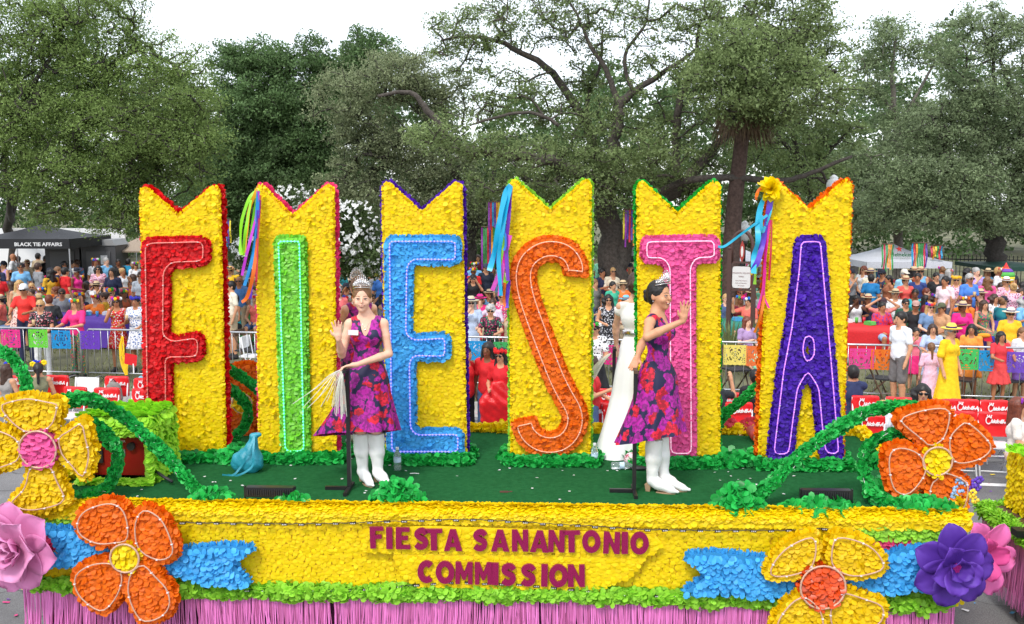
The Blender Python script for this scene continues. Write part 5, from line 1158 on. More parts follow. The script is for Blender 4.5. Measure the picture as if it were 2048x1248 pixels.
# small flower spray under the orange flower
e = T_('flower_spray', 'spray of small pale blue, yellow and violet blossoms below the orange flower', 'flowers', *deckuv(1925, 1005), DECK)
for c, pts in (((150, 190, 235), [(1918, 962), (1912, 978), (1908, 990), (1928, 968), (1905, 1002), (1922, 985)]), ((240, 210, 60), [(1935, 993), (1945, 985), (1928, 1005), (1920, 1018), (1950, 1000)]), ((95, 60, 175), [(1950, 965), (1960, 960), (1944, 978), (1955, 975), (1925, 1022)])):
    for a, b_ in pts:
        u, z = onv(a, b_, .12); P = fl(u, .12, z)-e.location; P = Matrix.Rotation(-YAW, 3, 'Z') @ P; m = MB(); 
        for q in range(5): m.ell((P.x+.02*cos(q*1.26), P.y+random.uniform(-.01, .01), P.z+.02*sin(q*1.26)), (.016, .006, .016), 6, 4)
        m.build('blossom', solid(c, .6), e, True)
# ---------------------------------------------------------------- vines (green foil leaf garlands)
def vine(lab, pts, r=.034, m=GRN, dens=1500):
    """pts (px, py, v)"""
    W = []
    for a, b_, v in pts: u, z = onv(a, b_, v); W.append((u, v, z))
    o0 = W[0]; e = T_('leaf_garland', lab, 'garland', o0[0], o0[1], o0[2], 'green foil leaf garlands on the float'); Q = [Vector(q)-Vector(o0) for q in bez(W, 8)]
    MB().tube(Q, r*.45, 6).build('core', mat('garland_core', s2l(8, 90, 35), .7), e, True); pt = Pet(); garland(pt, Q, r, dens, .04, .042); pt.build('leaves', m, e)
    b = MB(); RQ = resample([tuple(q) for q in Q], .03, False); b.tube([(q[0]+r*.9*cos(i*.9), q[1]-r*.7+r*.3*sin(i*1.7), q[2]+r*.9*sin(i*.9)) for i, q in enumerate(RQ)], .003, 4); b.build('light_string', mat('string_white', (.7, .7, .7), .4), e)
vine('long green vine rising from the deck past the purple letter to the orange flower', [(1500, 1000, .08), (1540, 970, .1), (1580, 930, .15), (1625, 890, .2), (1680, 855, .25), (1730, 825, .28), (1790, 812, .28), (1840, 816, .25)])
vine('green vine looping down in front of the orange flower at the right', [(1850, 873, .35), (1795, 868, .38), (1745, 885, .4), (1728, 925, .35), (1735, 965, .25), (1760, 1000, .12), (1850, 1012, .05)])
vine('green vine climbing behind the gap between the pink and purple letters', [(1420, 870, 1.9), (1450, 828, 2.0), (1490, 795, 2.0), (1525, 762, 2.0)], r=.03)
vine('long green vine sloping from the yellow flower down over the generator to the deck', [(128, 800, .0), (175, 798, .05), (215, 812, .2), (262, 845, .3), (310, 890, .25), (355, 935, .2), (400, 985, .1), (455, 1003, .05)])
vine('short green vine hanging in front of the red generator', [(185, 845, .1), (212, 870, .15), (235, 905, .15), (228, 950, .1), (205, 980, .05), (140, 996, .0)])
vine('dark green tinsel vine curving up at the far left edge', [(-30, 690, .6), (15, 708, .5), (45, 745, .4), (55, 785, .3), (50, 815, .2)], r=.03)
vine('green vine arching between the first two letter boards', [(440, 735, 1.7), (465, 742, 1.9), (495, 762, 1.9), (530, 790, 1.8)], r=.03)
vine('green vine curling down to the deck between the first two boards', [(440, 775, 1.7), (470, 785, 1.8), (495, 815, 1.8), (490, 850, 1.8), (465, 880, 1.7), (445, 905, 1.6)], r=.03)
def clump(lab, px, py, r, h, n=420):
    u, v = deckuv(px, py); e = T_('foil_leaf_clump', lab, 'leaf clump', u, v, DECK, 'green foil leaf clumps on the carpet'); a = rng.uniform(0, 2*pi, n); q = rng.random(n)**.6; P = np.stack([np.cos(a)*r*q, np.sin(a)*r*q*.5, h*(1-q*q)*rng.uniform(.3, 1, n)], 1)
    Nn = np.stack([np.cos(a)*q, np.sin(a)*q-.4, np.ones(n)*.8], 1); Nn /= np.linalg.norm(Nn, axis=1)[:, None]; a2 = rng.uniform(0, 2*pi, n); Pet().add(P, Nn, np.stack([np.cos(a2), np.sin(a2), rng.normal(0, .3, n)], 1), w=.06, l=.07, tilt=.5, jit=.4).build('leaves', GRN, e)
clump('bushy foil leaf clump on the carpet below the sky blue letter', 795, 1003, .20, .17); clump('largest foil leaf clump on the carpet at the foot of the long right vine', 1478, 1018, .2, .2); clump('low foil leaf clump at the foot of the left vine', 425, 1003, .16, .08, 260); clump('foil leaf clump beside the standing orange flower', 1790, 985, .2, .12, 320); clump('low foil leaves on the right edge of the carpet', 1850, 1020, .25, .08, 300); clump('foil leaves by the dark floodlight on the left', 585, 1006, .1, .05, 120); clump('foil leaves by the dark floodlight on the right', 1640, 1018, .3, .05, 240); clump('foil leaves at the right rear side of the deck', 1768, 935, .12, .12, 260); clump('foil leaf clump between the first two board feet', 470, 925, .15, .14, 280); clump('foil leaves behind the woman by the lettered sky blue board', 770, 915, .14, .16, 280); clump('foil leaves left of the purple lettered board foot', 1460, 930, .22, .12, 360)
# ---------------------------------------------------------------- generator in its green box
u0, v0 = deckuv(236, 965); bx = T_('generator_box', 'open box covered in lime petals that shelters the red generator', 'box', u0, v0, DECK); k_ = 8.55/1991; W = 148*k_; H = .58; DP = .5
lm_ = mat('lime_foam', s2l(130, 190, 60), .7); MB().box((0, DP/2, H-.03), (W, DP, .06)).build('top', lm_, bx); MB().box((W/2-.02, DP/2, H/2-.03), (.04, DP, H-.065)).build('side', lm_, bx); MB().box((-W/2+.03, DP/2, H/2-.03), (.06, DP, H-.065)).build('side', lm_, bx); MB().box((0, DP-.02, H/2-.03), (W-.11, .04, H-.065)).build('back', lm_, bx)
pt = Pet()
def patch(x0, x1, y0, y1, z0, z1, N, D, n, w_=.055): pt.add(np.stack([rng.uniform(x0, x1, n), rng.uniform(y0, y1, n), rng.uniform(z0, z1, n)], 1), N, D, w=w_, l=.055, tilt=.5, jit=.4)
patch(-W/2, W/2, 0, DP, H, H+.01, (0, 0, 1), (0, -1, 0), 900); patch(-W/2, W/2, -.01, 0, H-.13, H, (0, -1, 0), (0, 0, -1), 500); patch(W/2-.04, W/2, -.01, 0, 0, H, (0, -1, 0), (0, 0, -1), 200); patch(W/2, W/2+.01, 0, DP, 0, H, (1, 0, 0), (0, 0, -1), 700); patch(-W/2, -W/2+.08, -.01, 0, 0, H, (0, -1, 0), (0, 0, -1), 260); patch(-W/2, W/2, -.06, .01, 0, .05, (0, -1, .5), (0, 0, -1), 450)
pt.build('lime_petals', LGRN, bx)
g = T_('generator', 'dark red portable generator with a black top and control dial inside the lime box', 'generator', u0+.01, v0+.06, DECK+.02); GR = mat('generator_red', s2l(150, 26, 20), .35)
MB().prism(roundpoly([(-.26, .03), (.24, .03), (.24, .33), (.18, .38), (-.26, .38)], .03), 0, .32).build('casing', GR, g); MB().prism(roundpoly([(-.27, .365), (.2, .365), (.16, .415), (-.27, .415)], .02), -.01, .33).build('top_cover', DARK, g); MB().box((.27, .15, .19), (.05, .3, .28)).build('end_cover', DARK, g); MB().box((-.2, -.01, .2), (.09, .02, .12)).build('outlet_panel', DARK, g)
dl = MB().tube([(.1, -.03, .29), (.1, 0, .29)], .035, 16).build('dial', DARK, g); text('INVERTER', .03, WHITE, g, (-.02, -.003, .33), name='lettering'); MB().box((-.02, -.004, .23), (.12, .006, .06)).build('label_plate', mat('grey_label', (.2, .2, .2), .6), g)
for x in (-.2, .18): MB().tube([(x, .05, .03), (x, .05, -.02)], .03, 8).build('foot', DARK, g)
MB().tube([(.30, -.02, .08), (.42, -.1, .04), (.5, -.14, .015)], .014, 6).build('cable', DARK, g, True)
# ---------------------------------------------------------------- small things on the deck
def floodlight(px, py, w_, lab, rz=0):
    u, v = deckuv(px, py); e = T_('floodlight_bar', lab, 'floodlight', u, v, DECK, 'black floodlight bars along the deck edge'); MB().prism(roundpoly([(-w_/2, .045), (w_/2, .045), (w_/2, .125), (-w_/2, .125)], .012), -.02, .05).build('housing', BLACK, e); f = M_('fin', lambda: MB().box((0, 0, 0), (.006, .012, .05)).mesh('fin', DARK))
    for i in range(int(w_/.018)-2): link('fin', f, e, (-w_/2+.03+i*.018, -.026, .085))
    for s in (-1, 1): MB().box((s*(w_/2+.006), .01, .065), (.008, .03, .13)).build('bracket', BLACK, e)
floodlight(540, 1004, .40, 'black ribbed floodlight bar at the deck edge under the glowing letter I'); floodlight(1652, 1010, .40, 'black ribbed floodlight bar at the deck edge under the purple letter A')
def bottle(px, py, lab, lay=False):
    u, v = deckuv(px, py); e = T_('water_bottle', lab, 'bottle', u, v, DECK+(.034 if lay else 0), rz=R(10)); 
    if lay: e.rotation_euler = (0, R(88), YAW)
    MB().lathe([(.028, 0), (.033, .01), (.033, .05), (.030, .055), (.033, .06), (.033, .13), (.028, .16), (.012, .19), (.012, .2)], 14).build('body', CLEAR, e, True); MB().lathe([(.015, .195), (.015, .215), (.001, .216)], 12).build('cap', WHITE, e); MB().lathe([(.0338, .08), (.0338, .12)], 14).build('label_band', mat('bottle_label', (.55, .7, .85), .5), e)
bottle(795, 941, 'clear water bottle standing at the foot of the sky blue letter'); bottle(1189, 932, 'clear water bottle standing beside the orange lettered board'); bottle(1222, 939, 'clear water bottle lying on the carpet behind the metal stand', True)
o = inst('dark_slipper', MB().ell((0, 0, .02), (.09, .045, .02)).mesh('slipper', None, True), DARK, None, fl(*deckuv(1278, 940))); o['label'] = 'dark flat shoe lying near the lying bottle'; o['category'] = 'shoe'
o = inst('floral_pouch', MB().ell((0, 0, .06), (.07, .06, .07)).mesh('pouch', None, True), floral((225, 200, 205), (190, 60, 90), (150, 60, 120), 40), None, fl(*deckuv(1262, 932))); o['label'] = 'small floral pouch behind the second metal stand'; o['category'] = 'pouch'
o = inst('folding_knife', MB().box((0, 0, .006), (.07, .016, .012)).box((.045, .008, .005), (.05, .01, .006), .3).mesh('knife', None), mat('reddish_brown', (.12, .04, .03), .5), None, fl(*deckuv(1008, 985))); o['label'] = 'small reddish brown tool lying alone on the open carpet'; o['category'] = 'tool'
o = inst('cable_tie', MB().tube([(0, 0, .005), (.04, .004, .006), (.08, -.006, .005)], .004, 5).mesh('tie', None), WHITE, None, fl(*deckuv(820, 948))); o['label'] = 'white plastic tie on the carpet beside the bottle at the blue letter'; o['category'] = 'cable tie'
e = T_('red_roller', 'red spool with a wooden end on the rear deck rim left of the purple letter', 'spool', *deckuv(1510, 884), DECK+.05); MB().tube([(0, -.1, .02), (0, .2, .02)], .055, 14).build('spool', mat('spool_red', (.4, .03, .02), .5), e, True); MB().tube([(0, -.106, .02), (0, -.1, .02)], .04, 12).build('end', CARD, e)
# teal drawstring bag
u, v = deckuv(495, 943); bg = T_('drawstring_bag', 'teal drawstring bag slumped against the glowing lime letter board', 'bag', u, v, DECK); S = SDF((-.25, -.2, -.02), (.25, .2, .42), .012)
S.ell((0, 0, .09), (.15, .09, .10), .03); S.cap((.01, 0, .1), (.07, 0, .30), .11, .035, .05, flat=.8); S.ell((.085, 0, .335), (.05, .03, .03), .02); S.noise(.006, 45, 2); S.clip(2, .0); BAG = mat('teal_nylon', s2l(40, 145, 165), .45, bump=.4, bscale=30, var=.15, vscale=8); o = inst('bag', S.mesh('bag'), BAG, bg)
for dx in (-.02, .03): ribbon('strap', [(.08, -.03, .33), (.06+dx, -.11, .2), (.02+dx*2, -.12, .08), (-.06+dx, -.16, .012), (-.16+dx, -.15, .01)], .018, BAG, bg, .2)
# metal stands held by the women
def stand(px, py, v, h, lab, top=0):
    u, z = onv(px, py, v); e = T_('handhold_stand', lab, 'stand', u, v, DECK, 'black metal handhold stands'); MB().box((0, 0, h/2+.016), (.032, .032, h-.03)).build('post', BLACK, e); MB().box((0, -.02, .015), (.03, .34, .03)).build('foot_bar', BLACK, e); MB().box((-.11, .0, .0165), (.19, .028, .03)).build('foot_bar', BLACK, e); MB().box((0, -.05 if top == 0 else 0, h+.012), (.03, .16, .024)).build('grip', BLACK if not top else WOOD, e)
stand(699, 980, deckuv(699, 980)[1], 1.02, 'black stand with T foot held by the smiling woman in front'); stand(1268, 985, deckuv(1268, 985)[1], 1.02, 'black stand with T foot beside the waving woman in profile', 1); stand(1226, 902, deckuv(1226, 902)[1], 1.0, 'black stand held by the woman in the white gown at the rear')

# ---------------------------------------------------------------- the next float at the right edge
nf = thing('parade_float', 'yellow corner of the next float with lime top and pink fringe at the right edge', 'parade float', (4.66, 6.95, 0), R(-1.5))
ZT = 1.34; ZB_ = .80; YB = 2.3; MB().box((1.2, YB/2, (ZT+ZB_)/2), (2.4, YB, ZT-ZB_)).build('body', mat('rim_yellow', (0, 0, 0)), nf)
X, Z = fill([(0, ZB_), (YB, ZB_), (YB, ZT), (0, ZT)], .034, .026); pt = Pet().add(np.stack([np.full(len(X), -.004), X, Z], 1), (-1, 0, 0), (0, 0, -1), w=.046, l=.042, tilt=.3)
X, Z = fill([(0, ZB_), (2.4, ZB_), (2.4, ZT), (0, ZT)], .04, .03); pt.add(np.stack([X, np.full(len(X), -.004), Z], 1), (0, -1, 0), (0, 0, -1), w=.05, l=.045, tilt=.35); pt.build('yellow_petals', YEL, nf)
pt = Pet(); n = 4200; pt.add(np.stack([rng.uniform(-.02, 2.0, n), rng.uniform(0, YB, n), np.full(n, ZT+.003)], 1), (0, 0, 1), (-1, 0, 0), w=.055, l=.06, tilt=.6, jit=.6); pt.build('lime_petals', LGRN, nf)
pt = Pet(); garland(pt, [(-.2, -.1, .74), (-.2, 1, .74), (-.2, YB+.05, .74)], .06, 2600, .018, .065); garland(pt, [(-.2, YB+.05, .74), (.6, YB+.05, .74)], .05, 1800, .018, .06); pt.build('green_tinsel', LIMEE, nf)
MB().box((1.1, YB/2, .72), (2.5, YB+.02, .1)).build('deck', WOOD, nf); fringe(nf, [(-.17, YB+.03), (-.17, -.1)], .69, .04); MB().box((1.0, YB/2, .38), (2.2, YB-.1, .6)).build('skirt_backing', mat('dark_pink_cloth', (0, 0, 0)), nf); MB().box((-.22, 1.45, .80), (.2, .12, .06)).box((-.1, 1.45, .86), (.1, .1, .1)).build('hitch', BLACK, nf)
MB().tube([(.02, 1.0, 1.0), (-.02, 1.1, .9), (-.06, 1.3, .86)], .012, 6).build('cable', BLACK, nf, True)
# fallen petals and scuffs of confetti on the carpet
pt = Pet(); n = 70; Pp = np.stack([np.clip(rng.choice([-2.6, -.9, .4, 2.1], n)+rng.normal(0, .45, n), UL+.2, UR-.2), np.clip(rng.normal(.8, .5, n), .05, 2.4), np.full(n, DECK+.008)], 1); a = rng.uniform(0, 2*pi, n); pt.add(Pp, (0, 0, 1), np.stack([np.cos(a), np.sin(a), np.zeros(n)], 1), w=.022, l=.022, tilt=.1, jit=.1); pt.build('fallen_petals', WHT, FL)

# ================================================================ the four women on the float
ROSE = floral((24, 22, 62), (176, 20, 150), (214, 18, 52), 12.5, 'rose_brocade', .60)
def hero(lab, base, rot, J, sk, hair, dress, hres=.007, head_rot=0, tilt=0, scale=1.0, gown=False, boots=True, smile=True, crown=True, hemf=.50, hemb=.36, fingers=True, tail=(0, 0)):
    e = thing('person', lab, 'person', base, rot, 'women in tiaras on the float', scale); HC = J['head']; Rm = Matrix.Rotation(head_rot, 4, 'Z') @ Matrix.Rotation(tilt, 4, 'X')
    S = SDF((-.50, -.50, -.01), (.50, .36, 1.90), hres); hp = lambda x, y, z: tuple(Vector(HC)+(Rm @ Vector((x, y, z))))
    S.ell(hp(0, .014, .025), (.073, .092, .094), .02, rot=Rm); S.ell(hp(0, -.03, -.02), (.060, .058, .062), .02, rot=Rm); S.ell(hp(0, -.034, -.062), (.044, .048, .044), .02, rot=Rm); S.ell(hp(0, -.062, -.088), (.02, .02, .018), .015)
    for s in (-1, 1):
        S.ell(hp(s*.036, -.062, -.03), (.024, .022, .022), .015); S.ell(hp(s*.031, -.094, .008), (.013, .009, .008), .006, sub=True); S.ell(hp(s*.072, .008, -.005), (.009, .018, .029), .005, rot=Rm @ Matrix.Rotation(s*-.3, 4, 'Z'))
    S.cap(hp(0, -.086, .012), hp(0, -.102, -.02), .0075, .011, .01); S.ell(hp(0, -.086, -.05), (.022, .012, .012), .008)
    S.cap(hp(0, .018, -.05), J['neck'], .046, .047, .02)
    S.cap(J['neck'], J['chest'], .046, .09, .05); S.ell(J['chest'], (.132, .088, .14), .05); S.ell(J['waist'], (.102, .076, .13), .05); S.ell(J['pelvis'], (.138, .10, .12), .05)
    for k, s in (('l', -1), ('r', 1)):
        S.cap(lerp(J['neck'], J['sh'+k], .1), J['sh'+k], .030, .040, .035); m_ = lerp(J['sh'+k], J['el'+k], .4)
        S.cap(J['sh'+k], m_, .041, .037, .02); S.cap(m_, J['el'+k], .037, .030, .015); c = lerp(J['el'+k], J['wr'+k], .3); S.cap(J['el'+k], c, .032, .034, .015); S.cap(c, J['wr'+k], .034, .020, .012)
        S.cap(J['hip'+k], J['kn'+k], .083, .05, .03); S.cap(J['kn'+k], J['an'+k], .05, .034, .02)
        # hand: palm and five fingers, each with its own bend
        wr = Vector(J['wr'+k]); d = Vector(J['hd'+k][0]).normalized(); pn = Vector(J['hd'+k][1]).normalized(); side = d.cross(pn).normalized()*J['hd'+k][2]; cu = J['hd'+k][3]
        S.cap(wr, wr+d*.03, .021, .024, .01); pc = wr+d*.052
        for q in (-.025, -.009, .008, .024): S.cap(wr+d*.02+side*q*.7, wr+d*.082+side*q, .0125, .0105, .012)
        for i, (q, L) in enumerate(((-.027, .062), (-.009, .074), (.009, .069), (.026, .054))):
            a0 = wr+d*.085+side*q; sp = side*q*J['hd'+k][4]*2.2; p1 = a0+(d+sp*4).normalized()*L*.5+pn*cu*.012; p2 = p1+((d+sp*5)*(1-cu)+pn*cu).normalized()*L*.5
            S.cap(a0, p1, .0095, .0085, .004); S.cap(p1, p2, .0085, .007, .003)
        t0 = wr+d*.028-side*.02; t1 = t0+(d*.7-side).normalized()*.034+pn*.006; S.cap(t0, t1, .014, .0105, .008); S.cap(t1, t1+(d-side*.35).normalized()*.03, .0100, .008, .004)
    o = inst('body', S.mesh('body'), skin(sk), e)
    # face
    def fm(name, b, m): return inst(name, b.mesh(name, None, True), m, e, HC)
    q = lambda x, y, z: tuple(Rm @ Vector((x, y, z)))
    for s in (-1, 1):
        fm('eye', MB().ell(q(s*.031, -.0835, .008), (.0125, .009, .0048), 10, 7), mat('eye_white', (.72, .7, .68), .2)); fm('iris', MB().ell(q(s*.031, -.0905, .008), (.005, .003, .0045), 8, 5), EYE)
        fm('eyelash', MB().tube([q(s*.016, -.089, .009), q(s*.026, -.0945, .0135), q(s*.037, -.092, .0135), q(s*.047, -.083, .009)], .0022, 4), EYE)
        fm('eyebrow', MB().tube([q(s*.014, -.094, .026), q(s*.03, -.0955, .033), q(s*.05, -.081, .028)], [.0028, .003, .0015], 5), hairm(hair[1]))
    yl = -.0948
    fm('lips', MB().tube([q(-.030, yl+.017, -.040), q(-.016, yl+.004, -.0465), q(0, yl-.001, -.048), q(.016, yl+.004, -.0465), q(.030, yl+.017, -.040), q(.017, yl+.006, -.058), q(0, yl+.002, -.0635), q(-.017, yl+.006, -.058), q(-.030, yl+.017, -.040)], .0026, 6), LIP)
    if smile: fm('teeth', MB().ell(q(0, yl+.0075, -.0535), (.021, .008, .0068), 10, 5), mat('tooth_white', (.8, .78, .74), .3))
    # hair
    H = SDF((-.16, -.17, -.2), (.16, .22, .22), .006)
    H.ell(q(0, .022, .034), (.081, .098, .094), .02, rot=Rm); H.ell(q(0, .05, -.01), (.072, .062, .075), .02, rot=Rm)
    if hair[0] == 'bun': H.ell(q(0, .118, -.02 if hair[1] == 'k' else .01), (.045, .04, .045), .012); 
    if hair[0] == 'bun':
        for i in range(5): H.ell(q(.03*cos(i*1.26), .128, .005+.03*sin(i*1.26)), (.022, .02, .022), .006)
    H.noise(.0016, 160, 2); H.ell(q(0, -.105, -.028), (.066, .088, .112), .008, sub=True, rot=Rm); H.ell(q(0, -.09, -.115), (.1, .09, .07), .008, sub=True)
    inst('hair', H.mesh('hair'), hairm(hair[1]), e, HC)
    for s in (-1, 1): inst('earring', MB().ell(q(s*.083, .0, -.04), (.004, .004, .008), 6, 4).mesh('earring', None, True), SILVER, e, HC)
    # tiara: band, scrolls and points
    if crown:
        ti = link('tiara', None, e, HC); Tm = Rm @ Matrix.Translation((0, -.012, .088)) @ Matrix.Rotation(R(-14), 4, 'X')
        arc = lambda a, z, r=.072: tuple(Tm @ Vector((sin(a)*r*1.02, -cos(a)*r*1.02, z))); rr = .0024
        MB().tube([arc(R(t), 0) for t in range(-95, 96, 10)], .0034, 6).tube([arc(R(t), .016) for t in range(-90, 91, 10)], rr, 5).build('band', SILVER, ti, True)
        for t in range(-78, 79, 13):
            h_ = .018+.066*max(0, cos(R(t)*1.1))**2.2; b = MB(); b.tube([arc(R(t-7), .016), arc(R(t-5), .016+h_*.45), arc(R(t), h_+.012)], rr, 5); b.tube([arc(R(t+7), .016), arc(R(t+5), .016+h_*.45), arc(R(t), h_+.012)], rr, 5)
            b.tube([arc(R(t)+.07*cos(w_), .016+h_*.36+h_*.2*sin(w_)) for w_ in [2*pi*i/10 for i in range(11)]], rr*.9, 4); b.ell(arc(R(t), h_+.018), (.005,)*3, 6, 4); b.ell(arc(R(t), .016+h_*.36), (.0055,)*3, 6, 4); b.ell(arc(R(t+10), .02), (.0045,)*3, 6, 4); b.build('point', SILVER, ti, True)
    # bodice
    B = SDF((-.3, -.3, .9), (.3, .3, 1.56), .008); B.cap(J['neck'], J['chest'], .052, .10, .05); B.ell(J['chest'], (.142, .098, .15), .05); B.ell(J['waist'], (.110, .084, .15), .04); B.ell(lerp(J['pelvis'], J['waist'], .4), (.14, .105, .1), .04)
    for s in (-1, 1): B.ell((J['chest'][0]+s*.066, J['chest'][1]-.078, J['chest'][2]+.0), (.06, .052, .06), .03); B.cap(lerp(J['neck'], J['shl' if s < 0 else 'shr'], .6), lerp(J['neck'], J['shl' if s < 0 else 'shr'], .8), .043, .041, .02); B.cap(lerp(J['neck'], J['shl' if s < 0 else 'shr'], .7), (s*.075, -.05, 1.30), .042, .05, .02)
    if gown:
        for k in 'lr': B.cap(lerp(J['neck'], J['sh'+k], .6), lerp(J['sh'+k], J['el'+k], .22), .052, .053, .02)
    nk = J['neck']
    if not gown: B.cap((nk[0], nk[1]-.09, nk[2]+.03), (nk[0], J['chest'][1]-.15, J['chest'][2]-.05), .08, .016, .008, sub=True); B.ell((nk[0], nk[1]+(.08 if not gown else 0), nk[2]+.02), (.075, .09, .07), .01, sub=True); B.cap((nk[0], nk[1]-.03, nk[2]+.04), (nk[0], nk[1]-.02, nk[2]-.01), .07, .055, .01, sub=True)
    else: B.clip(2, nk[2]-.02, '<')
    if not gown:
        for k in 'lr': B.ell((J['sh'+k][0]*1.16, J['sh'+k][1], J['sh'+k][2]-.01), (.05, .11, .09), .01, sub=True)
    B.clip(2, J['waist'][2]-.10)
    inst('bodice', B.mesh('bodice'), dress, e)
    # skirt: a folded cone with a dipping hem
    V = []; nu, nv = 120, 22; wz = J['waist'][2]-.05; Rz0 = (.132, .106)
    for j in range(nv+1):
        t = j/nv
        for i in range(nu):
            a = 2*pi*i/nu; bk = (1+sin(a))/2; he = hemf+(hemb-hemf)*bk**1.5
            fo = 1+(.075 if not gown else .05)*t**.8*sin(a*9+1.2*sin(a*2)+t*.8)+.02*t*sin(a*17)
            rx = Rz0[0]+((.125 if not gown else .12)*t**.95+.012*sin(pi*min(t*2.2, 1))); ry = Rz0[1]+((.13 if not gown else .12)*t**.9+.02*sin(pi*min(t*2.2, 1)))
            x = J['waist'][0]+rx*cos(a)*fo+tail[0]*cos(tail[1])*t*t*max(0, cos(a-tail[1]))**2+(J['pelvis'][0]-J['waist'][0])*t; y = J['pelvis'][1]+ry*sin(a)*fo+(.10*bk*t*t)+tail[0]*sin(tail[1])*t*t*max(0, cos(a-tail[1]))**2
            z = wz+(he-wz)*t-(tail[0]*.25*t*t*max(0, cos(a-tail[1]))**2); V.append((x, y, z))
    F = [(j*nu+i, j*nu+(i+1) % nu, (j+1)*nu+(i+1) % nu, (j+1)*nu+i) for j in range(nv) for i in range(nu)]
    inst('skirt', mesh_np('skirt', V, F, None, True), dress, e)
    if boots:
        bm = mat('white_leather', (.86, .85, .83), .38, bump=.25, bscale=16, var=.04); hm = mat('stacked_heel', (.42, .27, .16), .6)
        for k, s in (('l', -1), ('r', 1)):
            a, t = J['an'+k], J['to'+k]; Bt = SDF((a[0]-.2, -.35, -.01), (a[0]+.2, .2, .56), .008); kn = J['kn'+k]; top = lerp(a, kn, .80); d = (Vector((t[0], t[1], 0))-Vector((a[0], a[1], 0))).normalized()
            Bt.cap((a[0], a[1], .12), lerp(a, kn, .45), .043, .062, .02); Bt.cap(lerp(a, kn, .45), top, .064, .070, .02); Bt.cap((a[0]-d.x*.01, a[1]+.0, .09), (a[0]+d.x*.06, a[1]+d.y*.06, .07), .044, .040, .03)
            Bt.cap((a[0]+d.x*.05, a[1]+d.y*.05, .062), (a[0]+d.x*.15, a[1]+d.y*.16, .03), .042, .030, .03); Bt.cap((a[0]+d.x*.15, a[1]+d.y*.15, .026), (a[0]+d.x*.215, a[1]+d.y*.215, .022), .026, .012, .02); Bt.noise(.0026, 46, s)
            Bt.ell((top[0], top[1]-.0, top[2]+.055), (.056, .2, .04), .01, sub=True); Bt.clip(2, .006); Bt.clip(2, top[2]+.02, '<'); bo = inst('boot', Bt.mesh('boot'), bm, e)
            hh = MB(); hh.add([(a[0]+x*sc-d.x*.025, a[1]+y*sc+.03, z) for z, sc in ((0, .8), (.06, 1.15)) for x, y in ((-.022, -.02), (.022, -.02), (.022, .022), (-.022, .022))], [(3, 2, 1, 0), (4, 5, 6, 7), (0, 1, 5, 4), (1, 2, 6, 5), (2, 3, 7, 6), (3, 0, 4, 7)]); hh.build('heel', hm, bo)
            MB().prism([(a[0]+d.x*u_-d.y*w_, a[1]+d.y*u_+d.x*w_) for u_, w_ in ((.04, -.026), (.10, -.036), (.15, -.03), (.195, -.006), (.195, .006), (.15, .03), (.10, .036), (.04, .026))], .0, .007, ax='xy').build('sole', hm, bo)
    return e
def HJ(**k):
    J = joints('st'); J.update(dict(head=(0, -.005, 1.59), neck=(0, .015, 1.45), chest=(0, .01, 1.29), waist=(0, .0, 1.11), pelvis=(0, .01, .96)))
    J['shl'] = (-.142, .015, 1.385); J['shr'] = (.142, .015, 1.385); J['anl'] = (-.07, .03, .10); J['anr'] = (.07, .03, .10); J['tol'] = (-.05, -.2, 0); J['tor'] = (.10, -.2, 0); J['knl'] = (-.065, 0, .50); J['knr'] = (.065, 0, .50)
    J['hdl'] = ((0, -.1, -1), (0, -1, 0), 1, .3, .2); J['hdr'] = J['hdl']; J.update(k); return J
u, v = deckuv(738, 966); b1 = fl(u, v)
J = HJ(head=(-.03, -.01, 1.60), elr=(.19, -.02, 1.13), wrr=(-.06, -.235, 1.075), hdr=((-1, -.25, -.12), (0, -.3, -1), 1, .6, .1), ell=(-.205, -.05, 1.13), wrl=(-.205, -.23, 1.29), hdl=((-.06, -.1, 1), (.05, -1, .1), 1, .15, 1.0), anl=(-.055, .03, .10), anr=(.08, -.0, .10), tol=(.05, -.15, 0), tor=(.20, -.14, 0))
h1 = hero('smiling woman in a rose print dress and tiara, palm raised towards the street', b1, R(2), J, 'a', ('bun', 'l'), ROSE, head_rot=R(3), tail=(.24, R(165)))
MB().box((0, 0, 0), (.085, .005, .042)).build('name_badge', WHITE, h1, loc=(-.095, -.135, 1.33), rot=(0, R(3), 0))
o = MB().tube([(-.05, .0, 1.43), (-.035, -.055, 1.40), (0, -.085, 1.355), (.035, -.055, 1.40), (.05, .0, 1.43)], .0016, 4).ell((0, -.088, 1.345), (.006, .004, .007), 6, 4).build('necklace', SILVER, h1, True)
fr = MB(); 
for i in range(44):
    s = i/43; xx = -.42+.42*s if i % 5 == 0 else random.uniform(-.09, .03); L = random.uniform(.28, .42); p0 = Vector((0, 0, 0)); p3 = Vector((xx if i % 3 == 0 else xx, random.uniform(-.12, .05), -L*(.75 if i % 5 == 0 else 1.0))); fr.tube(bez([p0, p0+Vector((xx*.25, -.02, -.05)), Vector((xx*.6, p3.y, -L*.45+random.uniform(-.02, .02))), p3], 4), .0028, 3)
P = Matrix.Rotation(R(2), 3, 'Z') @ Vector((-.17, -.28, 1.05)); o = inst('white_streamers', fr.mesh('streamers'), mat('white_iridescent', (.78, .77, .68), .3), None, b1+P); o['label'] = 'bunch of thin white streamers hanging from the hand of the smiling woman'; o['category'] = 'streamers'
u, v = deckuv(1312, 980); b2_ = fl(u, v)
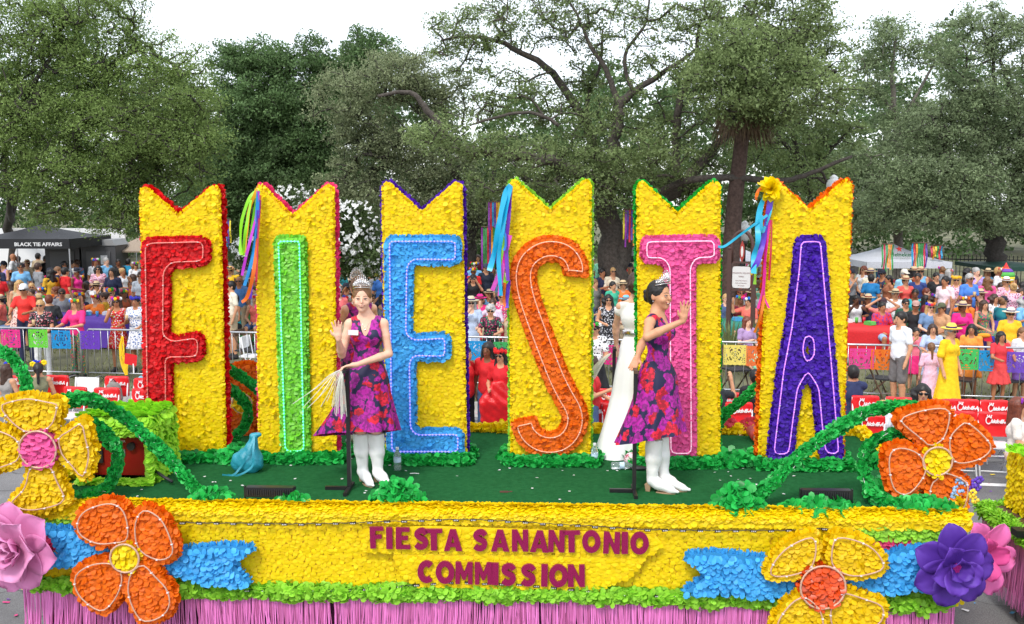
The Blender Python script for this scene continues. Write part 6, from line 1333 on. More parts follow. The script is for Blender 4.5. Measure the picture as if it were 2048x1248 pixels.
J = HJ(ell=(-.33, .0, 1.30), wrl=(-.25, -.26, 1.43), hdl=((.0, -.12, 1), (-.75, -.65, .1), 1, .1, 1.2), elr=(.18, .19, 1.17), wrr=(.05, .185, 1.08), hdr=((-.5, .1, -.5), (-1, 0, 0), 1, .7, .1), anl=(-.05, .02, .10), anr=(.05, -.05, .10), tol=(-.05, -.2, 0), tor=(.05, -.25, 0), shl=(-.158, .03, 1.39))
h2 = hero('waving woman in profile wearing a rose print dress, tiara and white boots', b2_, R(66), J, 't', ('bun', 'k'), ROSE, head_rot=R(-24), scale=1.035)
u, v = deckuv(1268, 903); b3 = fl(u, v); GOWN = mat('white_gown', (.86, .86, .86), .6, bump=.08, bscale=40)
J = HJ(ell=(.17, .02, 1.15), elr=(.21, -.07, 1.19), wrr=(.22, -.14, .99), hdr=((.0, -.3, -1), (-1, 0, 0), 1, .5, .2), wrl=(-.2, -.1, .9))
J['ell'] = (-.21, .02, 1.15)
h3 = hero('woman in a long white gown with cap sleeves at the rear of the deck', b3, R(160), J, 'a', ('bun', 'b'), GOWN, hres=.012, gown=True, boots=False, hemf=.02, hemb=.02, scale=1.02, crown=False, tail=(.15, R(40)))
MB().lathe([(.131, 1.13), (.134, 1.14), (.134, 1.16), (.131, 1.17)], 20).build('belt', SILVER, h3, True, loc=(0, 0, 0), sc=(1, .78, 1))
fr = MB()
for i in range(26):
    y = random.uniform(-.06, .06); s = random.uniform(.8, 1.2); fr.tube(bez([(0, 0, 0), (-.09*s, y, -.08), (-.19*s, y*1.5, -.2-random.uniform(0, .04)), (-.27*s, y*2, -.34*s)], 4), .006, 3)
o = inst('white_streamers', fr.mesh('streamers'), mat('white_iridescent', (0, 0, 0)), None, fl(onv(1222, 706, v-.1)[0], v-.1, onv(1222, 706, v-.1)[1])); o['label'] = 'thick bunch of white streamers held by the woman in the white gown'; o['category'] = 'streamers'
u, v = deckuv(722, 890); b4 = fl(u, v)
J = HJ(ell=(-.21, -.08, 1.15), wrl=(-.15, -.25, 1.1), elr=(.22, -.05, 1.16), wrr=(.22, -.2, 1.0))
h4 = hero('woman in a rose print dress seen from behind with a coiled bun and tiara', b4, R(205), J, 'a', ('bun', 'l'), ROSE, hres=.012, scale=.985)

# ================================================================ barricades, paper banners, chairs, tables and the crowd
def barricade_proto():
    e = thing('crowd_barricade', '', 'barricade', (0, 0, 0), FANG, 'steel crowd barricades along the kerb'); L = 2.25
    MB().tube([(.04, 0, .12), (.04, 0, 1.0), (.10, 0, 1.08), (L-.10, 0, 1.08), (L-.04, 0, 1.0), (L-.04, 0, .12)], .019, 8).tube([(.04, 0, .2), (L-.04, 0, .2)], .015, 6).build('frame', STEEL, e, True)
    me = MB().tube([(0, 0, .2), (0, 0, 1.08)], .0075, 6).mesh('bar', STEEL, True)
    for i in range(13): link('bar', me, e, (.04+(L-.08)*(i+1)/14, 0, 0))
    ft = MB().tube([(0, -.28, .012), (0, -.1, .12), (0, .1, .12), (0, .28, .012)], .014, 6).mesh('foot', STEEL, True)
    for x in (.25, L-.25): link('foot', ft, e, (x, 0, 0))
    return e
def copy_tree(o, parent=None):
    c = o.copy(); COL.objects.link(c); c.parent = parent
    for ch in list(o.children): copy_tree(ch, c)
    return c
b0 = barricade_proto(); t0 = (onz(172, 745, .2)-FA).dot(FD)
labs = ['steel barricade at the far left with green and blue paper banners', 'steel barricade with the purple paper banner left of the red lettered board', 'steel barricade between the first two boards beside the man in cream', 'steel barricade behind the two front women with tiaras', 'steel barricade with a blue paper banner between the blue and orange lettered boards', 'steel barricade behind the woman in the white gown', 'steel barricade with the pale yellow paper banner', 'steel barricade with the pink paper banner right of the purple lettered board', 'steel barricade behind the woman in yellow and the girls', 'steel barricade at the far right with purple paper banner']
for i, l in enumerate(labs):
    o = b0 if i == 0 else copy_tree(b0); o.location = fence_pt(t0+(i-1)*2.3); o['label'] = l
def papel(px, py, col, lab, w_=.42, h_=.36, seed=0, sc=1):
    # world point on the barricade plane
    d = ray(px, py); p0 = Vector((0, 0, CAM_H)); nrm = FN; tt_ = (FA-FN*.035-p0).dot(nrm)/d.dot(nrm); P = p0+d*tt_
    nx, nz = 26, 20; rs = random.Random(seed); V = []; F = []; w_ *= sc
    for j in range(nz+1):
        for i in range(nx+1): V.append((w_*(i/nx-.5), .006*sin(i*.8+seed), -h_*j/nz-(.012*abs(sin(i*pi/nx*5)) if j == nz else 0)))
    ph = rs.uniform(0, 6)
    for j in range(nz):
        for i in range(nx):
            x = abs(i-nx/2+.5)/(nx/2); y = (j+.5)/nz; r = math.hypot(x, (y-.5)*1.6); brd_ = i in (0, nx-1) or j in (0, 1, nz-1)
            hole = (i % 2 == 1 and j % 2 == 1 and r > .85) or (.25 < r < .75 and sin(r*24+ph) > .15 and sin(math.atan2(y-.5, x+.01)*6+r*6+ph) > -.2) or (r < .18 and (i+j) % 2)
            if brd_ or not hole: a = j*(nx+1)+i; F.append((a, a+1, a+nx+2, a+nx+1))
    o = link('paper_banner', mesh_np('paper_banner', V, F, mat('tissue_%d_%d_%d' % col, s2l(*col), .7, trans=.3)), None, P, (0, 0, FANG)); o['label'] = lab; o['category'] = 'paper banner'; o['group'] = 'cut paper banners on the barricades'
for i, a in enumerate(((20, 659, (236, 50, 140), 'hot pink cut paper banner hanging below the man in red'), (75, 659, (110, 215, 60), 'green cut paper banner on the left barricade'), (121, 661, (25, 150, 215), 'sky blue cut paper banner between the green and purple ones'), (179, 662, (110, 60, 190), 'purple cut paper banner nearest the red lettered board'), (958, 682, (25, 150, 215), 'blue cut paper banner under the grey haired woman'), (1009, 684, (60, 170, 90), 'green cut paper banner beside the orange lettered board'), (1216, 690, (220, 40, 130), 'magenta cut paper banner behind the woman in white'),
    (1471, 690, (245, 225, 110), 'pale yellow cut paper banner with an oval pattern'), (1516, 692, (240, 120, 60), 'orange cut paper banner beside the purple lettered board'), (1724, 697, (238, 70, 150), 'pink cut paper banner right of the purple lettered board'), (1767, 699, (240, 120, 30), 'orange cut paper banner next to the man in the white embroidered shirt'), (1934, 698, (70, 200, 100), 'green cut paper banner beside the woman in yellow'), (1984, 701, (25, 150, 215), 'sky blue cut paper banner below the girls leaning on the rail'), (2040, 704, (120, 80, 200), 'violet cut paper banner at the far right edge'))): papel(a[0], a[1], a[2], a[3], seed=i)
# folding chairs with red slip covers
SCR = mat('cover_print', (.8, .8, .8), .6)
def chair_proto(col, cover=True):
    e = thing('folding_chair', '', 'chair', (0, 0, 0), 0, 'white folding chairs in rows by the kerb')
    for s in (-1, 1):
        MB().tube([(s*.2, .02, .86), (s*.2, -.05, .45), (s*.2, -.28, .0)], .0125, 6).build('leg', WHITE, e, True); MB().tube([(s*.185, -.20, .45), (s*.185, .20, .0)], .0125, 6).build('leg', WHITE, e, True)
    MB().prism(roundpoly([(-.2, -.30), (.2, -.30), (.19, .1), (-.19, .1)], .06), .44, .465, ax='xy').build('seat', WHITE, e); MB().tube([(-.2, -.2, .1), (.2, -.2, .1)], .01, 6).build('stretcher', WHITE, e, True)
    if cover:
        S = SDF((-.27, -.06, .5), (.27, .12, .92), .012)
        X_, Y_, Z_ = np.meshgrid(*S.g, indexing='ij', sparse=True); q1 = np.abs(X_)-.185; q2 = np.abs(Y_-.03)-.018; q3 = np.abs(Z_-.71)-.145; S.f = (np.sqrt(np.maximum(q1, 0)**2+np.maximum(q2, 0)**2+np.maximum(q3, 0)**2)+np.minimum(np.maximum(q1, np.maximum(q2, q3)), 0)-.025)*np.ones(S.f.shape)
        S.noise(.0035, 26, 3); c = inst('back_cover', S.mesh('back_cover'), col, e)
    else: MB().prism(roundpoly([(-.2, .62), (.2, .62), (.2, .86), (-.2, .86)], .05), .015, .04).build('backrest', WHITE, e)
    return e
RC = mat('red_slip_cover', s2l(222, 24, 30), .4, bump=.3, bscale=12, var=.08)
ch0 = chair_proto(RC)
# the script wordmark on the cover (seen from behind: the chairs face the street, so print is on the side the camera sees)
def logo(parent):
    g = MB(); y = -.036
    g.tube([(-.075+.034*cos(a), y, .775+.05*sin(a)) for a in [R(t) for t in range(45, 321, 25)]], .008, 5)
    for k in range(3): g.tube([(-.085+.02*k, y, .825), (-.095+.03*k, y, .85)], .008, 5)
    g.ell((-.045, y, .815), (.012, .006, .016), 6, 4); g.build('print', SCR, parent)
    text('hick-fil-A', .072, SCR, parent, (.065, y-.008, .765), bold=.0035, shear=.35, sx=.88, name='print', ext=.003)
logo(ch0)
CHL = [(112, 751, 'red covered chair behind the girl with the big paper flowers, left area'), (40, 752, 'red covered chair at the far left edge between two girls with flowers'), (232, 753, 'red covered chair carrying the grey backpack'), (290, 757, 'red covered chair in the rear row hidden by the red lettered board'), (148, 774, 'front row red covered chair left of the green box'), (212, 776, 'front row red covered chair just above the green box'), (285, 778, 'front row red covered chair touching the red lettered board'),
    (1217, 778, 'red covered chair behind the streamers of the woman in white'), (1186, 806, 'red covered chair tight against the orange lettered board'), (1232, 808, 'red covered chair left of the white gown'), (1455, 785, 'red covered chair behind the waving arm between pink and purple letters'), (1478, 805, 'red covered chair above the coral rosettes'), (1732, 792, 'red covered chair behind the man in navy'), (1800, 795, 'red covered chair behind the woman in sunglasses'), (1885, 799, 'red covered chair behind the standing orange flower'), (1930, 799, 'rear row red covered chair left of two at the right'), (1990, 801, 'rear row red covered chair below the girls in sandals'), (1740, 830, 'red covered chair left of the boy in the white shirt'), (1920, 823, 'front row red covered chair right of the standing orange flower'), (1988, 825, 'front row red covered chair at the far right, nearest the camera')]
for i, (px, py, l) in enumerate(CHL):
    o = ch0 if i == 0 else copy_tree(ch0); P = onz(px, py, .88+RZ); o.location = (P.x, P.y, RZ); o.rotation_euler.z = FANG+random.uniform(-.16, .16); o.scale = (.95, 1, 1); o['label'] = l
c = chair_proto(None, False); P = onz(173, 755, .86+RZ); c.location = (P.x, P.y, RZ); c.rotation_euler.z = FANG; c['label'] = 'plain white folding chair without a cover in the left rear row'
c2 = copy_tree(c); P = onz(492, 672, .86); c2.location = P*1; c2.location.z = 0; c2['label'] = 'plain white folding chair behind the barricade beside the green table'; c2.rotation_euler.z = R(80)
# grey backpack
P = onz(232, 765, .8+RZ); bp = thing('backpack', 'grey backpack hanging on a red covered chair', 'bag', (P.x, P.y-.1, RZ)); S = SDF((-.25, -.2, .4), (.25, .2, .95), .015); S.cap((0, 0, .56), (0, 0, .72), .14, .12, .04, flat=.6); S.ell((0, -.07, .56), (.1, .04, .08), .02); S.noise(.004, 40, 1); inst('bag', S.mesh('bag'), mat('grey_canvas', (.22, .2, .18), .8, bump=.3), bp); MB().tube([(-.04, 0, .82), (0, 0, .88), (.04, 0, .82)], .01, 5).build('handle', DARK, bp, True)
# tables with cloths
used_t = set()
def table(px, py, col, lab, w_=1.8, d_=.75, round_=False, things=6):
    P = onz(px, py, .76); e = thing('covered_table', lab, 'table', (P.x, P.y, 0), FANG+random.uniform(-.1, .1), 'cloth covered tables in the crowd'); n = 56; V = []; 
    def rp(a): return (w_/2*cos(a), w_/2*sin(a)) if round_ else (max(-w_/2, min(w_/2, w_*.75*cos(a))), max(-d_/2, min(d_/2, d_*.75*sin(a))))
    for j, (z, g) in enumerate(((.77, .02), (.765, 1.0), (.6, 1.03), (.3, 1.06), (.03, 1.1))):
        for i in range(n):
            a = 2*pi*i/n; x, y = rp(a); f = 1+(.045*sin(i*1.9)*(j > 1)*(j/4)); V.append((x*g*f, y*g*f, z))
    F = [(j*n+i, (j+1)*n+i, (j+1)*n+(i+1) % n, j*n+(i+1) % n) for j in range(4) for i in range(n)]+[list(range(n))]
    link('tablecloth', mesh_np('tablecloth', V, F, solid(col, .6), True), e); 
    for s in (-1, 1): MB().box((s*w_*.35, 0, .37), (.04, d_*.6, .74)).build('leg', STEEL, e)
    for i in range(things):
        x, y = rp(random.uniform(0, 2*pi)); x *= random.uniform(.2, .85); y *= random.uniform(.2, .85); q = Matrix.Rotation(e.rotation_euler.z, 3, 'Z') @ Vector((x, y, 0)); c = random.choice(((235, 235, 235), (200, 40, 60), (70, 160, 210), (235, 200, 60), (90, 180, 80), (230, 100, 160))); kind = i % 3
        m = M_('tcup', lambda: MB().lathe([(.03, 0), (.04, .13), (.036, .13), (.026, .01)], 8).mesh('c', None, True)) if kind == 0 else (M_('tbox', lambda: MB().prism(roundpoly([(-.12, 0), (.12, 0), (.1, .09), (-.1, .09)], .02), -.08, .08).mesh('c', None)) if kind == 1 else M_('tbot', lambda: MB().lathe([(.03, 0), (.03, .15), (.012, .2), (.012, .23)], 8).mesh('c', None, True)))
        for _ in range(40):
            if (lab, c, kind) not in used_t: break
            c = random.choice(((235, 235, 235), (200, 40, 60), (70, 160, 210), (235, 200, 60), (90, 180, 80), (230, 100, 160)))
        used_t.add((lab, c, kind))
        o = inst(('cup', 'food_box', 'bottle')[kind], m, solid(c, .4), None, (P.x+q.x, P.y+q.y, .772)); o.rotation_euler.z = random.uniform(0, 3); nmc = {(235, 235, 235): 'white', (200, 40, 60): 'red', (70, 160, 210): 'blue', (235, 200, 60): 'yellow', (90, 180, 80): 'green', (230, 100, 160): 'pink'}[c]
        o['label'] = '%s %s on the %s' % (nmc, ('drinking cup', 'food box', 'bottle')[kind], ' '.join(lab.split()[:10])); o['category'] = ('cup', 'box', 'bottle')[kind]; o['group'] = 'tableware on the crowd tables'
table(118, 628, (80, 45, 150), 'purple cloth covered table behind the women leaning on the left rail', 2.0); table(200, 632, (85, 50, 155), 'second purple covered table behind the woman in the red dress', 1.4); table(100, 574, (220, 218, 215), 'white cloth table further back among the seated guests on the left', 2.4); table(496, 625, (30, 150, 70), 'green cloth covered table between the first two boards', 1.2, things=8)
table(180, 560, (60, 120, 120), 'teal covered table in front of the man in the blue shirt', 1.6); table(1705, 648, (205, 22, 30), 'bright red cloth covered table right of the purple lettered board', 1.9, things=9); table(1960, 640, (72, 40, 140), 'purple covered table beside the woman in magenta', 1.3); table(1860, 580, (225, 90, 150), 'pink covered long table behind the seated guests at the right', 2.6, things=9); table(2010, 600, (215, 215, 215), 'pale table behind the woman in the yellow top', 1.6); table(1450, 640, (40, 130, 110), 'teal covered table behind the yuccas', 1.3); table(1000, 620, (200, 40, 60), 'red covered table behind the grey haired woman', 1.4); table(1750, 560, (190, 40, 50), 'red covered counter near the iron fence', 1.5, things=3); table(1210, 610, (230, 90, 40), 'orange covered table behind the woman in the white gown', 1.2)
# dark folding chairs behind the right barricade
def dark_chair(px, py, lab, rz):
    P = onz(px, py, .45); e = thing('folding_chair', lab, 'chair', (P.x, P.y, 0), rz, 'dark wooden folding chairs behind the barricades')
    for s in (-1, 1): MB().tube([(s*.2, .2, .9), (s*.2, -.22, 0)], .016, 5).build('leg', WOOD, e); MB().tube([(s*.18, -.2, .45), (s*.18, .22, 0)], .016, 5).build('leg', WOOD, e)
    MB().box((0, -.05, .455), (.4, .4, .03)).build('seat', DARK, e); MB().box((0, .17, .82), (.4, .02, .14)).build('backrest', WOOD, e)
for a in ((1752, 755, 'dark folding chair behind the barricade left of the man in white', R(60)), (1470, 738, 'folding chair behind the barricade under the pale yellow banner', R(20)), (1925, 758, 'dark folding chair behind the barricade between the yellow dress and the girls', R(-40)), (2012, 760, 'dark folding chair behind the barricade behind the girl in coral', R(15)), (492, 700, 'dark folding chair beside the green covered table', R(70))): dark_chair(*a)

P = person
Wt, Blk, Nv, Rd, Pk, Hp, Yl, Bl, Lb, Gn, Or, Pu, Kh, Dn, Gy = (228, 228, 230), (30, 30, 34), (34, 42, 74), (212, 24, 34), (236, 150, 180), (232, 40, 120), (250, 200, 30), (45, 110, 190), (140, 190, 225), (50, 140, 80), (240, 120, 50), (110, 60, 160), (185, 165, 135), (70, 95, 135), (110, 108, 105)
fB = ((28, 26, 30), (225, 120, 130), (230, 225, 215)); fW = ((232, 232, 235), (70, 110, 180), (90, 130, 200)); fP = ((232, 190, 205), (220, 80, 130), (120, 60, 120)); fR = ((205, 25, 35), (240, 240, 235), (235, 200, 60)); fG = ((60, 120, 90), (230, 60, 110), (240, 180, 60)); fK = ((25, 25, 30), (240, 240, 240), (200, 200, 210)); fM = ((235, 200, 190), (190, 60, 50), (120, 60, 60))
# --- left of the first board, along the rail
P(47, 566, 'le', 8, 'c', 'short', 'g', 'shirt', (225, 48, 42), 'trousers', Nv, 'man in a bright red polo and white visor leaning on the rail', hat='cap', hatc=Wt, gl=1, h=1.78)
P(80, 600, 'lh', 10, 'b', 'short', 'y', 'shirt', fB, 'trousers', Wt, 'short haired woman in a black floral blouse at the rail', gl=1, h=1.62, extra=('cup',))
P(150, 594, 'le', -18, 'b', 'long', 'l', 'blouse', Hp, 'trousers', fG, 'blond woman in a hot pink blouse and leafy trousers at the rail', hat='flowers', h=1.64)
P(233, 590, 'lf', 5, 'c', 'long', 'b', 'dress', fR, 'skirt', fR, 'long haired woman in a short red dress drinking at the rail', hat='flowers', gl=1, h=1.62)
P(271, 589, 'sth', -6, 'c', 'bun', 'k', 'shirt', fW, 'dress', fW, 'dark haired woman in a white and blue print dress holding a drink', h=1.64, extra=('cup',), hat='flowers', hatc=[(50, 50, 170)])
P(38, 560, 'st', 20, 'b', 'long', 'y', 'tank', Kh, 'skirt', fM, 'woman in a tan strapless top with long blond hair behind the man in red', h=1.72)
P(2, 566, 'se', 10, 'b', 'long', 'b', 'tank', Gn, 'skirt', Gn, 'brunette woman in a green top at the extreme left edge', h=1.7)
P(62, 578, 'sed', 5, 'b', 'short', 'b', 'shirt', (215, 220, 228), 'trousers', Nv, 'short haired woman in a pale tee seated behind the red polo man')
P(85, 572, 'sed', -10, 'c', 'bun', 'k', 'shirt', Wt, 'trousers', Dn, 'seated woman in a white top with orange and blue flowers in her hair', hat='flowers', gl=1)
P(122, 560, 'sed', 5, 'b', 'short', 'b', 'shirt', Lb, 'trousers', Kh, 'smiling man in a pale blue shirt holding a white card', extra=('card',))
P(158, 582, 'sed', 30, 'b', 'wavy', 'b', 'shirt', Nv, 'trousers', Nv, 'woman in navy with a yellow and red flower crown facing right', hat='flowers', hatc=[(250, 200, 20), (240, 110, 20), (30, 120, 220)])
P(222, 575, 'sed', 0, 'a', 'short', 'y', 'shirt', fM, 'skirt', Kh, 'seated guest wearing a tall headdress of green, blue and pink paper flowers', hat='bigflowers', hatc=[(235, 60, 60), (30, 120, 220), (250, 200, 20), (60, 170, 60), (230, 80, 150)], gl=1)
P(196, 531, 'std', 12, 'b', 'wavy', 'k', 'blouse', fP, 'dress', fP, 'standing woman in a pink ruffled blouse and sunglasses', gl=1, h=1.66)
P(212, 515, 'st', 60, 'a', 'short', 'g', 'shirt', (120, 180, 220), 'trousers', Nv, 'grey haired man in a sky blue shirt facing right', h=1.78)
P(153, 521, 'sth', 0, 'c', 'curly', 'b', 'shirt', ((30, 140, 190), (240, 110, 60), (230, 90, 80)), 'trousers', Nv, 'woman in a turquoise tunic with orange patterns reading a card', h=1.62, gl=1, extra=('card',))
P(113, 517, 'st', 0, 'c', 'wavy', 'k', 'shirt', (222, 220, 216), 'trousers', Dn, 'woman with a black bob in a white tee with a round print', h=1.64)
P(26, 507, 'st', 100, 'c', None, 'k', 'shirt', (220, 222, 226), 'trousers', Nv, 'bald man in a white polo looking sideways by the black tent', h=1.8)
P(76, 506, 'st', 170, 'b', 'short', 'k', 'shirt', Kh, 'trousers', Kh, 'man in a khaki shirt with his back turned under the black tent', h=1.76)
P(66, 506, 'st', 120, 'b', 'short', 'b', 'shirt', (30, 130, 190), 'trousers', Blk, 'man in a bright blue shirt bending under the black tent', h=1.7)
P(92, 511, 'st', 60, 'd', 'short', 'k', 'shirt', Blk, 'trousers', Blk, 'man in black standing under the lettering of the black tent', h=1.74)
P(36, 512, 'st', 200, 'd', 'short', 'k', 'shirt', (60, 25, 45), 'trousers', Blk, 'person in dark plum behind the bald man in white', h=1.66)
P(54, 519, 'st', 0, 'b', 'short', 'k', 'shirt', Kh, 'trousers', Blk, 'person in tan wearing a wide straw sombrero under the black tent', hat='straw', h=1.62)
P(143, 521, 'st', 90, 'b', 'short', 'k', 'shirt', (90, 150, 190), 'trousers', Dn, 'person in a faded blue shirt in front of the portable toilet', h=1.68)
P(164, 510, 'st', 20, 'd', 'bun', 'k', 'tank', (110, 70, 50), 'trousers', Blk, 'person in a brown sleeveless top by the portable toilet door', h=1.7)
P(48, 543, 'sed', 10, 'b', 'wavy', 'r', 'shirt', fM, 'skirt', Kh, 'seated woman wearing a pale flower hat in the third row', hat='flowers', hatc=[(240, 220, 220), (235, 150, 160)])
P(84, 546, 'sed', 10, 'b', 'long', 'b', 'shirt', fW, 'skirt', Kh, 'seated woman in a blue patterned top behind the white table')
P(97, 549, 'sed', -70, 'b', 'bun', 'k', 'tank', Blk, 'skirt', Blk, 'seated woman in black with a pink flower turned towards the left', hat='flowers', hatc=[(235, 40, 120)])
P(73, 545, 'sed', 160, 'a', 'long', 'r', 'shirt', fM, 'skirt', Kh, 'seated woman with long auburn hair turned away from the street')
P(20, 546, 'sed', 0, 'b', 'short', 'k', 'shirt', (150, 120, 110), 'trousers', Kh, 'seated person holding a white card over the chest at far left', extra=('card',))
P(185, 543, 'sed', 0, 'c', 'short', 'k', 'shirt', Pk, 'trousers', Kh, 'seated man in a pink shirt and pale cap next to the woman in pink ruffles', hat='cap', hatc=(170, 160, 130))
P(238, 552, 'sed', 10, 'b', 'short', 'k', 'shirt', Yl, 'trousers', Nv, 'seated person in yellow and grey with a black cap', hat='cap', hatc=Blk)
P(281, 543, 'st', 5, 'b', 'short', 'b', 'shirt', (215, 220, 226), 'trousers', Kh, 'man in an open white shirt and sunglasses beside the red lettered board', gl=1, h=1.76)
P(256, 517, 'st', 180, 'd', 'short', 'k', 'shirt', (25, 135, 175), 'trousers', Blk, 'vendor in a turquoise tee with back turned at the souvenir stall', h=1.66)
P(236, 518, 'st', 30, 'd', 'short', 'k', 'shirt', Blk, 'trousers', Blk, 'person in black at the souvenir stall under the tan tent', h=1.66)
P(210, 568, 'sed', 10, 'b', 'long', 'b', 'shirt', Blk, 'skirt', fM, 'woman in black with green mirrored sunglasses seated by the purple table', gl=1)
P(-6, 545, 'st', 30, 'b', 'short', 'k', 'shirt', Rd, 'trousers', Nv, 'person in red cut by the left edge of the frame', h=1.7)
# girls in the street-side chairs, left
def sitpt(px, py, h): return onz(px, py, h+RZ)
def street(px, hy, *a, h=1.70, **k):
    s = h/1.70; q = onz(px, hy, 1.30*s+RZ+(.03 if k.get('hat') else 0)); q.z = RZ; return person(px, hy, *a, h=h, at=q, **k)
street(76, 722, 'sed', 200, 'b', 'tail', 'k', 'tank', (125, 125, 95), 'skirt', Kh, 'seated girl in an olive strappy top with yellow, red and blue flowers', hat='bigflowers', hatc=[(250, 215, 20), (210, 20, 30), (30, 60, 200), (30, 60, 200), (250, 215, 20)], h=1.5)
street(14, 724, 'seh', 150, 'b', 'long', 'b', 'tank', (150, 145, 140), 'skirt', Or, 'seated girl in grey sequins with pink and yellow flowers at the left edge', hat='bigflowers', hatc=[(235, 60, 150), (240, 120, 30), (240, 200, 40), (250, 215, 20), (30, 60, 200)], h=1.5)
street(296, 728, 'sew', 170, 'b', 'short', 'b', 'shirt', (120, 180, 200), 'shorts', Dn, 'child in pale blue raising a red fan beside the red lettered board', h=1.35)
# between first two boards
P(461, 562, 'std', -55, 'b', 'short', 'k', 'shirt', (232, 222, 200), 'shorts', Kh, 'young man in a cream shirt and beige shorts standing behind the barricade', h=1.80)
P(478, 553, 'st', 0, 'c', None, 'g', 'shirt', (80, 130, 190), 'trousers', Kh, 'bald man in a blue shirt and sunglasses behind the young man in cream', gl=1, h=1.72)
P(459, 532, 'stk', 0, 'b', 'short', 'b', 'shirt', Yl, 'trousers', Kh, 'person in yellow with hands on a pink straw hat between the boards', hat='straw', hatc=(230, 190, 110), h=1.66)
P(450, 545, 'st', 40, 'b', 'short', 'b', 'shirt', (150, 175, 215), 'trousers', Kh, 'person in a pale blue shirt next to the edge of the red lettered board', h=1.7)
P(447, 573, 'sed', 20, 'b', 'wavy', 'k', 'shirt', fG, 'skirt', Blk, 'dark haired woman in a green floral top between the boards')
street(449, 788, 'sed', 100, 'b', 'short', 'k', 'shirt', (110, 60, 70), 'trousers', Gy, 'person in dull maroon seated in the street behind the vines')
# behind the front women
P(763, 541, 'st', 20, 'c', 'short', 'k', 'shirt', (45, 100, 175), 'trousers', Nv, 'man in a bright blue shirt right behind the smiling woman', h=1.76)
P(676, 573, 'st', 30, 'a', 'short', 'g', 'shirt', (232, 110, 110), 'trousers', Kh, 'grey haired man in a salmon shirt and sunglasses beside the pink petals', gl=1, h=1.72)
P(790, 590, 'sed', 0, 'b', 'curly', 'b', 'shirt', (228, 120, 130), 'skirt', fM, 'seated woman in coral partly behind the sky blue lettered board')
# between E and S
P(942, 592, 'stf', 5, 'a', 'long', 'g', 'blouse', (185, 200, 225), 'skirt', (185, 200, 225), 'shouting woman in a pale blue dress, sun hat and sunglasses', hat='sun', hatc=(200, 190, 160), gl=1, h=1.66)
P(981, 611, 'le', 0, 'b', 'curly', 'g', 'shirt', ((28, 28, 32), (200, 50, 110), (60, 160, 110)), 'trousers', Blk, 'grey curly haired woman in a black embroidered blouse leaning on the rail', gl=1, h=1.56)
P(972, 526, 'st', 10, 'b', 'short', 'b', 'shirt', (30, 38, 60), 'trousers', Blk, 'man in a navy polo and cap in front of the timber kiosk', hat='cap', hatc=(60, 70, 90), h=1.76)
P(946, 549, 'stu', 0, 'b', 'wavy', 'k', 'shirt', Blk, 'trousers', Blk, 'woman in black holding a phone up over the crowd', h=1.68, extra=('phone',))
P(952, 572, 'sed', 0, 'a', 'short', 'w', 'shirt', Gy, 'trousers', Blk, 'white haired man just above the shouting woman')
P(985, 598, 'sew', 0, 'a', 'short', 'b', 'blouse', (215, 195, 215), 'skirt', Kh, 'seated woman in pale lilac waving a raised palm', gl=1)
P(1004, 585, 'sed', 0, 'b', 'short', 'k', 'shirt', ((220, 60, 120), (240, 240, 240), (60, 120, 180)), 'trousers', Kh, 'seated person in a bright pink print shirt near the orange lettered board', gl=1)
P(960, 588, 'sed', 0, 'b', 'short', 'k', 'shirt', Hp, 'trousers', Kh, 'seated person wearing a fuchsia hat in the middle gap', hat='straw', hatc=(225, 30, 130))
def roadp(px, hy, *a, h=1.70, **k):
    q = onz(px, hy, h+RZ+(.03 if k.get('hat') else 0)); q.z = RZ; return person(px, hy, *a, h=h, at=q, **k)
roadp(1003, 692, 'std', -30, 'b', 'long', 'k', 'shirt', Rd, 'shorts', Dn, 'volunteer in a red tee with a red flower band carrying red bags', hat='flowers', hatc=[(220, 30, 30)], gl=1, h=1.62)
roadp(976, 684, 'st', -25, 'd', 'long', 'k', 'shirt', (205, 26, 34), 'trousers', Dn, 'volunteer with glasses in a red tee and jeans, hand on hip', h=1.68, gl=0)
roadp(932, 693, 'st', 60, 'b', 'short', 'k', 'shirt', (200, 22, 30), 'trousers', Blk, 'volunteer in red bending beside the sky blue lettered board', h=1.62)
q = onz(993, 800, .6); rb = thing('red_bag', 'cluster of red drawstring bags hanging from the hands of a volunteer', 'bag', (onz(1003, 692, 1.5).x-.04, onz(1003, 692, 1.5).y-.33, 0)); S = SDF((-.35, -.15, .2), (.3, .2, 1.1), .018)
for i in range(6): x = -.2+.08*i; S.cap((x*.3, 0, 1.0), (x, .02*sin(i*2), .72-.05*(i % 2)), .03, .09, .03); S.cap((x, 0, .7), (x-.02, 0, .45-.06*(i % 3)), .09, .05, .03)
S.noise(.008, 35, 1); inst('bags', S.mesh('bags'), mat('red_nylon', s2l(205, 18, 26), .35, var=.15, bump=.3), rb)
# between S and T
P(1190, 640, 'lh', -20, 'b', 'bun', 'k', 'shirt', ((235, 235, 235), (30, 30, 34), (235, 235, 235)), 'skirt', Blk, 'woman in a black and white striped blouse with pink flowers in her hair', hat='flowers', gl=1, h=1.64)
P(1217, 589, 'std', 0, 'b', 'wavy', 'k', 'tank', fK, 'dress', fK, 'woman with a black bob in a black and white floral dress and mirrored glasses', gl=1, h=1.66)
P(1233, 586, 'sed', 0, 'a', 'short', 'g', 'shirt', (60, 70, 90), 'trousers', Kh, 'grey blond seated guest above the woman in the floral dress')
P(1252, 590, 'sed', 20, 'a', 'long', 'l', 'shirt', Rd, 'skirt', Kh, 'person in red wearing a pale blue brimmed hat behind the woman in white', hat='straw', hatc=(120, 190, 215))
P(1226, 563, 'st', 30, 'b', 'short', 'k', 'shirt', (60, 175, 140), 'trousers', Dn, 'boy in a mint green tee in front of the black tent', h=1.6)
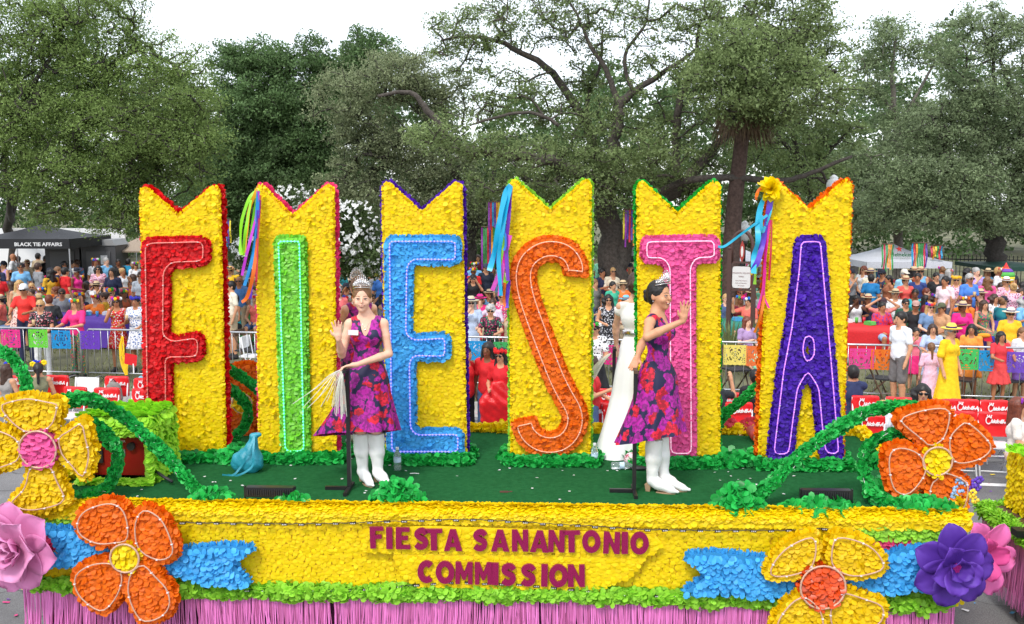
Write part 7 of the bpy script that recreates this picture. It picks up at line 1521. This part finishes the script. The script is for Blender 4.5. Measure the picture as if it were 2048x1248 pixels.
P(1246, 560, 'st', 0, 'b', 'short', 'k', 'shirt', Or, 'trousers', Kh, 'person in orange with a straw hat below the black tent', hat='straw', h=1.6)
P(1190, 558, 'st', 40, 'b', 'short', 'l', 'shirt', Gy, 'trousers', Dn, 'blond person in grey by the oak trunk', h=1.64)
P(1210, 567, 'sed', 10, 'd', 'short', 'k', 'shirt', (40, 70, 110), 'trousers', Kh, 'seated person in dark blue beneath the oak trunk')
roadp(1186, 652+60, 'lh', 80, 'b', 'long', 'b', 'shirt', (205, 22, 30), 'shorts', Dn, 'volunteer in red reaching right across the chairs below the streamers', h=1.6)
# between T and A
P(1495, 633, 'seh', 25, 'a', 'long', 'r', 'shirt', (170, 140, 185), 'skirt', (120, 80, 70), 'auburn haired girl in a lilac tee sitting beside the yuccas', h=1.62)
P(1452, 588, 'sed', 0, 'a', 'short', 'y', 'shirt', (70, 90, 130), 'trousers', Kh, 'blond person in denim blue behind the yucca left of the sign')
P(1519, 690, 'sed', -20, 'b', 'short', 'k', 'shirt', (140, 220, 180), 'shorts', (30, 110, 190), 'child in a mint shirt and blue shorts beside the orange banner', h=1.2)
street(1432, 745, 'sew', 190, 'b', 'short', 'k', 'shirt', (35, 40, 45), 'trousers', Blk, 'man in black raising a tattooed arm beside the pink lettered board')
street(1512, 738, 'seh', 170, 'b', 'short', 'k', 'shirt', (28, 28, 30), 'skirt', ((235, 235, 235), (200, 50, 40), (40, 60, 120)), 'guest in a black tee and patterned skirt seated above the coral rosettes')
# right of A: back rows
P(1809, 537, 'st', 10, 'b', 'short', 'g', 'shirt', (150, 200, 225), 'shorts', Kh, 'man in a pale blue shirt and cap behind the woman in coral', hat='cap', hatc=(220, 215, 200), h=1.78)
P(1812, 551, 'std', 5, 'b', 'short', 'b', 'blouse', (235, 92, 84), 'dress', (235, 92, 84), 'woman in a coral dress and straw hat standing right of the purple lettered board', hat='straw', h=1.66)
P(1836, 546, 'st', -30, 'c', 'short', 'k', 'shirt', (40, 60, 120), 'trousers', Kh, 'man in dark blue near the white tent looking right', h=1.72)
P(1743, 548, 'st', 150, 'c', 'short', 'k', 'shirt', (25, 120, 180), 'trousers', Blk, 'man in a vivid blue tee near the iron fence', h=1.68)
P(1777, 550, 'st', -80, 'c', 'tail', 'k', 'tank', (150, 90, 60), 'dress', (150, 90, 60), 'woman in a brown sleeveless dress by the tent leg', h=1.66)
P(1891, 552, 'st', -60, 'c', 'short', 'k', 'shirt', (240, 215, 222), 'trousers', (90, 95, 110), 'bearded man in a pale pink shirt turned to the right', h=1.80)
P(1913, 549, 'st', -20, 'b', 'long', 'y', 'shirt', fP, 'skirt', Kh, 'blond woman with a yellow flower headband between the pink and blue shirts', hat='flowers', hatc=[(250, 190, 40)], gl=1, h=1.7)
P(1940, 547, 'sth', 10, 'c', 'short', 'g', 'shirt', (75, 130, 215), 'trousers', Nv, 'grey bearded man in a bright blue shirt and sunglasses holding a drink', gl=1, h=1.84, extra=('cup',))
P(1975, 553, 'st', 160, 'b', 'wavy', 'l', 'shirt', (230, 90, 150), 'trousers', Dn, 'woman in pink with back turned near the right edge', h=1.64)
P(2013, 553, 'std', 10, 'b', 'short', 'y', 'blouse', fP, 'dress', (240, 170, 190), 'woman in a frilled pink dress and white sun hat at the upper right', hat='sun', hatc=(235, 232, 225), gl=1, h=1.66)
P(2027, 566, 'st', 170, 'b', 'bun', 'y', 'tank', fP, 'dress', fP, 'woman in a pink floral sundress with back turned and blond bun', h=1.64)
P(1873, 545, 'st', 0, 'b', 'short', 'k', 'shirt', Blk, 'trousers', Blk, 'man in black in the shade between two tent legs', h=1.7)
P(1877, 561, 'sed', 10, 'd', 'long', 'k', 'shirt', (110, 60, 110), 'trousers', Blk, 'dark haired seated person in plum behind the pink shirt')
P(1750, 570, 'sed', 0, 'b', 'short', 'b', 'shirt', (110, 130, 140), 'trousers', Kh, 'seated guest in grey blue with a straw hat near the red table', hat='straw')
# seated second row at the right
P(1713, 590, 'seu', 0, 'e', 'short', 'k', 'tank', (232, 232, 232), 'trousers', (70, 90, 120), 'seated woman in a white tank with a blue scarf photographing with a tablet', extra=('phone',))
P(1766, 594, 'sek', 0, 'b', 'short', 'k', 'shirt', (225, 130, 120), 'trousers', Kh, 'seated man in salmon with hands behind his head and a dark cap', hat='cap', hatc=(60, 40, 50))
P(1765, 604, 'sed', 5, 'c', 'tail', 'k', 'shirt', ((210, 40, 60), (120, 60, 160), (70, 90, 190)), 'shorts', (150, 180, 215), 'seated woman in a red top with a purple embroidered yoke')
P(1812, 597, 'sed', -5, 'b', 'short', 'k', 'shirt', (35, 85, 60), 'trousers', Nv, 'seated bearded man in a dark green polo and sunglasses', gl=1)
P(1861, 602, 'sed', 0, 'a', 'long', 'y', 'shirt', (110, 140, 180), 'trousers', Blk, 'blond woman in a denim jacket with a rainbow flower crown', hat='flowers', hatc=[(30, 60, 190), (150, 50, 170), (240, 60, 60), (240, 130, 40), (60, 180, 200)], gl=1)
P(1832, 600, 'sed', -20, 'c', 'short', 'k', 'shirt', Blk, 'trousers', Blk, 'seated man in black with a pale cap turned aside', hat='cap', hatc=(190, 150, 140))
P(1884, 604, 'sed', -60, 'c', 'short', 'b', 'shirt', (200, 150, 110), 'trousers', Kh, 'seated man in a camouflage green cap facing right', hat='cap', hatc=(90, 95, 70))
P(1926, 602, 'seh', 0, 'd', 'short', 'k', 'blouse', (228, 30, 135), 'trousers', (190, 30, 110), 'seated woman in a magenta off shoulder top and straw hat with a white fan', hat='straw')
P(1969, 600, 'sed', 10, 'b', 'long', 'b', 'tank', fG, 'dress', fG, 'seated woman in a green and yellow patterned dress holding a phone')
P(2022, 615, 'sed', -15, 'b', 'short', 'l', 'shirt', (250, 190, 30), 'shorts', (240, 190, 120), 'seated woman in a marigold top, white straw hat and dark bag strap', hat='sun', hatc=(235, 225, 200), gl=1)
P(1990, 588, 'sed', 20, 'b', 'wavy', 'b', 'shirt', Wt, 'trousers', Kh, 'seated woman in white behind the marigold top')
P(1905, 590, 'sed', 40, 'a', 'short', 'y', 'shirt', (120, 160, 210), 'trousers', Kh, 'seated guest in light blue under the bearded man in pink')
# standing at the right barricade, street side and behind
roadp(1802, 623, 'st', -70, 'b', 'short', 'k', 'shirt', (232, 236, 242), 'shorts', (112, 108, 108), 'tall man in a white embroidered shirt and grey shorts in front of the barricade', h=1.82)
roadp(1833, 655, 'stf', -10, 'b', 'tail', 'k', 'shirt', (240, 120, 140), 'skirt', (232, 40, 120), 'little girl in a pink top and hot pink skirt', h=1.32)
P(1866, 648, 'le', -10, 'b', 'long', 'b', 'blouse', (175, 190, 220), 'skirt', (175, 190, 220), 'laughing brunette woman in pale blue bending over the rail', D=18.2)
roadp(1863, 685, 'st', 170, 'a', 'tail', 'l', 'blouse', (240, 196, 222), 'gown', (240, 200, 225), 'girl with a blond ponytail in a long pale pink dress, back to camera', h=1.28)
roadp(1903, 646, 'st', 30, 'b', 'short', 'g', 'blouse', (252, 200, 10), 'gown', (252, 196, 10), 'woman in a bright yellow dress and yellow hat with a red band', hat='straw', hatc=(240, 210, 90), gl=1, h=1.66)
P(1944, 648, 'sth', -30, 'c', 'long', 'k', 'shirt', (240, 150, 60), 'skirt', (236, 140, 50), 'girl in an orange dress holding a paper bird at the barricade', h=1.42)
P(2003, 663, 'le', 5, 'c', 'long', 'k', 'shirt', (215, 50, 60), 'skirt', (222, 70, 70), 'girl in an embroidered coral dress leaning on the barricade', h=1.36)
P(2046, 655, 'st', 10, 'b', 'short', 'l', 'shirt', (235, 235, 235), 'shorts', (150, 110, 200), 'child in white and lilac cut off by the right edge', h=1.4)
street(1706, 730, 'seu', 185, 'c', 'short', 'k', 'shirt', (38, 48, 88), 'shorts', (150, 152, 165), 'seated man in a navy polo taking a photo beside the purple lettered board', extra=('phone',))
street(1846, 768, 'sed', 150+195, 'b', 'wavy', 'k', 'shirt', (150, 180, 215), 'trousers', Dn, 'seated woman in sunglasses with long black hair behind the right vine', gl=1, h=1.74)
street(1766, 800, 'sed', 180, 'b', 'short', 'y', 'shirt', (232, 234, 238), 'shorts', (30, 120, 200), 'boy in a white polo and blue shorts seated behind the vine', h=1.3)
street(2040, 790, 'seh', 60, 'b', 'long', 'r', 'shirt', (235, 225, 215), 'skirt', (235, 200, 180), 'woman in cream holding a yellow pencil like wand at the right edge', hat='flowers')
# paper bird, red fan, yellow tassel
e = thing('paper_bird', 'orange and red paper bird held up by the girl in orange', 'toy', onz(1968, 671, 1.15)); MB().ell((0, 0, 0), (.14, .05, .045)).build('body', solid((245, 150, 30)), e, True); MB().prism([(-.02, 0), (.12, .03), (.16, -.12), (.0, -.1)], -.02, .02).build('wing', solid((215, 30, 60)), e); MB().prism([(.12, 0), (.2, -.02), (.18, -.1)], -.015, .015).build('tail', solid((60, 60, 170)), e)
q = fence_pt(0); d = ray(263, 725); t_ = 13.4/d.y; e = thing('hand_fan', 'small red square fan raised beside the red lettered board', 'fan', Vector((0, 0, CAM_H))+d*(16.2/d.y)); MB().prism(roundpoly([(-.12, -.02), (.08, -.06), (.1, .12), (-.1, .16)], .02), -.003, .003).build('panel', solid(Rd), e); MB().box((.03, 0, -.1), (.02, .012, .16)).build('handle', WHITE, e)
d = ray(247, 672); Pq = Vector((0, 0, CAM_H))+d*((FA-Vector((0, 0, CAM_H))).dot(FN)/d.dot(FN)); e = thing('paper_tassel', 'yellow crepe paper tassel hanging from the barricade', 'tassel', Pq-FN*.05); 
for i in range(4): ribbon('strand', [(random.uniform(-.02, .02), 0, 0), (random.uniform(-.05, .05), -.02, -.25), (.04*i-.05, 0, -.5), (.05+random.uniform(-.03, .05), 0, -.78)], .045, solid(Yl), e)
# ---- the rest of the packed crowd: every guest gets an own look and label
seen = [(o['_p'][0], o['_p'][1]) for o in bpy.data.objects if '_p' in o]
CN = {'white': (228, 228, 230), 'navy': (34, 42, 74), 'teal': (30, 130, 140), 'coral': (236, 110, 95), 'lilac': (180, 150, 210), 'mustard': (215, 165, 40), 'olive': (110, 115, 70), 'sky blue': (120, 180, 225), 'burgundy': (120, 25, 45), 'mint': (140, 215, 180), 'charcoal': (55, 56, 60), 'turquoise': (40, 180, 190), 'fuchsia': (225, 40, 140), 'orange': (240, 125, 40), 'cream': (235, 222, 196), 'red': (212, 28, 36), 'lemon': (248, 222, 70), 'rust': (165, 75, 40), 'emerald': (20, 130, 85), 'grey': (140, 142, 146)}
HN = {'k': 'black', 'b': 'dark brown', 'l': 'light brown', 'y': 'blond', 'g': 'grey', 'r': 'auburn'}
REG = [((-10, 95), 'under the black tent'), ((95, 200), 'near the portable toilet'), ((200, 290), 'near the tan tent'), ((440, 520), 'between the first two boards'), ((668, 775), 'behind the smiling woman'), ((930, 1024), 'left of the orange letter'), ((1180, 1285), 'by the oak trunk'), ((1440, 1520), 'around the park sign'), ((1690, 1800), 'near the red table'), ((1800, 1910), 'below the white tent'), ((1910, 2050), 'below the rainbow pinata')]
used_l = set(); r9 = random.Random(21)
for (x0, x1), rn in REG:
    for (hy, sit) in ((512, 0), (523, 0), (534, 0), (551, 1), (563, 1), (575, 1), (588, 1)):
        x = x0+r9.uniform(0, 14)
        while x < x1:
            y = hy+r9.uniform(-3.5, 3.5)
            if (x < 1680 or hy > 530) and all(abs(x-a) > 13 or abs(y-b) > 11 for a, b in seen) and r9.random() < .78 and not (sit and x > 1690 and x < 1730 and y > 560):
                for _ in range(60):
                    cn = r9.choice(list(CN)+['white']*5+['cream']*2+['navy']*3+['sky blue']*3+['grey']*2+['charcoal']*2+['lilac']); hc = r9.choice('kkbblygr'); hair = r9.choice(('short', 'long', 'wavy', 'bun', 'short', 'tail')); hat = r9.choice((None, None, None, 'straw', 'cap', 'flowers'))
                    lab = '%s guest in %s, %s %s hair%s %s' % ('seated' if sit else 'standing', cn, {'short': 'short', 'long': 'long', 'wavy': 'wavy', 'bun': 'tied up', 'tail': 'ponytailed'}[hair], HN[hc], {None: '', 'straw': ', straw hat,', 'cap': ', cap,', 'flowers': ', flower crown,'}[hat], rn)
                    if lab not in used_l: break
                used_l.add(lab); pose = r9.choice(('sed', 'sed', 'seh', 'sew', 'seu') if sit else ('st', 'std', 'sth', 'stf', 'std'))
                col = CN[cn]; P(x, y, pose, r9.gauss(0, 45) if r9.random() < .8 else r9.uniform(120, 240), r9.choice('abbcct d'.replace(' ', '')), hair, hc, r9.choice(('shirt', 'shirt', 'blouse', 'tank')), col, r9.choice(('trousers', 'shorts', 'skirt')), r9.choice((Nv, Kh, Dn, Blk, Gy)), lab, hat=hat, gl=r9.random() < .4, h=r9.uniform(1.58, 1.8)); seen.append((x, y))
            x += r9.uniform(14, 24)
for o in bpy.data.objects:
    if '_p' in o: del o['_p']
print('LEAVES', NLEAF, 'TRIS', sum(len(m.loops)-2*len(m.polygons) for m in bpy.data.meshes))
